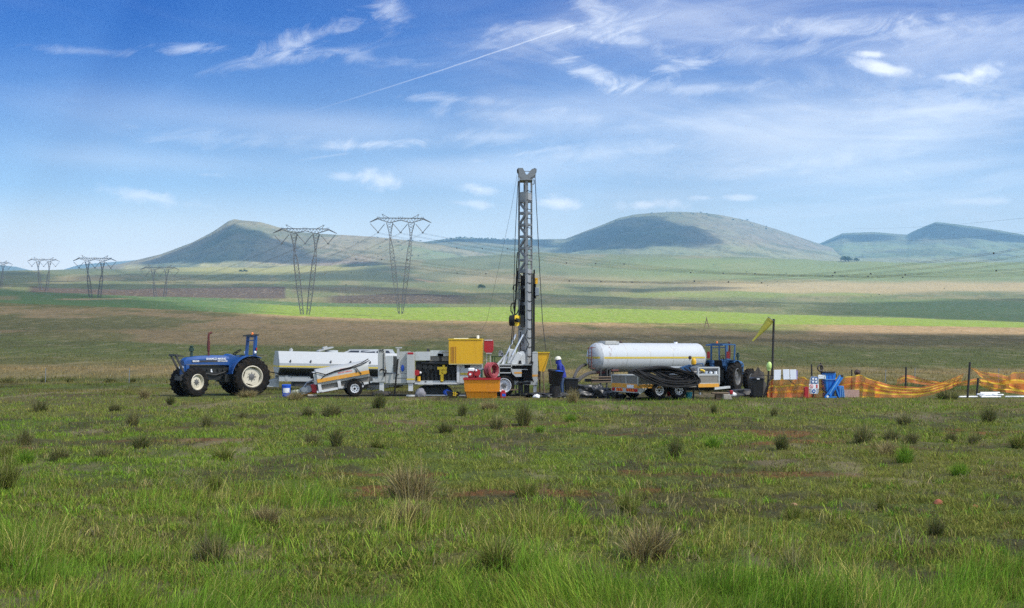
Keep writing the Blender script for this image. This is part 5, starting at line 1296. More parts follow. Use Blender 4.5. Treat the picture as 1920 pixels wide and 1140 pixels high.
# ------------------------------------------------------------------ worker, barrel and tub
def person():
    Y0 = 49.9; k = Y0/F
    bx_, by = X(1051.5, Y0), Y0
    Hh = 1.80
    r = thing('person', 'person in a blue hooded jacket and pale hard hat bending over the black barrel', 'person', (bx_, by, 0), R(0))
    # facing -x (left) and a little away; leaning forward
    J = {'pel': ((.06, 0, .93), .150), 'sp1': ((.04, 0, 1.08), .155), 'sp2': ((-.01, .0, 1.26), .185), 'chest': ((-.05, 0, 1.40), .175), 'neck': ((-.09, 0, 1.53), .075), 'head': ((-.12, 0, 1.63), .10), 'crown': ((-.12, 0, 1.71), .095)}
    for s, nm in ((-1, 'l'), (1, 'r')):
        dx = -.30 if s < 0 else -.22
        J.update({nm+'sh': ((-.04, s*.20, 1.42), .085), nm+'el': ((-.02, s*.27, 1.14), .066), nm+'wr': ((dx, s*.17, 1.03), .045), nm+'pa': ((dx-.085, s*.15, 1.00), .040),
                  nm+'hip': ((.07, s*.10, .88), .115), nm+'kn': ((.05+.03*s, s*.115, .50), .080), nm+'an': ((.09+.03*s, s*.12, .09), .052), nm+'toe': ((-.10+.03*s, s*.14, .045), .046)})
        for f, (oy, ln, up) in enumerate(((-.036, .085, 0), (-.012, .098, .006), (.012, .092, .004), (.034, .075, -.004))):
            J[nm+f'f{f}a'] = ((dx-.115, s*.15+oy, 1.0+up), .013); J[nm+f'f{f}b'] = ((dx-.115-ln*.55, s*.15+oy*1.1, .992+up), .011); J[nm+f'f{f}c'] = ((dx-.115-ln*.75, s*.15+oy*1.1, .955+up), .009)
        J[nm+'t1'] = ((dx-.075, s*.15-.045, .995), .014); J[nm+'t2'] = ((dx-.12, s*.15-.062, .975), .011)
    E = [('pel','sp1'),('sp1','sp2'),('sp2','chest'),('chest','neck'),('neck','head'),('head','crown')]
    for nm in 'lr':
        E += [('chest',nm+'sh'),(nm+'sh',nm+'el'),(nm+'el',nm+'wr'),(nm+'wr',nm+'pa'),('pel',nm+'hip'),(nm+'hip',nm+'kn'),(nm+'kn',nm+'an'),(nm+'an',nm+'toe')]
        for f in range(4): E += [(nm+'pa',nm+f'f{f}a'),(nm+f'f{f}a',nm+f'f{f}b'),(nm+f'f{f}b',nm+f'f{f}c')]
        E += [(nm+'wr',nm+'t1'),(nm+'t1',nm+'t2')]
    keys = list(J); me = bpy.data.meshes.new('skeleton'); me.from_pydata([J[q][0] for q in keys], [(keys.index(a), keys.index(b)) for a, b in E], [])
    o = bpy.data.objects.new('skeleton', me); C.objects.link(o)
    sk = o.modifiers.new('skin', 'SKIN'); sk.use_smooth_shade = True
    for i, q in enumerate(keys):
        sv = me.skin_vertices[0].data[i]; rr = J[q][1]
        if q in ('sp1', 'sp2', 'chest', 'pel'): sv.radius = (rr*.95, rr*1.15)
        else: sv.radius = (rr, rr)
        sv.use_root = (q == 'pel')
    ss = o.modifiers.new('sub', 'SUBSURF'); ss.levels = 2; ss.render_levels = 2
    dg = bpy.context.evaluated_depsgraph_get(); ev = o.evaluated_get(dg); m2 = bpy.data.meshes.new_from_object(ev)
    bpy.data.objects.remove(o)
    m2.name = 'body'; m2.materials.clear()
    for mm in (JACKET, TROUSER, SKIN, BOOT): m2.materials.append(mm)
    for p in m2.polygons:
        c = p.center; i = 0
        if c.z < .93 and abs(c.y) < .3 and c.x > -.14: i = 1
        if c.z < .13: i = 3
        if c.z > 1.55: i = 2
        if c.x < -.265 and c.z < 1.12 and c.z > .8: i = 2
        p.material_index = i; p.use_smooth = True
    b = bpy.data.objects.new('body', m2); C.objects.link(b); b.parent = r
    fc = MB(); fc.ball((-.225, 0, 1.625), (.022, .016, .028), 8, 6)
    for s in (-1, 1): fc.ball((-.208, s*.036, 1.655), (.014, .015, .010), 8, 6)
    fc.box(-.212, -.200, -.026, .026, 1.578, 1.588); fc.build('face', SKIN, r, local=True)
    hd = MB(); hd.lathe((-.095, 0, 1.47), (-.12, 0, 1), [(.13, 0), (.135, .06), (.125, .13), (.118, .20), (.08, .25)], 16); hd.v = [v for v in hd.v if True]
    hd.build('hood', JACKET, r, local=True)
    ht = MB(); ht.lathe((-.12, 0, 1.665), (-.16, 0, 1), [(.155, -.005), (.155, .01), (.132, .02), (.130, .06), (.11, .105), (.07, .135), (0, .148)], 20)
    ht.prism([(-.30, -.09), (-.22, -.13), (-.16, -.14), (-.16, .14), (-.22, .13), (-.30, .09)], 1.678, 1.69, plane='xy'); ht.build('hard_hat', IVORY, r, local=True)
    jk = MB(); jk.lathe((.05, 0, .86), (-.08, 0, 1), [(.205, 0), (.20, .06), (.185, .2), (.16, .3)], 18); jk.v = [(v[0], v[1]*1.0, v[2]) for v in jk.v]; jk.build('jacket_hem', JACKET, r, local=True)
    return r
person()
def barrel():
    Y0 = 49.3; x = lambda p: X(p, Y0); z = lambda q: Z(q, Y0)
    r = thing('barrel', 'wide-mouthed black barrel tipped towards the worker in blue', 'barrel', (x(1039), Y0, 0))
    c = Vector((x(1038.5), Y0, 0)); tl = Vector((-.06, 0, 1)).normalized()
    b = MB(); org = Vector((x(1040), Y0, z(721)))
    ax = Vector((.10, -.10, 1)).normalized()
    b.lathe(org, ax, [(.0, .0), (.24, .0), (.27, .12), (.325, .50), (.37, .62), (.375, .64), (.35, .64), (.31, .50), (.24, .05), (0, .05)], 26); b.build('shell', BLKPL, r)
    s = MB(); s.lathe((x(1040), Y0, 0), (0, 0, 1), [(.0, 0), (.27, 0), (.25, .1), (.22, z(722)), (0, z(722))], 20); s.build('stand', BLACK, r)
    crumple('blue_bag', 'blue plastic bag hanging over the rim of the black barrel', 'bag', tuple(org + ax*.56 + Vector((.14, -.16, -.03))), (.24, .12, .07), BLUEPL, 8)
barrel()
def tub():
    Y0 = 50.2; x = lambda p: X(p, Y0); z = lambda q: Z(q, Y0)
    r = thing('storage_tub', 'square black plastic tub behind the worker', 'tub', (x(1071), Y0, 0))
    b = MB(); w0, w1 = .26, .31
    b.add([(x(1071)+sx*w, Y0+sy*w, zz) for w, zz in ((w0, .0), (w1, z(711))) for sx, sy in ((-1,-1),(1,-1),(1,1),(-1,1))], [(3,2,1,0),(4,5,6,7)] + [(i, (i+1) % 4, 4+(i+1) % 4, 4+i) for i in range(4)]); b.build('shell', BLKPL, r, bevel=.03)
    MB().box(x(1071)-.34, x(1071)+.34, Y0-.34, Y0+.34, z(711.5), z(709)).build('lid', mat('scuffed_lid', (.03, .032, .034), .5), r, bevel=.02)
tub()
# ------------------------------------------------------------------ white cylindrical tanker
def round_tanker():
    Y0 = 54.2; yaw = R(27); rr = 1.42/2
    zc = Z(670.5, Y0)
    r = thing('water_tanker', 'large white cylindrical tanker with thin yellow band and rust flecks', 'tanker', (X(1116, Y0), Y0, 0), yaw)
    L = 6.0
    t = MB()
    prof = [(0, -.32), (.22, -.305), (.42, -.25), (.58, -.15), (.67, -.06), (rr, .04), (rr+.008, .05), (rr+.008, .07), (rr, .08), (rr, L), (.68, L+.08), (.60, L+.17), (.44, L+.25), (.22, L+.31), (0, L+.32)]
    t.lathe((0, 0, zc), (1, 0, 0), prof, 40)
    TW = bpy.data.materials.new('tanker_white_paint'); TW.use_nodes = True
    T = NT(TW.node_tree); b = TW.node_tree.nodes['Principled BSDF']; tc = T.node('ShaderNodeTexCoord'); sp = T.node('ShaderNodeSeparateXYZ'); T.l.new(tc.outputs['Object'], sp.inputs[0])
    mp = T.node('ShaderNodeMapping'); T.l.new(tc.outputs['Object'], mp.inputs[0]); mp.inputs['Scale'].default_value = (9, 9, 4)
    n = T.noise(mp.outputs[0], 1.0, 5, .65); n2 = T.noise(tc.outputs['Object'], 1.4, 4, .6)
    left = T.math('SUBTRACT', 1.0, T.smooth(sp.outputs[0], 1.2, 2.8))
    rust = T.math('MULTIPLY', T.smooth(n, .57, .64), T.math('MULTIPLY', T.smooth(n2, .42, .62), T.math('ADD', .3, T.math('MULTIPLY', left, .6))))
    c = T.mix(rust, (.50, .53, .555, 1), (.20, .09, .05, 1))
    low = T.math('MULTIPLY', T.math('SUBTRACT', 1.0, T.smooth(sp.outputs[2], zc-.66, zc-.22)), T.math('MULTIPLY', T.math('SUBTRACT', 1.0, T.smooth(sp.outputs[0], 2.2, 5.0)), T.smooth(n2, .25, .6)))
    c = T.mix(T.math('MULTIPLY', low, .75), c, (.27, .235, .17, 1))
    T.l.new(c, b.inputs['Base Color']); b.inputs['Roughness'].default_value = .4
    tank = t.build('tank', TW, r, local=True, angle=50)
    for xw in (1.4, 2.75, 4.1): MB().lathe((0, 0, zc), (1, 0, 0), [(rr, xw-.02), (rr+.006, xw), (rr, xw+.02)], 40, cap0=False, cap1=False).build('weld_seam', WHITE, tank, local=True)
    s = MB(); s.lathe((0, 0, zc), (1, 0, 0), [(rr+.004, .05), (rr+.004, L)], 40)
    s2 = MB()
    n_ = 24; xs = np.linspace(.05, L, n_); a0, a1 = R(-4.0), R(3.2)
    vs = [(x_, -math.cos(a)*(rr+.006), zc+math.sin(a)*(rr+.006)) for a in (a0, a1) for x_ in xs]
    s2.add(vs, [(i, i+1, n_+i+1, n_+i) for i in range(n_-1)])
    ys = np.linspace(-rr, rr, 15)
    def domex(rad): return float(np.interp(rad, [0, .22, .42, .58, .67, rr], [-.32, -.305, -.25, -.15, -.06, .04]))
    vs = []
    for zz in (-.045, .045): vs += [(domex(math.hypot(y_, zz))-.012 if math.hypot(y_, zz) < rr*.985 else .035, y_, zc+zz) for y_ in ys]
    s2.add(vs, [(i, i+1, 15+i+1, 15+i) for i in range(14)]); s2.build('stripe', YSTRIPE, tank, local=True)
    la = MB()
    for y in (-.36, -.10):
        la.tube([(-.43, y, zc-.50), (-.42, y, zc+.0), (-.43, y, zc+.48)], .02, 6); la.bar((-.43, y, zc+.48), (-.2, y, zc+.5), .03); la.bar((-.43, y, zc-.5), (-.2, y, zc-.52), .03)
    for k_ in range(6): zz = zc-.42+.17*k_; la.bar((-.42, -.36, zz), (-.42, -.10, zz), .026)
    la.build('ladder', mat('rusty_red_ladder', (.16, .045, .035), .7, dirt=.4), r, local=True)
    ht = MB(); ht.box(.35, 1.15, -.36, .36, zc+rr-.08, zc+rr+.07); ht.box(.45, 1.05, -.28, .28, zc+rr+.07, zc+rr+.10); ht.build('hatch', WHITE, tank, local=True, bevel=.02)
    MB().ball((1.45, 0, zc+rr+.04), (.1, .1, .07)).build('hatch_knob', BROWN, tank, local=True)
    MB().cyl((4.72, 0, zc+rr-.02), (4.72, 0, zc+rr+.07), .09).build('breather', LETTER, tank, local=True)
    MB().cyl((4.72, 0, zc+rr+.07), (4.72, 0, zc+rr+.12), .07).build('breather_cap', BLACK, tank, local=True)
    f = MB()
    for y in (-.45, .45): f.box(-.3, L, y-.06, y+.06, .55, .70)
    for x_ in (.5, 2.2, 4.0): f.box(x_, x_+.12, -.5, .5, .70, zc-rr+.12); 
    for x_ in (.0, .35, .7): f.bar((x_, -.5, .3), (x_, -.5, zc-.5), .06)
    f.build('chassis', DGREY, r, local=True)
    vl = MB(); vl.cyl((-.15, -.30, zc-.72), (.35, -.30, zc-.72), .06); vl.bar((.1, -.3, zc-.55), (.1, -.3, zc-.9), .05); vl.cyl((.6, -.5, zc-.62), (1.0, -.5, zc-.62), .05); vl.build('valve', DKRED, r, local=True)
    pp = MB()
    for zz in (.55, .68, .80): pp.cyl((-.55, -.55, zz), (2.0, -.6, zz), .03)
    pp.build('pipe', WOOD, r, local=True)
    for y in (-.75, .75):
        for x_ in (3.0, 3.9): wheel_parts(r, (x_, y, .42), (0, -1 if y < 0 else 1, 0), .42, .25, .24, TYRE, RIMW, holes=1)
    MB().cyl((3.0, -.7, .42), (3.0, .7, .42), .06).cyl((3.9, -.7, .42), (3.9, .7, .42), .06).build('axle', DGREY, r, local=True)
round_tanker()
def suction_hose(name, label, pts, rad):
    a = [P(*p) for p in pts]
    # smooth
    out = []
    for i in range(len(a)-1):
        p0, p1, p2, p3 = a[max(i-1, 0)], a[i], a[i+1], a[min(i+2, len(a)-1)]
        for t in np.linspace(0, 1, 7, endpoint=False): out.append(.5*((2*p1)+(p2-p0)*t+(2*p0-5*p1+4*p2-p3)*t*t+(3*p1-p0-3*p2+p3)*t**3))
    out.append(a[-1]); MB().tube(out, rad, 8).build(name, mat('ribbed_grey_hose', (.06, .055, .048), .7), label=label, cat='hose', loc=tuple(a[0]))
suction_hose('suction_hose', 'thick dark hose curving from the tanker end into the black tub', [(1098, 684, 54.5), (1090, 687, 53.5), (1083, 694, 52.5), (1079, 702, 51.2), (1076, 710, 50.4)], .075)
suction_hose('suction_hose', 'thick grey hose drooping under the left end of the white tanker', [(1118, 698, 54), (1104, 700, 53), (1093, 706, 52), (1085, 712, 51), (1080, 716, 50.8)], .085)

# ------------------------------------------------------------------ flat trailer carrying the black pipe coil
def pipe_trailer():
    Yn = 46.6; yaw = R(25)
    # local: +x forward (right, away), near side y = -W
    nw = Vector((X(1196.5, Yn), Yn, 0))                             # near rear corner
    r = thing('pipe_trailer', 'twin axle white flatbed trailer with yellow band carrying a coiled black pipe', 'trailer', nw, yaw)
    k = F/Yn
    W, L = 2.15, 4.05
    z = lambda q: Z(q, Yn)
    zf, zy, zt = z(728), z(721), z(704.5)
    rx = lambda p: (X(p, Yn)-nw.x)/math.cos(yaw)*(1+ (p-1196)*.00035)
    # rear gate
    g = MB()
    g.bar((0, 0, zt), (0, W, zt), .05); g.bar((0, 0, zy), (0, W, zy), .05)
    for y in (0, .95, W): g.bar((0, y, zy-.05), (0, y, zt), .055)
    g.build('rear_gate', WHITE, r, local=True)
    gm = MB(); gm.box(.0, .012, .03, W-.03, zy, zt-.02); gm.build('gate_mesh', MESHG, r, local=True)
    b = MB(); b.box(-.03, .03, -.01, W+.01, zf, zy+.02); b.build('rear_band', ORSTRIPE, r, local=True)
    lb = MB(); lb.box(-.02, .05, -.01, W+.01, z(737), zf-.005); lbo = lb.build('bumper', WHITE, r, local=True)
    for (y0, y1) in ((.12, .92), (1.22, 1.75)):
        ch = MB(); ch.box(-.028, -.021, y0, y1, z(735), z(729.5)); cho = ch.build('reflector_board', LENSO, lbo, local=True)
        st = MB(); h0, h1 = z(735), z(729.5)
        for q in np.arange(y0+.05, y1-.15, .2): st.add([(-.031, q, h0), (-.031, q+.09, h0), (-.031, q+.19, h1), (-.031, q+.10, h1)], [(0, 1, 2, 3)])
        st.build('chevron', RED, cho, local=True)
    for y0 in (.0, W-.28): MB().box(-.045, -.02, y0, y0+.22, z(735), z(729)).build('tail_light', LENSR, lbo, local=True)
    pl = MB(); pl.box(-.05, -.031, .30, .82, z(728), z(722)); plo = pl.build('number_plate', BOARD, r, local=True)
    # sides
    def side(y, near=True):
        s = MB()
        xs = [(0.0, 1.10), (2.98, L)]
        for a, b_ in xs:
            s.bar((a, y, zt), (b_, y, zt), .05); s.bar((a, y, zy), (b_, y, zy), .05)
            for q in (a, b_): s.bar((q, y, zy-.05), (q, y, zt), .06)
        s.build('side_rail', WHITE, r, local=True)
        for a, b_ in xs:
            MB().box(a+.04, b_-.04, y-.005, y+.008, zy+.02, zt-.02).build('side_mesh', MESHG, r, local=True)
            MB().box(a, b_, y-.03, y+.03, zf, zy+.0).build('side_band', ORSTRIPE, r, local=True)
    side(0); side(W, False)
    # high front rack
    fr = MB(); zr = Z(689, 48.5)
    for q in ((2.98, 0), (L, 0), (2.98, W), (L, W)): fr.bar((q[0], q[1], zt-.1), (q[0], q[1], zr), .07)
    for y in (0, W): fr.bar((2.98, y, zr), (L, y, zr), .06)
    fr.bar((L, 0, zr), (L, W, zr), .06); fr.box(2.9, L+.05, -.02, W, zt-.01, zt+.05); fr.build('front_rack', WHITE_CLEAN, r, local=True)
    MB().box(L-.02, L, .03, W-.03, zt+.05, zr-.04).build('rack_mesh', MESHG, r, local=True)
    fl = MB(); fl.box(.03, L, .03, W-.03, zf+.01, zf+.06); fl.build('floor', MESHG, r, local=True)
    ch = MB()
    for y in (.35, W-.35): ch.box(.1, L, y-.05, y+.05, zf-.14, zf)
    ch.prism([(.03, zf-.0), (.48, zf-.0), (.06, zf-.27), (.03, zf-.27)], -.01, .02); ch.box(.9, 3.0, .2, W-.2, .45, zf)
    ch.build('chassis', BLACK, r, local=True)
    MB().prism([(.035, zf-.005), (.44, zf-.005), (.08, zf-.25), (.035, zf-.25)], -.03, -.012).build('gusset', WHITE, r, local=True)
    for x_ in (1.02, 1.98):
        for s_, y in ((-1, .04), (1, W-.04)): wheel_parts(r, (x_, y, .385), (0, s_, 0), .385, .24, .205, TYRE, RIMW, holes=1)
        MB().cyl((x_, .1, .385), (x_, W-.1, .385), .05).build('axle', DGREY, r, local=True)
    mg = MB(); mg.prism([(.52, .62), (.58, .86), (2.42, .86), (2.48, .62), (2.36, .62), (2.3, .80), (.70, .80), (.64, .62)], .06, .30); mg.build('mudguard', BLKPL, r, local=True)
    db = MB(); db.bar((L-.2, .4, zf-.1), (L+1.1, W/2-.03, .42), .09); db.bar((L-.2, W-.4, zf-.1), (L+1.1, W/2+.03, .42), .09); db.bar((L+1.0, W/2, .42), (L+1.35, W/2, .44), .1); db.build('drawbar', GREYW, r, local=True)
    st = MB(); st.bar((2.75, -.02, zf), (2.72, -.04, .03), .05); st.build('prop_stand', BLACK, r, local=True)
    for i in range(3): pass
    return r, yaw, nw, zt
pt, pyaw, pnw, pzt = pipe_trailer()
def wpt(lx, ly, zz): return pnw + Matrix.Rotation(pyaw, 3, 'Z') @ Vector((lx, ly, 0)) + Vector((0, 0, zz))
def pipe_coil():
    r = thing('pipe_coil', 'big tangled coil of black plastic pipe heaped on the flatbed trailer', 'pipe coil', wpt(1.3, .6, pzt))
    q = random.Random(12); zt = pzt
    YC = 46.2
    tip = Vector((X(1186, YC), YC+.1, Z(692, YC)))
    for i in range(26):                                             # flattened loops, fanned out on the left, bunched on the right
        m = MB(); pts = []
        f = i/25
        cx, cz = 1264 - 20*f + q.uniform(-2, 2), 702 + 2*f + q.uniform(-2, 2)
        a_ = (14 + 54*f**.7) + q.uniform(-2, 2); b_ = (4.5 + 12.5*f) + q.uniform(-1, 1.2); rot = R(10 - 2*f + q.uniform(-2, 2)); yo = q.uniform(-.15, .35) + .5*(1-f)
        for k in range(48):
            a = 2*PI*k/48
            ex = a_*math.cos(a)*(1.0 if math.cos(a) > 0 else .95); ey = b_*math.sin(a)*(1-.80*max(0, -math.cos(a))**1.4)
            px = cx + ex*math.cos(rot) - ey*math.sin(rot); row = cz + ex*math.sin(rot) + ey*math.cos(rot)
            row = max(row, 686.6) 
            pts.append(P(px, row, YC + yo + .55*math.sin(a+.4)*-.6 + (px-1240)*.012))
        m.tube(pts, .030, 6, closed=True); m.build('pipe_loop', BLACK, r)
    for k, (pts) in enumerate((((1192, 692), (1204, 701), (1222, 711), (1240, 719), (1262, 727), (1278, 726), (1286, 721)),
                ((1188, 695), (1200, 700), (1220, 706), (1248, 716), (1282, 720), (1300, 716), (1311, 711), (1303, 700), (1296, 696)),
                ((1292, 688), (1299, 700), (1304, 713), (1309, 727), (1312, 737)), ((1283, 690), (1296, 699), (1308, 706), (1311, 711)))):
        a = [P(p, w, YC-.25+.02*k+ (p-1240)*.012) for p, w in pts]; out = []
        for i in range(len(a)-1):
            p0, p1, p2, p3 = a[max(i-1, 0)], a[i], a[i+1], a[min(i+2, len(a)-1)]
            for t in np.linspace(0, 1, 6, endpoint=False): out.append(.5*((2*p1)+(p2-p0)*t+(2*p0-5*p1+4*p2-p3)*t*t+(3*p1-p0-3*p2+p3)*t**3))
        out.append(a[-1]); MB().tube(out, .028, 6).build('pipe_end' if k == 2 else 'pipe_loop', BLACK, r)
    MB().cyl(P(1312, 736, YC+.6), P(1312.5, 740, YC+.6), .05).build('coupling', GALV, r)
pipe_coil()
def on_trailer():
    Y0 = 47.9
    x = lambda p: X(p, Y0); z = lambda q: Z(q, Y0)
    t = thing('blue_barrow', 'blue folded steel barrow behind the pipe coil on the trailer', 'barrow', (x(1292), Y0+.4, z(705)))
    MB().prism([(x(1278), z(689)), (x(1296.5), z(683.5)), (x(1297), z(700)), (x(1290), z(703))], Y0+.2, Y0+.6).build('tray', BLUE2, t)
    MB().tube([(x(1296), Y0+.2, z(687)), (x(1308), Y0+.1, z(682.5)), (x(1318.5), Y0+.1, z(682)), (x(1320), Y0+.1, z(692))], .03).build('handle', BLUE2, t)
    MB().bar((x(1296.5), Y0+.3, z(700)), (x(1295.5), Y0+.3, z(668.5)), .06).build('upright', LGREY, t)
    MB().ball((x(1295.5), Y0+.25, z(670.3)), (.075, .06, .075)).build('grip', BROWN, t)
    b = MB(); b.lathe((x(1301.5), Y0+.1, z(684)), (0, 0, 1), [(.06, 0), (.10, .03), (.115, .14), (.09, .24), (.05, .28), (.0, .29)], 16); b.build('yellow_drum', YEL, label='yellow plastic drum held above the coil on the trailer', cat='drum', loc=(x(1301.5), Y0+.1, z(684)))
    def put(name, label, cat, fn, m, loc): mb = MB(); fn(mb); mb.build(name, m, label=label, cat=cat, loc=loc)
    Y1 = 48.4; x = lambda p: X(p, Y1); z = lambda q: Z(q, Y1)
    put('yellow_hose', 'short bright yellow hose bent over the trailer front rack', 'hose', lambda m: m.tube([(x(1313), Y1, z(693.5)), (x(1318), Y1, z(694.5)), (x(1323), Y1-.05, z(699)), (x(1327), Y1-.1, z(704))], .045), YELB, (x(1318), Y1, z(700)))
    for p, l in ((1323.5, 'white pipe stub beside the yellow hose on the trailer rack'), (1341, 'white pipe stub at the right end of the trailer rack')):
        put('pipe_stub', l, 'pipe', lambda m: m.cyl((x(p), Y1-.1, pzt+.02), (x(p), Y1-.1, z(696)), .065, n=12), LETTER, (x(p), Y1, pzt))
    put('knob', 'small white ball fitting on the trailer rack floor', 'fitting', lambda m: m.ball((x(1332), Y1-.1, pzt+.09), .075), LETTER, (x(1332), Y1, pzt))
    crumple('black_bundle', 'crumpled black and grey bundle in the trailer front rack', 'bundle', (x(1304), Y1+.3, pzt+.02), (.34, .25, .18), SHEET, 61)
on_trailer()
def block(name, label, cat, x0, x1, q0, q1, Y, m, d=.3, slope=0):
    x = lambda p: X(p, Y); z = lambda q: Z(q, Y)
    MB().prism([(x(x0), max(0, z(q1))), (x(x1), max(0, z(q1))), (x(x1-slope), z(q0)), (x(x0+slope*.3), z(q0))], Y-d/2, Y+d/2).build(name, m, label=label, cat=cat, loc=(x((x0+x1)/2), Y, 0), bevel=.02)
block('timber_block', 'dark timber block carrying the trailer drawbar', 'block', 1341, 1355, 739, 750, 47.6, WOOD, .35)
block('concrete_block', 'pale concrete block standing under the trailer drawbar', 'block', 1355, 1372, 739.5, 752, 47.2, CONC, .3, 4)
block('plank', 'weathered plank resting on the timber block', 'plank', 1334, 1366, 735.5, 738.5, 47.5, WOOD, .3)
block('red_can', 'small red can on the ground behind the concrete block', 'can', 1368, 1374, 732, 739, 49.5, RED, .15)
bucket('bucket', 'turquoise bucket under the pipe trailer', 1291.5, 740, 48.2, .13, .16, .28, mat('turquoise_plastic', (.03, .30, .38), .4))
block('red_can', 'red can seen between the two trailer wheels', 'can', 1251, 1257, 734, 743, 48.4, RED, .15)
crumple('tool_heap', 'heap of dark tools and offcuts on the ground under the second tractor', 'tools', (X(1392, 50.5), 50.5, 0), (.75, .35, .24), DGREY, 71)
crumple('rag', 'pale rag lying beyond the concrete block', 'rag', (X(1373, 49.6), 49.6, .05), (.2, .12, .14), LETTER, 73)
tractor('faded blue tractor with four-post canopy, parked behind the pipe trailer', (X(1352, 57), 57, 0), 58, BLUE2, True, -6).scale = (.86, .86, .86)
# wheelie bin
def wheelie():
    Y0 = 49.2; x = lambda p: X(p, Y0); z = lambda q: Z(q, Y0)
    r = thing('wheelie_bin', 'black wheeled refuse bin standing left of the windsock pole', 'bin', (x(1419), Y0, 0))
    b = MB(); zt = z(711)
    vs = [(x(1419)+sx*w, Y0+sy*w*1.1, zz) for w, zz in ((.21, .03), (.26, zt)) for sx, sy in ((-1,-1),(1,-1),(1,1),(-1,1))]
    b.add(vs, [(3,2,1,0),(4,5,6,7)] + [(i, (i+1) % 4, 4+(i+1) % 4, 4+i) for i in range(4)]); b.build('shell', BLKPL, r, bevel=.03)
    MB().prism([(x(1407.5), zt), (x(1430.5), zt), (x(1430), zt+.05), (x(1426), zt+.09), (x(1412), zt+.09), (x(1408), zt+.05)], Y0-.32, Y0+.32).build('lid', BLKPL, r, bevel=.015)
    MB().box(x(1416), x(1421), Y0-.34, Y0-.31, zt+.0, zt+.04).build('sticker', LETTER, r)
    for s in (-1, 1): MB().cyl((x(1419)+s*.2, Y0+.22, .1), (x(1419)+s*.25, Y0+.22, .1), .1, n=14).build('wheel', BLACK, r)
    MB().cyl((x(1419)-.2, Y0+.38, zt-.05), (x(1419)+.2, Y0+.38, zt-.05), .02).build('handle', BLKPL, r)
wheelie()
crumple('dark_sack', 'dark sacking heaped behind the wheeled bin', 'sack', (X(1421, 52), 52, 0), (.42, .3, .85), mat('dark_sacking', (.05, .045, .04), .9), 83, 18, 10)
# windsock
def windsock():
    Y0 = 49.6; x = lambda p: X(p, Y0); z = lambda q: Z(q, Y0)
    r = thing('windsock', 'yellow windsock hanging limp from a tall dark pole', 'windsock', (x(1447.5), Y0, 0))
    MB().tube([(x(1446.5), Y0, 0), (x(1448.5), Y0, z(680)), (x(1451), Y0, z(598))], .05, 8).build('pole', POSTM, r)
    hp = MB(); c0 = Vector((x(1445.5), Y0, z(598.5))); ax = (Vector((x(1412), Y0+.1, z(639))) - c0).normalized(); Rm = rot_between(ax)
    hp.tube([c0 + Rm @ Vector((math.cos(a)*.155, math.sin(a)*.155, 0)) for a in np.linspace(0, 2*PI, 20, endpoint=False)], .012, 5, closed=True); hp.bar((x(1450.8), Y0, z(599)), c0, .02); hp.build('hoop', GALV, r)
    s = MB(); L = (Vector((x(1411), Y0+.1, z(639))) - c0).length; n, mrows = 20, 14; vs = []
    for j in range(mrows):
        t = j/(mrows-1); rad = float(np.interp(t, [0, .12, .4, .62, .8, 1], [.155, .16, .125, .075, .045, .035])); sagc = c0 + ax*(L*t) + Vector((0, 0, -.05*math.sin(t*PI)))
        for i in range(n):
            a = 2*PI*i/n; w = 1 + .22*math.sin(3*a+t*4)*t
            vs.append(sagc + Rm @ Vector((math.cos(a)*rad*w, math.sin(a)*rad*w*.8, 0)))
    s.add(vs, [(j*n+i, j*n+(i+1) % n, (j+1)*n+(i+1) % n, (j+1)*n+i) for j in range(mrows-1) for i in range(n)]); s.build('sock', SOCK, r, angle=70)
windsock()
def post(name, label, a, b, Y, rad=.03, m=POSTM, cat='post', group=None, dy=0):
    p = P(*a, Y); q = P(*b, Y+dy); p.z = min(p.z, .02) if Y < 70 else p.z
    return MB().cyl(p, q, rad, n=8).build(name, m, label=label, cat=cat, loc=tuple(p), group=group)
post('fence_post', 'short dark post that carries the lime hard hat beside the windsock pole', (1438, 746), (1441.5, 690), 49.4, .04)
h = MB(); Yh = 49.4; ch = P(1441.5, 690, Yh); h.lathe(ch + Vector((0, 0, -.02)), (.1, 0, 1), [(.10, .0), (.115, .04), (.115, .14), (.10, .22), (.06, .28), (0, .30)], 16); h.prism([(ch.x-.06, ch.z-.12), (ch.x+.06, ch.z-.12), (ch.x+.09, ch.z+.02), (ch.x-.09, ch.z+.02)], Yh-.06, Yh+.06)
h.build('hard_hat', LIME, label='lime green hard hat hung on a short post', cat='hard hat', loc=tuple(ch))
MB().tube([P(1432, 746, 49.2), P(1438, 728, 49.2), P(1443, 715, 49.3), P(1447, 706, 49.4)], .05, 6).build('prop_pole', POSTM, label='dark prop leaning against the foot of the windsock pole', cat='pole', loc=tuple(P(1432, 746, 49.2)))
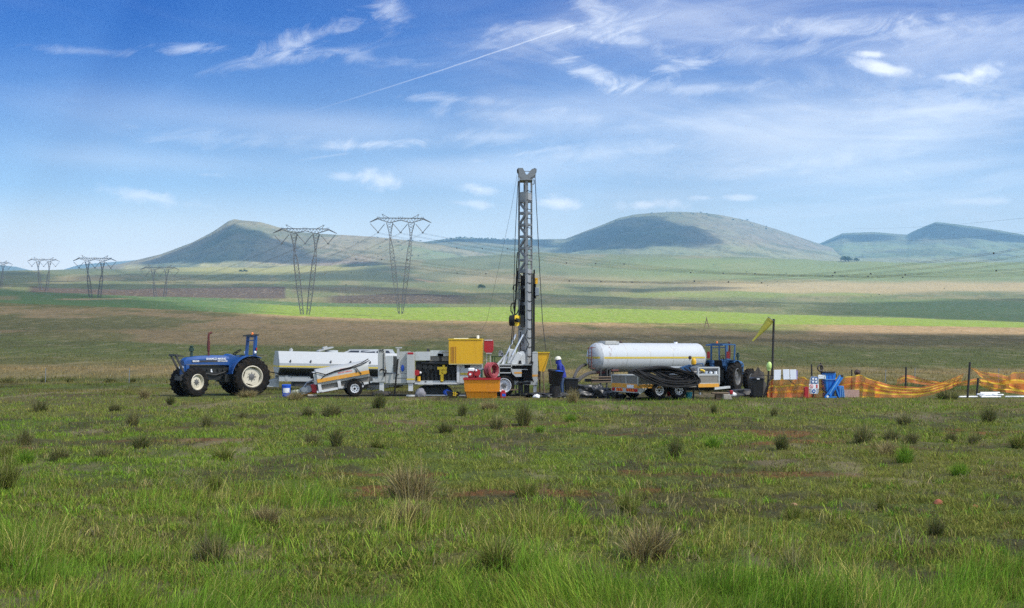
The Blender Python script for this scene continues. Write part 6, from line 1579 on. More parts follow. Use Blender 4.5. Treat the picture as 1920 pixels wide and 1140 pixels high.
# three white boards
rail = MB(); rail.bar(P(1420, 703.5, 49.06), P(1495, 705, 49.06), .03); rail.bar(P(1480, 713, 49.0), P(1492, 723, 48.9), .03); rail.build('board_rail', POSTM, label='thin dark rail that carries the three white boards', cat='rail', loc=tuple(P(1455, 704, 49.06)))
for i, (x0, x1, q0, q1, sk, lab) in enumerate(((1451.2, 1464.2, 693.2, 712.6, .8, 'leftmost of the three white notice boards, set apart from the other two'), (1467.6, 1479.5, 692.4, 711.8, -1.0, 'middle white notice board, tilted slightly, next to the purple-edged board'), (1480.8, 1492.6, 692.8, 711.8, -.6, 'white notice board with a purple right edge'))):
    Yb = 49.0; x = lambda p: X(p, Yb); z = lambda q: Z(q, Yb)
    o = MB(); o.prism([(x(x0-sk), z(q1)), (x(x1-sk), z(q1-.4)), (x(x1), z(q0)), (x(x0), z(q0+.3))], Yb-.03, Yb); t = thing('notice_board', lab, 'board', (x((x0+x1)/2), Yb, z(q1)), group='white notice boards'); o.build('panel', BOARD, t, bevel=.008)
    if i == 2: MB().prism([(x(1492.2), z(711.5)), (x(1495), z(711)), (x(1495.6), z(694.5)), (x(1492.9), z(694.5))], Yb-.028, Yb+.03).build('edge_panel', PURPLE, t)
# netting
def net_mat(name, col, alpha):
    m = bpy.data.materials.new(name); m.use_nodes = True; T = NT(m.node_tree); b = m.node_tree.nodes['Principled BSDF']; out = m.node_tree.nodes['Material Output']
    tc = T.node('ShaderNodeTexCoord'); n = T.noise(tc.outputs['Object'], 3.0, 4, .6)
    T.l.new(T.mix(T.smooth(n, .35, .7), (*col, 1), (col[0]*.8, col[1]*.75, col[2]*.8, 1)), b.inputs['Base Color']); b.inputs['Roughness'].default_value = .6
    tr = T.node('ShaderNodeBsdfTransparent'); mx = T.node('ShaderNodeMixShader'); mx.inputs[0].default_value = alpha
    n3 = T.noise(tc.outputs['Object'], 11.0, 3, .6); T.l.new(T.math('ADD', alpha-.15, T.math('MULTIPLY', n3, .3), clamp=True), mx.inputs[0])
    T.l.new(tr.outputs[0], mx.inputs[1]); T.l.new(b.outputs[0], mx.inputs[2]); T.l.new(mx.outputs[0], out.inputs[0]); return m
NET = net_mat('orange_plastic_netting', (.95, .22, .025), .36); NETY = net_mat('yellow_netting_band', (.88, .62, .03), .66); NETR = net_mat('red_folded_netting', (.66, .09, .03), .26)
def catmull(pts, n=10):
    out = []
    for i in range(len(pts)-1):
        p0, p1, p2, p3 = pts[max(i-1, 0)], pts[i], pts[i+1], pts[min(i+2, len(pts)-1)]
        for t in np.linspace(0, 1, n, endpoint=False): out.append(tuple(.5*((2*b)+(c-a)*t+(2*a-5*b+4*c-d)*t*t+(3*b-a-3*c+d)*t**3) for a, b, c, d in zip(p0, p1, p2, p3)))
    out.append(pts[-1]); return out
def netting(label, top, bot, Y, bands=((0, .05), (.33, .39), (.62, .72), (.95, 1.0)), folds=.10, seed=0, dY=0.0):
    """hanging mesh between a top line and a bottom line (photo px, row)"""
    tp, bt = catmull(top), catmull(bot); n = max(len(tp), len(bt)); 
    tp = [np.interp(np.linspace(0, 1, n), np.linspace(0, 1, len(tp)), [p[i] for p in tp]) for i in (0, 1)]
    bt = [np.interp(np.linspace(0, 1, n), np.linspace(0, 1, len(bt)), [p[i] for p in bt]) for i in (0, 1)]
    rt = thing('safety_netting', label, 'netting', tuple(P(float(tp[0][0]), 746, Y)), group='orange safety netting round the site')
    def strip(name, m, fa, fb, push=0.0, rows=5):
        vs = []; 
        for j in range(rows):
            f = fa + (fb-fa)*j/(rows-1)
            for i in range(n):
                px = tp[0][i]*(1-f)+bt[0][i]*f; row = tp[1][i]*(1-f)+bt[1][i]*f + 1.4*(float(vnoise(np.array([i*.21+seed]), np.array([f*2.5]))[0])-.5)
                yy = Y + dY*i/n + folds*math.sin(i*.55+f*2.2+seed) + folds*1.5*(float(vnoise(np.array([i*.16+seed*3]), np.array([f*3.]))[0])-.5) - push
                vs.append(P(px, row, yy))
        mb = MB(); mb.add(vs, [(j*n+i, j*n+i+1, (j+1)*n+i+1, (j+1)*n+i) for j in range(rows-1) for i in range(n-1)]); return mb.build(name, m, rt, angle=80)
    strip('mesh', NET, 0, 1, 0, 9)
    for a, b in bands: strip('yellow_band', NETY, a, b, .012)
    return rt, strip
n1, s1 = netting('slack orange netting behind the red extinguisher box, at the left end of the fence', [(1438, 723), (1449, 711), (1460, 712), (1485, 709), (1503, 706), (1516, 711), (1530, 712)], [(1437, 744), (1450, 747), (1480, 746.5), (1505, 747), (1530, 747)], 49.2, seed=1)
s1('folded_mesh', NETR, .60, .98, .03)
n2, s2 = netting('orange netting humped right of the blue bins', [(1528, 712), (1560, 709), (1580, 707.5), (1600, 704.5), (1613, 702.5), (1630, 710), (1650, 717)], [(1528, 747), (1560, 746.5), (1600, 745), (1625, 745), (1650, 744)], 49.3, seed=5)
s2('folded_mesh', NETR, .28, .52, .03)
n3, s3 = netting('orange netting swept low and rising to a free end in a long curve', [(1640, 713), (1665, 720), (1700, 724.5), (1730, 725), (1760, 718), (1790, 707), (1808, 699.5)], [(1640, 745), (1670, 746), (1700, 746), (1735, 743), (1765, 735), (1790, 725), (1800, 718)], 49.1, seed=9, bands=((0.16, .24), (.40, .47), (.62, .76)))
s3('folded_mesh', NETR, .48, .62, .03)
n4, _ = netting('far strip of orange netting stretched behind the low curve of the fence', [(1683, 711), (1698, 702.5), (1730, 710), (1755, 715), (1790, 717), (1833, 709)], [(1680, 722), (1700, 717), (1730, 721), (1755, 722), (1790, 723), (1833, 721)], 53.5, seed=13, bands=((.32, .46),))
n5, _ = netting('orange netting slung from the tall black post down to the right', [(1818, 686), (1832, 693), (1850, 698), (1875, 701), (1890, 704), (1902, 698), (1930, 697)], [(1820, 690), (1838, 706), (1858, 718), (1885, 722), (1900, 730), (1930, 738)], 49.0, seed=17, bands=((0, .05), (.40, .48), (.9, 1.0)))
n6, _ = netting('orange netting hanging low behind the aluminium poles at the right edge', [(1834, 710), (1850, 712), (1870, 715), (1890, 712), (1930, 709)], [(1836, 722), (1858, 731), (1880, 735), (1900, 738), (1930, 742)], 50.6, seed=21, bands=((.1, .3), (.7, .8)))
for a, b, Y, rad, lab in (((1523, 746), (1521.5, 683), 49.5, .035, 'dark post behind the safety sign panel'), ((1544.5, 746), (1538.5, 681), 49.6, .04, 'dark post on which a small tyre hangs'), ((1597, 746), (1597, 693), 51, .03, 'slim post beside the dark round tyre behind the netting'),
        ((1697.5, 735), (1699, 688), 53.2, .045, 'black post in the far strip of netting'), ((1814, 746), (1818.7, 679), 48.8, .05, 'tallest black netting post near the right edge'), ((1831.5, 738), (1834, 709), 50.4, .05, 'grey leaning post left of the aluminium poles'), ((1412, 706), (1411.5, 690), 60, .03, 'thin post right of the second tractor')):
    post('netting_post', lab, a, b, Y, rad, POSTM, 'post', 'dark posts of the netting fence')
for (pc, rw, Y, R0, r0, lab, ax) in ((1538, 690, 49.55, .135, .035, 'small grey tyre hung as a ring on a post', (.35, -1, 0)), (1607.5, 698.5, 50.5, .09, .055, 'dark round bundle behind the humped netting', (.1, -1, .2))):
    c = P(pc, rw, Y); Rm = rot_between(ax); m = MB(); m.tube([c + Rm @ Vector((math.cos(a)*R0, math.sin(a)*R0, 0)) for a in np.linspace(0, 2*PI, 22, endpoint=False)], r0, 8, closed=True)
    if R0 < .1: m.ball(c, .1)
    m.build('tyre_ring' if R0 > .1 else 'bundle', mat('grey_tyre', (.07, .06, .055), .8) if R0 > .1 else BROWN, label=lab, cat='tyre' if R0 > .1 else 'bundle', loc=tuple(c))
# safety sign panel
def sign_panel():
    Y0 = 48.8; x = lambda p: X(p, Y0); z = lambda q: Z(q, Y0)
    r = thing('safety_sign', 'grey safety sign panel with four blue circles, a red prohibition and a blue disc', 'sign', (x(1526), Y0, 0))
    MB().prism([(x(1518.5), z(738.5)), (x(1533.5), z(738.5)), (x(1535), z(734)), (x(1535.5), z(711)), (x(1532), z(705.7)), (x(1521.5), z(705.7)), (x(1518.5), z(710)), (x(1517.5), z(734))], Y0, Y0+.02).build('panel', SIGNG, r)
    f = Y0-.004
    MB().box(x(1517), x(1535.2), f-.004, f, z(728.8), z(720)).build('white_field', LETTER, r)
    MB().box(x(1521.5), x(1530.3), f-.004, f, z(738), z(729.4)).build('white_field', LETTER, r)
    def disc(px, row, rad, m, name, inner=None, sx=1.0):
        M = MB(); M.cyl((x(px), f-.004, z(row)), (x(px), f-.010, z(row)), rad, n=20); o = M.build(name, m, r)
        if inner: MB().cyl((x(px+inner[2]), f-.010, z(row+inner[3])), (x(px+inner[2]), f-.014, z(row+inner[3])), inner[1], n=16).build('pictogram', inner[0], o)
    for px, row, ix, iy in ((1524, 709.3, .5, .8), (1530.6, 709.6, -.6, .9), (1523.8, 716, .6, -.4), (1530.2, 716.4, .1, -.5)): disc(px, row, .075, SIGNB, 'blue_circle', (LETTER, .046, ix, iy))
    disc(1525.8, 733.5, .085, SIGNB, 'blue_circle', (LETTER, .03, 0, 0))
    disc(1521.4, 724.2, .08, SIGNR, 'red_ring', (LETTER, .055, 0, 0))
    MB().bar((x(1519.8), f-.018, z(722.6)), (x(1523), f-.018, z(725.8)), .02, .006).build('slash', SIGNR, r)
    MB().box(x(1530), x(1533), f-.010, f-.006, z(727.5), z(721)).build('extinguisher_mark', SIGNR, r)
    MB().cyl((x(1526), Y0+.05, 0), (x(1526), Y0+.05, z(708)), .025).build('post', POSTM, r)
sign_panel()
def white_sign():
    Y0 = 49.0; x = lambda p: X(p, Y0); z = lambda q: Z(q, Y0)
    r = thing('white_sign', 'small white sign with a green figure, wired to the tyre post', 'sign', (x(1541.5), Y0, z(711)))
    MB().box(x(1534.3), x(1549), Y0, Y0+.02, z(710.8), z(702.8)).build('panel', LETTER, r, bevel=.006)
    MB().box(x(1535.5), x(1548), Y0-.004, Y0-.001, z(710.2), z(709.4)).build('green_line', SIGNG, r)
    MB().box(x(1544.8), x(1546.2), Y0-.004, Y0-.001, z(709), z(706)).ball((x(1546.8), Y0-.003, z(704.8)), (.014, .003, .014), 8, 6).build('figure', mat('sign_green', (.02, .16, .13), .5), r)
    MB().box(x(1536.5), x(1543), Y0-.004, Y0-.001, z(706.6), z(706)).build('text_line', SIGNG, r)
white_sign()
def ext_box():
    Y0 = 48.5; x = lambda p: X(p, Y0); z = lambda q: Z(q, Y0)
    r = thing('extinguisher_box', 'dark red fire extinguisher box with a pointed top, before the netting', 'box', (x(1511), Y0, 0))
    MB().prism([(x(1507), 0), (x(1515), 0), (x(1515.2), z(727.5)), (x(1512.5), z(724.3)), (x(1508), z(727))], Y0-.1, Y0+.1).build('case', RED, r, bevel=.012)
    MB().box(x(1514.2), x(1515.1), Y0-.105, Y0-.10, z(744), z(729)).build('edge', mat('pale_red_edge', (.5, .16, .14), .6), r)
ext_box()
def blue_bins():
    Y0 = 48.9; x = lambda p: X(p, Y0); z = lambda q: Z(q, Y0)
    r = thing('blue_tank', 'tall sky blue plastic bin with a dark rim behind the slanting chute', 'bin', (x(1557), Y0+.3, 0))
    MB().prism([(x(1551.5), .02), (x(1566), .02), (x(1568.5), z(699)), (x(1548), z(699))], Y0+.1, Y0+.65).build('shell', SKYBLUE, r, bevel=.02)
    MB().box(x(1547), x(1567.2), Y0+.05, Y0+.7, z(698.9), z(696.8)).build('rim', POSTM, r)
    MB().prism([(x(1567.2), z(711)), (x(1571.5), z(706)), (x(1571), z(702.5)), (x(1567.2), z(698.8))], Y0+.2, Y0+.6).build('lid_flap', POSTM, r)
    for p in (1555.5, 1562): MB().box(x(p), x(p+.8), Y0+.085, Y0+.11, z(730), z(703)).build('rib', BLUEPL, r)
    MB().box(x(1549), x(1569), Y0+.06, Y0+.09, z(711.8), z(711.1)).build('band', mat('pale_blue_band', (.20, .46, .75), .5), r)
    c = thing('blue_chute', 'sky blue chute leaning diagonally across the tall blue bin', 'chute', (x(1556), Y0-.1, 0))
    MB().bar((x(1553), Y0-.12, z(741)), (x(1577.5), Y0-.0, z(705.3)), .20, .10).build('trough', SKYBLUE, c, bevel=.02)
    MB().bar((x(1553), Y0-.20, z(738)), (x(1575), Y0-.07, z(706)), .022).build('edge', mat('pale_blue_band', (.20, .46, .75), .5), c)
    MB().bar((x(1575.2), Y0-.02, z(704.5)), (x(1580), Y0+.0, z(705)), .09, .1).build('end_cap', POSTM, c)
    b = thing('blue_box', 'low sky blue ribbed box right of the chute', 'box', (x(1576), Y0, 0))
    MB().prism([(x(1571), .02), (x(1582.5), .02), (x(1580), z(723.5)), (x(1570), z(723.5))], Y0-.15, Y0+.3).build('shell', SKYBLUE, b, bevel=.015)
    for p in (1573, 1576.5, 1579.5): MB().bar((x(p), Y0-.16, z(725)), (x(p+1.4), Y0-.17, .03), .03).build('rib', mat('pale_blue_band', (.20, .46, .75), .5), b)
    f = thing('chute_stand', 'small blue frame at the foot of the slanting chute', 'frame', (x(1550), Y0-.2, 0))
    MB().bar((x(1544), Y0-.2, .02), (x(1556), Y0-.2, z(729)), .06).bar((x(1544), Y0-.2, .04), (x(1566), Y0-.2, .04), .07).bar((x(1565), Y0-.2, z(727)), (x(1571.5), Y0-.2, .02), .06).build('bars', SKYBLUE, f)
    MB().cyl((x(1549), Y0-.24, z(743)), (x(1549), Y0-.18, z(743)), .05).build('wheel', LETTER, f)
    g = MB(); g.bar((x(1541), Y0+.0, z(729)), (x(1549), Y0-.1, z(737)), .05); g.bar((x(1541), Y0, z(728.5)), (x(1543), Y0, z(729.5)), .06); g.build('shovel', POSTM, label='dark shovel leaning at the left of the blue frame', cat='shovel', loc=(x(1545), Y0, 0))
blue_bins()
MB().box(X(1583, 48.9), X(1611, 48.9), 48.88, 48.92, .02, Z(730.5, 48.9)).build('pale_sheet', net_mat('pale_pink_sheet', (.55, .36, .30), .75), label='pale pink sheet hung on the netting beside the blue box', cat='sheet', loc=(X(1597, 48.9), 48.9, 0))
for i, (a, b, q, dy, lab) in enumerate(((1838, 1877, 736.6, .45, 'topmost pale aluminium pole of the stack by the netting'), (1832, 1873, 739.4, .25, 'second pale pole of the aluminium stack'), (1843, 1884, 740.6, .1, 'aluminium pole sticking out furthest right of the stack'), (1836, 1872, 742.6, -.05, 'grey lower pole of the aluminium stack'), (1840, 1879, 744.4, -.2, 'lowest front pole of the aluminium stack'), (1798, 1835, 744.6, -.1, 'pale pole lying apart, left of the aluminium stack'), (1885, 1925, 745.2, .0, 'pale pole lying apart at the right edge'))):
    Y0 = 49.2+dy; zz = max(.035, Z(q, Y0)); MB().cyl((X(a, Y0), Y0, zz), (X(b, Y0), Y0+.15, zz), .036, n=10).build('aluminium_pole', LETTER if i != 3 else GALV, label=lab, cat='pole', group='aluminium poles on the ground', loc=(X((a+b)/2, Y0), Y0, 0))
# wire fence along the back of the site, far marker
for i, (px, rt) in enumerate(((85, 690), (242, 690), (352, 692), (1660, 693), (1715, 690), (1872, 690))):
    Yf = 72.0; a = P(px, 0, Yf); zg = float(ground_z(np.array([a.x]), np.array([Yf]))[0])
    MB().cyl((a.x, Yf, zg), (a.x+.03, Yf, Z(rt, Yf)), .022, n=6).build('fence_stake', GALV, label=['leftmost thin stake in the dry grass', 'thin stake in the dry grass left of the blue tractor', 'thin stake just behind the front of the blue tractor', 'thin stake behind the curve of netting', 'thin stake right of the far netting post', 'thin stake beyond the netting near the right edge'][i], cat='stake', group='thin stakes in the dry grass', loc=(a.x, Yf, zg))
g0 = GP(1325, 614); mk = MB()
for s in (-1, 1): mk.bar((g0.x+s*.9, g0.y, g0.z), (g0.x, g0.y, g0.z+3.6), .3)
mk.bar((g0.x, g0.y, g0.z+3), (g0.x, g0.y, g0.z+4.4), .25); mk.bar((g0.x-.5, g0.y, g0.z+1.6), (g0.x+.5, g0.y, g0.z+1.6), .25)
mk.build('trig_beacon', WOOD, label='small brown timber marker standing alone on the plain', cat='marker', loc=tuple(g0))
# ------------------------------------------------------------------ grass, tussocks, stones
def blade_material():
    m = bpy.data.materials.new('grass_blade'); m.use_nodes = True; T = NT(m.node_tree); T.n.clear()
    out = T.node('ShaderNodeOutputMaterial'); at = T.node('ShaderNodeAttribute'); at.attribute_name = 'Col'
    df = T.node('ShaderNodeBsdfDiffuse'); tl = T.node('ShaderNodeBsdfTranslucent'); mx = T.node('ShaderNodeMixShader'); mx.inputs[0].default_value = .28
    T.l.new(at.outputs['Color'], df.inputs[0]); T.l.new(at.outputs['Color'], tl.inputs[0])
    T.l.new(df.outputs[0], mx.inputs[1]); T.l.new(tl.outputs[0], mx.inputs[2]); T.l.new(mx.outputs[0], out.inputs[0]); return m
M_BLADE = blade_material()
def blades(base, h, w, az, lean, col, curl=None):
    """vectorised bent blades: 7 points, 5 triangles each"""
    n = len(h); lv = np.array([0, .4, .75, 1.0]); lean = np.asarray(lean)
    d = np.stack([np.cos(az), np.sin(az), np.zeros(n)], -1)
    fa = nrng.uniform(0, 2*PI, n); sd_ = np.stack([np.cos(fa), np.sin(fa), np.zeros(n)], -1)
    V = np.zeros((n, 7, 3))
    for i, t in enumerate(lv):
        out_ = h*lean*t**1.8; up = h*t*np.sqrt(np.clip(1-(lean*t)**2*.55, .08, 1))
        c = base + d*out_[:, None]; c[:, 2] += up
        if i < 3:
            ww = (w*(1, .85, .55)[i]/2)[:, None]
            V[:, 2*i] = c - sd_*ww; V[:, 2*i+1] = c + sd_*ww
        else: V[:, 6] = c
    tri = np.array([0, 1, 3, 0, 3, 2, 2, 3, 5, 2, 5, 4, 4, 5, 6])
    Fc = (np.arange(n)[:, None]*7 + tri[None]).reshape(-1)
    C7 = np.repeat(col[:, None, :], 7, 1)
    return V.reshape(-1, 3), Fc, C7.reshape(-1, 3)
def pick(cols, wts, n, mul=(1.72, 1.75, 1.0)):
    cols = np.array(cols); k = nrng.choice(len(cols), n, p=np.array(wts)/sum(wts)); c = cols[k]
    return c*np.array(mul)*(.42+1.05*nrng.random((n, 1)))*(1+.12*(nrng.random((n, 3))-.5))
LUSH, YG, OLIVE, STRAW, GREY, DARKG = (.100, .192, .034), (.175, .235, .050), (.165, .165, .062), (.36, .31, .17), (.16, .145, .105), (.055, .10, .030)
TALL_ROW = lambda px: np.interp(px, [-200, 0, 250, 420, 700, 850, 1000, 1150, 1300, 1600, 1920, 2050], [905, 915, 925, 905, 925, 975, 985, 985, 1012, 1050, 1085, 1090])
def scatter(n, r0, r1):
    row = nrng.uniform(r0, r1, n); Y = EYE*F/(row-HZ); e = 4.5*F/Y
    px = nrng.uniform(-60, 1980, n); out = nrng.random(n) < 2*e/(2040+2*e)
    px = np.where(out, np.where(nrng.random(n) < .5, -60 - nrng.random(n)*e, 1980 + nrng.random(n)*e), px); x = (px-CX)/F*Y
    return px, row, x, Y
def stuff(name, V, Fc, Cc):
    o = np_mesh(name, V, Fc, 3, M_BLADE, Cc, smooth=False); return tag(o, kind='stuff')
def tall_grass():
    px, row, x, Y = scatter(520000, 890, 1330)
    edge_ = TALL_ROW(px) + (fbm(x*1.1, Y*1.1, 4)-.5)*110
    dens = sstep(row, edge_-30, edge_+40)
    patch = fbm(x*.9+20, Y*.9+3, 4)
    keep = nrng.random(len(px)) < dens*(.16+.84*sstep(patch, .42, .60))
    px, row, x, Y, patch = px[keep], row[keep], x[keep], Y[keep], patch[keep]; n = len(px)
    lush = fbm(x*.55+50, Y*.55, 4); dry = fbm(x*.7+90, Y*.7+30, 4)
    clump = fbm(x*1.9+11, Y*1.9+4, 4)
    h = (.05+.17*nrng.random(n)**1.5)*(.35+1.25*sstep(clump, .36, .66))*(.6+.8*sstep(patch, .3, .68))
    w = nrng.uniform(.0032, .0065, n)
    base = np.stack([x, Y, ground_z(x, Y)-.01], -1)
    az = nrng.uniform(0, 2*PI, n)*.55 + 2.2*fbm(x*.8, Y*.8, 3)*PI
    lean = np.clip(nrng.normal(.45, .25, n), .03, .98)
    c = pick([LUSH, YG, OLIVE], [4, 4, 3], n)
    lm = (sstep(lush, .42, .56))[:, None]; dm = (nrng.random(n) < (.05+.55*sstep(dry, .52, .64)))[:, None]
    c = c*(1-lm*.65) + pick([LUSH, DARKG], [4, 1], n)*lm*.65
    c = np.where(dm, pick([STRAW, OLIVE, GREY], [3, 3, 2], n), c)
    V, Fc, Cc = blades(base, h, w, az, lean, c)
    # flowering stalks
    m = 1000; i = nrng.choice(n, m); b2 = base[i] + nrng.normal(0, .03, (m, 3))*[1, 1, 0]
    V2, F2, C2 = blades(b2, nrng.uniform(.2, .42, m), nrng.uniform(.0025, .004, m), nrng.uniform(0, 2*PI, m), np.clip(nrng.normal(.22, .16, m), 0, .8), pick([(.26, .25, .13), YG], [2, 2], m))
    stuff('grass', np.concatenate([V, V2]), np.concatenate([Fc, F2+len(V)]), np.concatenate([Cc, C2]))
def short_cover():
    px, row, x, Y = scatter(680000, 738, 1120)
    e = TALL_ROW(px); cl = fbm(x*2.6, Y*2.6, 4); zone = fbm(x*.22+5, Y*.3+9, 4); bare = fbm(x*.6+9, Y*.6, 5, .6)
    keep = (nrng.random(len(px)) < (.22+.78*sstep(cl, .40, .54))*(1-.72*sstep(bare, .50, .60))*(1-.5*sstep(row, e-10, e+60))) & ~((row < 747) & (px > 300))
    px, row, x, Y, zone, cl = px[keep], row[keep], x[keep], Y[keep], zone[keep], cl[keep]; n = len(px)
    big = sstep(Y, 14, 40)
    h = nrng.uniform(.025, .075, n)*(1+.9*sstep(cl, .5, .7))*(1+.5*big); w = nrng.uniform(.004, .013, n)*(1+1.0*big)
    c = pick([(.10, .155, .035), (.15, .175, .05), (.14, .125, .06), (.06, .085, .03), (.19, .165, .09)], [4, 3, 2, 2, .9], n)
    gm = sstep(zone, .45, .62)[:, None]; c = c*(1-.6*gm) + pick([(.085, .17, .03), (.14, .21, .04)], [1, 1], n)*.6*gm
    om = sstep(fbm(x*.13+70, Y*.2, 4), .47, .60)[:, None]*.7; c = c*(1-om) + pick([(.17, .155, .075), (.12, .11, .06), (.13, .145, .05)], [2, 1, 2], n)*om
    bm_ = (sstep(bare[keep], .48, .58)*(nrng.random(n) < .7))[:, None]; c = c*(1-bm_) + pick([(.11, .095, .055), (.16, .13, .08), (.06, .05, .035), (.09, .12, .04)], [3, 2, 2, 2], n)*bm_
    base = np.stack([x, Y, ground_z(x, Y)-.004], -1)
    V, Fc, Cc = blades(base, h, w, nrng.uniform(0, 2*PI, n), np.clip(nrng.normal(.75, .25, n), .1, 1.1), c)
    # small loose clumps that break up the turf
    m = 900; cpx, crow, cx_, cY = scatter(m, 752, 1060); ks = nrng.uniform(.5, 1.3, m); q = 46
    cxx = np.repeat(cx_, q) + nrng.normal(0, .09, m*q)*np.repeat(ks, q); cyy = np.repeat(cY, q) + nrng.normal(0, .09, m*q)*np.repeat(ks, q); nn = m*q
    tone = np.repeat(nrng.random(m), q)[:, None]
    cc = np.where(tone < .45, pick([OLIVE, YG, GREY], [3, 2, 1], nn, mul=(1.5, 1.5, 1.0)), np.where(tone < .75, pick([LUSH, YG, DARKG], [3, 2, 1], nn), pick([GREY, STRAW, OLIVE], [3, 2, 2], nn, mul=(1.3, 1.3, 1.0))))
    V3, F3, C3 = blades(np.stack([cxx, cyy, ground_z(cxx, cyy)-.004], -1), nrng.uniform(.05, .17, nn)*np.repeat(ks, q), nrng.uniform(.005, .013, nn), nrng.uniform(0, 2*PI, nn), np.clip(nrng.normal(.5, .28, nn), .03, .98), cc)
    F3 = F3 + len(V); V = np.concatenate([V, V3]); Fc = np.concatenate([Fc, F3]); Cc = np.concatenate([Cc, C3])
    stuff('ground_cover', V, Fc, Cc)
def meadow():
    """knee-high rough grass between the site and the plain"""
    px, row, x, Y = scatter(190000, 661+12, 741)
    Y = np.minimum(Y, 260); 
    # beyond the flat the rows are spread by distance along the rising ground
    Y = np.where(Y > 76, 76 + nrng.random(len(Y))**1.6*300, Y); x = (px-CX)/F*Y
    keep = ~((Y < 53) & (px > 300)) & (nrng.random(len(px)) < .25+.75*sstep(fbm(x*.5, Y*.35, 4), .38, .6))
    px, x, Y = px[keep], x[keep], Y[keep]; n = len(px)
    z = ground_z(x, Y); row = ground_row(px, Y)
    c0 = ground_colour(px, row, x, Y)
    k = np.clip(Y/55, 1, 5)
    h = nrng.uniform(.05, .20, n)*np.where(Y < 70, .8, 1.5); w = nrng.uniform(.012, .035, n)*k*.8
    c = np.clip(c0*1.15*(.55+.95*nrng.random((n, 1))), 0, .5)
    base = np.stack([x, Y, z-.01], -1)
    V, Fc, Cc = blades(base, h, w, nrng.uniform(0, 2*PI, n), np.clip(nrng.normal(.45, .25, n), .05, .95), c)
    stuff('meadow_grass', V, Fc, Cc)
tall_grass(); short_cover(); meadow()

def tuft_proto(kind, seed):
    g = np.random.default_rng(seed); n = 620
    nc = int(g.integers(2, 5)); cc_ = g.normal(0, .13, (nc, 2)); cs = g.uniform(.5, 1.0, nc); k_ = g.choice(nc, n, p=cs/cs.sum())
    a = g.uniform(0, 2*PI, n); r_ = g.random(n)**.6*.24
    base = np.stack([np.cos(a)*r_*cs[k_] + cc_[k_, 0], np.sin(a)*r_*cs[k_] + cc_[k_, 1], np.zeros(n)-.01], -1)
    pal = {'grey': ([GREY, (.115, .105, .075), OLIVE, (.10, .13, .05), STRAW], [3, 3, 3, 3, 1]), 'olive': ([OLIVE, YG, (.10, .13, .04), STRAW], [4, 2, 3, 1]), 'green': ([LUSH, YG, DARKG], [4, 3, 3]),
           'dry': ([STRAW, GREY, (.22, .18, .11), OLIVE], [3, 3, 3, 1]), 'dark': ([(.09, .088, .05), (.12, .11, .07), DARKG, OLIVE, GREY], [3, 3, 3, 4, 2])}[kind]
    h = g.uniform(.35, 1.0, n)*(1-.3*(r_/.24))*(.55+.45*cs[k_]); az = a + g.normal(0, .6, n) + .0; lean = np.clip(r_/.24*.7 + g.normal(.05, .22, n), .02, .98)
    st_ = g.random(n) < .05; h = np.where(st_, h*1.35, h); lean = np.where(st_, lean*.6, lean)
    V, Fc, Cc = blades(base, h, g.uniform(.009, .02, n), az, lean, pick(*pal, n, mul={'green': (1.6, 1.65, 1.0), 'dry': (1.3, 1.25, 1.0), 'olive': (1.35, 1.35, 1.0)}.get(kind, (1.32, 1.32, 1.0))))
    me = np_mesh('grass_tussock', V, Fc, 3, M_BLADE, Cc, smooth=False); return me
PROTO = {}
used = set()
def tuft(px, row, wpx, hpx, kind, label):
    Y = EYE*F/(row-HZ); key = (kind, len(label) % 4)
    if key not in PROTO: PROTO[key] = tuft_proto(kind, hash(kind) % 1 + 5*len(PROTO)+3)
    p = PROTO[key]
    o = p if key not in used else p.copy()
    if key in used: C.objects.link(o)
    used.add(key)
    x = X(px, Y); z = float(ground_z(np.array([x]), np.array([Y]))[0])
    sw = wpx*Y/F/.95; sh = hpx*Y/F/.66
    o.location = (x, Y, z); o.rotation_euler = (0, 0, rnd.uniform(0, 6.28)); o.scale = (sw*rnd.uniform(.85, 1.15), sw*rnd.uniform(.8, 1.25), sh*rnd.uniform(.85, 1.2))
    tag(o, label, 'grass tussock', 'grass tussocks dotted over the field')
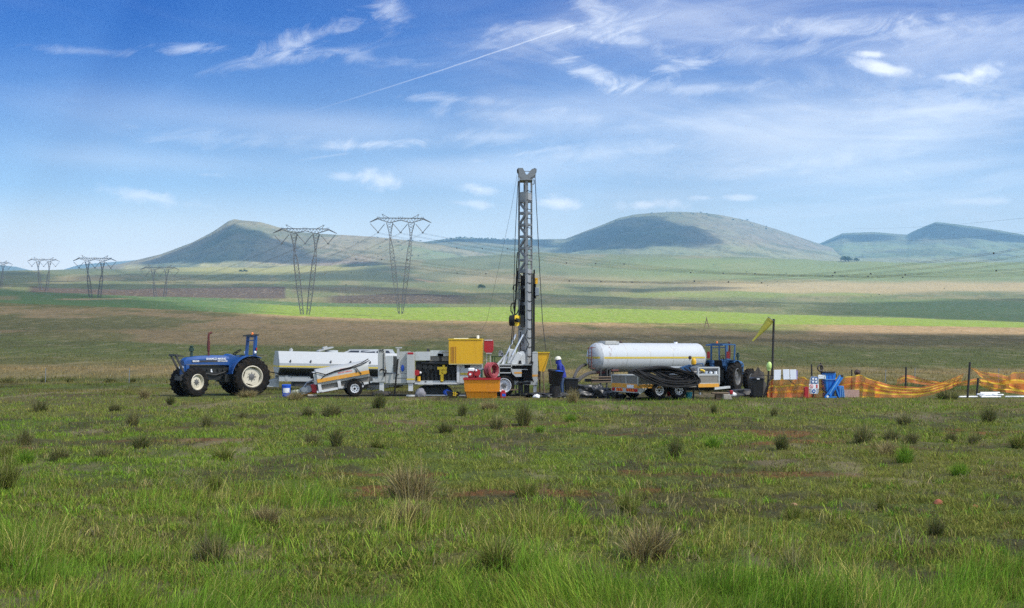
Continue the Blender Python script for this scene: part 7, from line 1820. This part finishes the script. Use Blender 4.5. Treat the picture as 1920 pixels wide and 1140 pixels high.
TUFTS = [(69, 772, 34, 27, 'dark', 'dark round tussock alone in the far left field'), (43, 834, 42, 36, 'grey', 'grey tussock near the left edge, above an olive one'), (16, 856, 44, 28, 'olive', 'olive tussock at the left edge beside a bright green one'),
    (52, 866, 40, 26, 'green', 'bright green low tussock near the left edge'), (107, 864, 36, 32, 'grey', 'grey-brown tussock right of the bright green one at left'), (192, 860, 48, 30, 'grey', 'wide grey tussock below the far left tractor field'), (249, 801, 38, 28, 'grey', 'grey tussock directly above a wider dark one, left of the tractor'),
    (265, 840, 50, 28, 'dark', 'wide dark tussock with pale tips, left of the tractor front'), (213, 770, 30, 18, 'grey', 'small grey tussock left of and below the tractor'), (275, 747, 34, 18, 'dry', 'pale straw tuft just left of the tractor front wheels'), (322, 759, 24, 18, 'dark', 'small dark tussock right below the tractor front wheels'),
    (387, 803, 24, 24, 'grey', 'upright grey tussock below the tractor'), (410, 862, 42, 26, 'olive', 'olive tussock in short green grass below the tractor'), (410, 920, 44, 34, 'olive', 'olive tussock on bare earth at the edge of the tall grass'), (456, 785, 20, 14, 'grey', 'small grey tussock below the tractor rear wheel'),
    (462, 745, 36, 13, 'dry', 'pale dry tuft against the tractor rear wheel'), (552, 750, 40, 14, 'dry', 'pale tuft growing before the blue bucket and rusty drawbar'), (573, 780, 34, 18, 'dark', 'low dark tussock, left one of the pair below the small trailer'), (618, 780, 38, 28, 'grey', 'tall grey tussock, right one of the pair below the small trailer'),
    (583, 833, 38, 24, 'grey', 'grey tussock, left of the two lower ones under the small trailer'), (631, 840, 46, 34, 'dark', 'large dark tussock, right of the two lower ones under the small trailer'), (711, 765, 30, 26, 'dark', 'dark tussock below the rig drawbar'), (704, 842, 34, 14, 'olive', 'flat olive tuft in the middle field left of the bin'),
    (871, 781, 26, 26, 'dark', 'dark tussock below the left edge of the orange bin'), (919, 768, 30, 18, 'dry', 'brownish tuft right below the orange bin'), (927, 804, 38, 28, 'grey', 'grey tussock below the orange bin, right of a lower one'), (834, 812, 38, 22, 'dark', 'wide dark tussock left of and below the orange bin'),
    (988, 797, 40, 42, 'dark', 'tallest dark tussock straight below the mast'), (1010, 810, 20, 14, 'green', 'small green tuft beside the tallest dark tussock'), (1073, 756, 22, 24, 'dry', 'tan tuft standing before the black sheeting heap'), (1072, 790, 28, 14, 'green', 'low green tuft below the black sheeting'),
    (1265, 860, 42, 48, 'dark', 'big dark upright tussock below the pipe trailer'), (1340, 777, 20, 24, 'dark', 'small dark tussock right of the pipe trailer wheels'), (1451, 782, 20, 16, 'grey', 'small grey tussock below the windsock pole'), (1464, 843, 42, 30, 'dark', 'rounded dark tussock in the field below the windsock'),
    (1620, 831, 44, 34, 'grey', 'large grey tussock leftmost of the cluster in the right field'), (1672, 824, 46, 30, 'grey', 'middle grey tussock of the cluster in the right field'), (1705, 834, 30, 30, 'grey', 'narrow grey tussock at the right end of the cluster'), (1660, 853, 44, 30, 'dry', 'dry pale tussock in front of the grey cluster'),
    (1693, 868, 42, 28, 'green', 'dark green tuft in front of the grey cluster at right'), (1697, 796, 28, 22, 'grey', 'small grey tussock beyond the cluster in the right field'), (1858, 795, 36, 30, 'dark', 'dark peaked tussock near the right edge, below the poles'), (1788, 828, 30, 18, 'dark', 'low dark tussock, left one of the far right pair'),
    (1826, 830, 28, 20, 'grey', 'grey tussock, right one of the far right pair'), (1806, 893, 42, 28, 'green', 'spreading green tuft in the right field'), (1902, 842, 52, 24, 'olive', 'olive tuft at the right edge of the field'), (1335, 842, 36, 18, 'green', 'low green tuft between two dark tussocks in the right field'),
    (1172, 964, 50, 46, 'olive', 'bushy olive tuft on open ground right of centre'), (993, 932, 46, 30, 'olive', 'olive tuft on open ground in the middle of the field'), (1480, 972, 36, 28, 'olive', 'olive tuft beside a small tan stone'), (1758, 1005, 38, 32, 'dark', 'dark tuft below the larger red stone'), (1650, 958, 26, 24, 'olive', 'small olive tuft left of the larger red stone'),
    (775, 938, 78, 72, 'dry', 'tall dry tussock with long straw stalks, upper of two at centre left'), (767, 985, 66, 62, 'dry', 'dry brown tussock with leaning stalks, lower of two at centre left'), (20, 918, 64, 56, 'olive', 'tall olive tussock cut by the left edge above the long grass'), (396, 1048, 68, 60, 'grey', 'grey-brown matted tussock in the long grass at left front'),
    (495, 988, 66, 40, 'dry', 'faded dry tuft at the top of the long grass, left of centre'), (1215, 1045, 110, 64, 'dry', 'broad straw tussock in the long grass right of centre'), (950, 1075, 90, 64, 'olive', 'olive clump in the long grass at front centre'), (1085, 1122, 130, 58, 'dark', 'broad dark clump at the bottom of the picture'), (1490, 1090, 90, 52, 'grey', 'grey matted clump in the long grass at front right')]
for t_ in TUFTS: tuft(*t_)
tuft(1765, 748, 62, 15, 'dark', 'low dark scrub mound lying under the free end of the netting curve')
# dark weeds along the field edge at the left
for i, (px, w, l) in enumerate(((18, 34, 'dark weed clump on the far field edge at the left border'), (80, 26, 'dark weed clump on the field edge above the lone round tussock'), (128, 22, 'small dark weed clump on the field edge, third from the left border'), (208, 30, 'wide dark weed clump on the field edge left of the tractor'), (250, 18, 'smallest dark weed clump on the field edge near the tractor'))):
    tuft(px, 717.5, w, 9, 'dark', l)
def stone(px, row, wpx, hpx, m, label, seed):
    Y = EYE*F/(row-HZ); x = X(px, Y); z = float(ground_z(np.array([x]), np.array([Y]))[0]); k = Y/F
    crumple('stone', label, 'stone', (x, Y, z-.01), (wpx*k/2, wpx*k*.4, hpx*k*.75), m, seed, 12, 8, .28)
RS = mat('red_sandstone', (.30, .095, .05), .9, dirt=.5, dcol=(.16, .06, .04), scale=9); TS = mat('tan_sandstone', (.36, .20, .12), .9, dirt=.4, dcol=(.2, .11, .07), scale=9)
stone(1759, 948, 20, 11, RS, 'larger red stone lying on the grass in the right field', 2); stone(1828, 953, 13, 9, RS, 'smaller red stone right of the larger one', 4); stone(1446, 1016, 14, 8, TS, 'flat tan stone just before the long grass at right', 6)
stone(1489, 952, 14, 7, TS, 'small tan stone behind an olive tuft in the right field', 8); stone(1887, 982, 13, 7, TS, 'tan stone near the right edge of the field', 10)
# trees and bushes on the far land
def bush_mesh(name, seed, n=420, trunk=True):
    g = np.random.default_rng(seed); r = thing(name, None, 'tree')
    cl = g.normal(0, .3, (9, 3))*[1, 1, .6] + [0, 0, .62]; k = g.integers(0, 9, n)
    p = cl[k] + g.normal(0, .13, (n, 3))
    V, Fc, Cc = blades(p, g.uniform(.08, .18, n), g.uniform(.06, .12, n), g.uniform(0, 6.28, n), g.uniform(.2, 1, n), pick([(.035, .055, .022), (.05, .07, .03), (.025, .035, .018)], [2, 1, 1], n))
    o = np_mesh('crown', V, Fc, 3, M_BLADE, Cc, smooth=False); o.parent = r
    m = MB(); m.cyl((0, 0, -.1), (.02, 0, .6), .05, .025, n=7)
    for q in range(4): m.cyl((.01, 0, .3), tuple(cl[q]), .022, .01, n=5)
    m.build('trunk', WOOD, r, local=True); return r
tr0 = bush_mesh('tree', 5)
first = True
for (kind, px, row, h_, label) in (('g', 903, 541, 9, 'dark round tree on the pale slope left of the mast'), ('r', 1584, 489, 11, 'taller dark tree of the clump on the far right slope'), ('r', 1591, 489.5, 10, 'second dark tree of the clump on the far right slope'), ('r', 1606, 490, 7, 'lone small tree right of the clump on the far right slope'), ('g', 452, 511, 4.5, 'left tree of the small group below the peaked hill'), ('g', 460, 510.5, 5, 'right tree of the small group below the peaked hill'), ('g', 688, 594.5, 1, None)):
    if label is None: continue
    if kind == 'g': p = GP(px, row)
    else: p = hill_point('ridge', px, row) if px < 1500 else GP(px, 491)
    o = tr0 if first else copy_tree(tr0); first = False
    s = h_*p.y/F/1.0*1.05; o.location = p; o.scale = (s*1.2, s*1.2, s); tag(o, label, 'tree', 'far trees on the slopes')
# scattered scrub, far too small to tell apart: one mass
def scrub():
    n = 175; V = []; Fs = []; Cs = []; off = 0
    for i in range(n):
        u = nrng.random()
        if u < .42: px = nrng.uniform(824, 1010); h = HILLS['ridge']; row = float(np.interp(px, *zip(*h['crest'])))+.4+abs(nrng.normal(0, 1.2)); p = hill_point('ridge', px, row); s = nrng.uniform(4, 9)
        elif u < .66: px = nrng.uniform(1140, 1460); h = HILLS['ridge']; row = float(np.interp(px, *zip(*h['crest'])))+.4+abs(nrng.normal(0, 7)); p = hill_point('ridge', px, row); s = nrng.uniform(3, 8)
        elif u < .86: px = nrng.uniform(480, 800); row = nrng.uniform(445, 485); p = hill_point('left', px, row); s = nrng.uniform(3, 6)
        else: px = nrng.uniform(600, 1900); row = nrng.uniform(494, 570); p = GP(px, row); s = nrng.uniform(1.0, 2.4)*p.y/2500*1.1
        m = 24; c = np.array(p) + nrng.normal(0, .32, (m, 3))*[s, s, s*.35] + [0, 0, s*.35]
        v, f, cc = blades(c, nrng.uniform(.3, .6, m)*s, nrng.uniform(.2, .45, m)*s, nrng.uniform(0, 6.28, m), nrng.uniform(.2, 1, m), pick([(.04, .055, .03), (.055, .065, .035)], [1, 1], m))
        V.append(v); Fs.append(f+off); Cs.append(cc); off += len(v)
    stuff('scrub', np.concatenate(V), np.concatenate(Fs), np.concatenate(Cs))
scrub()
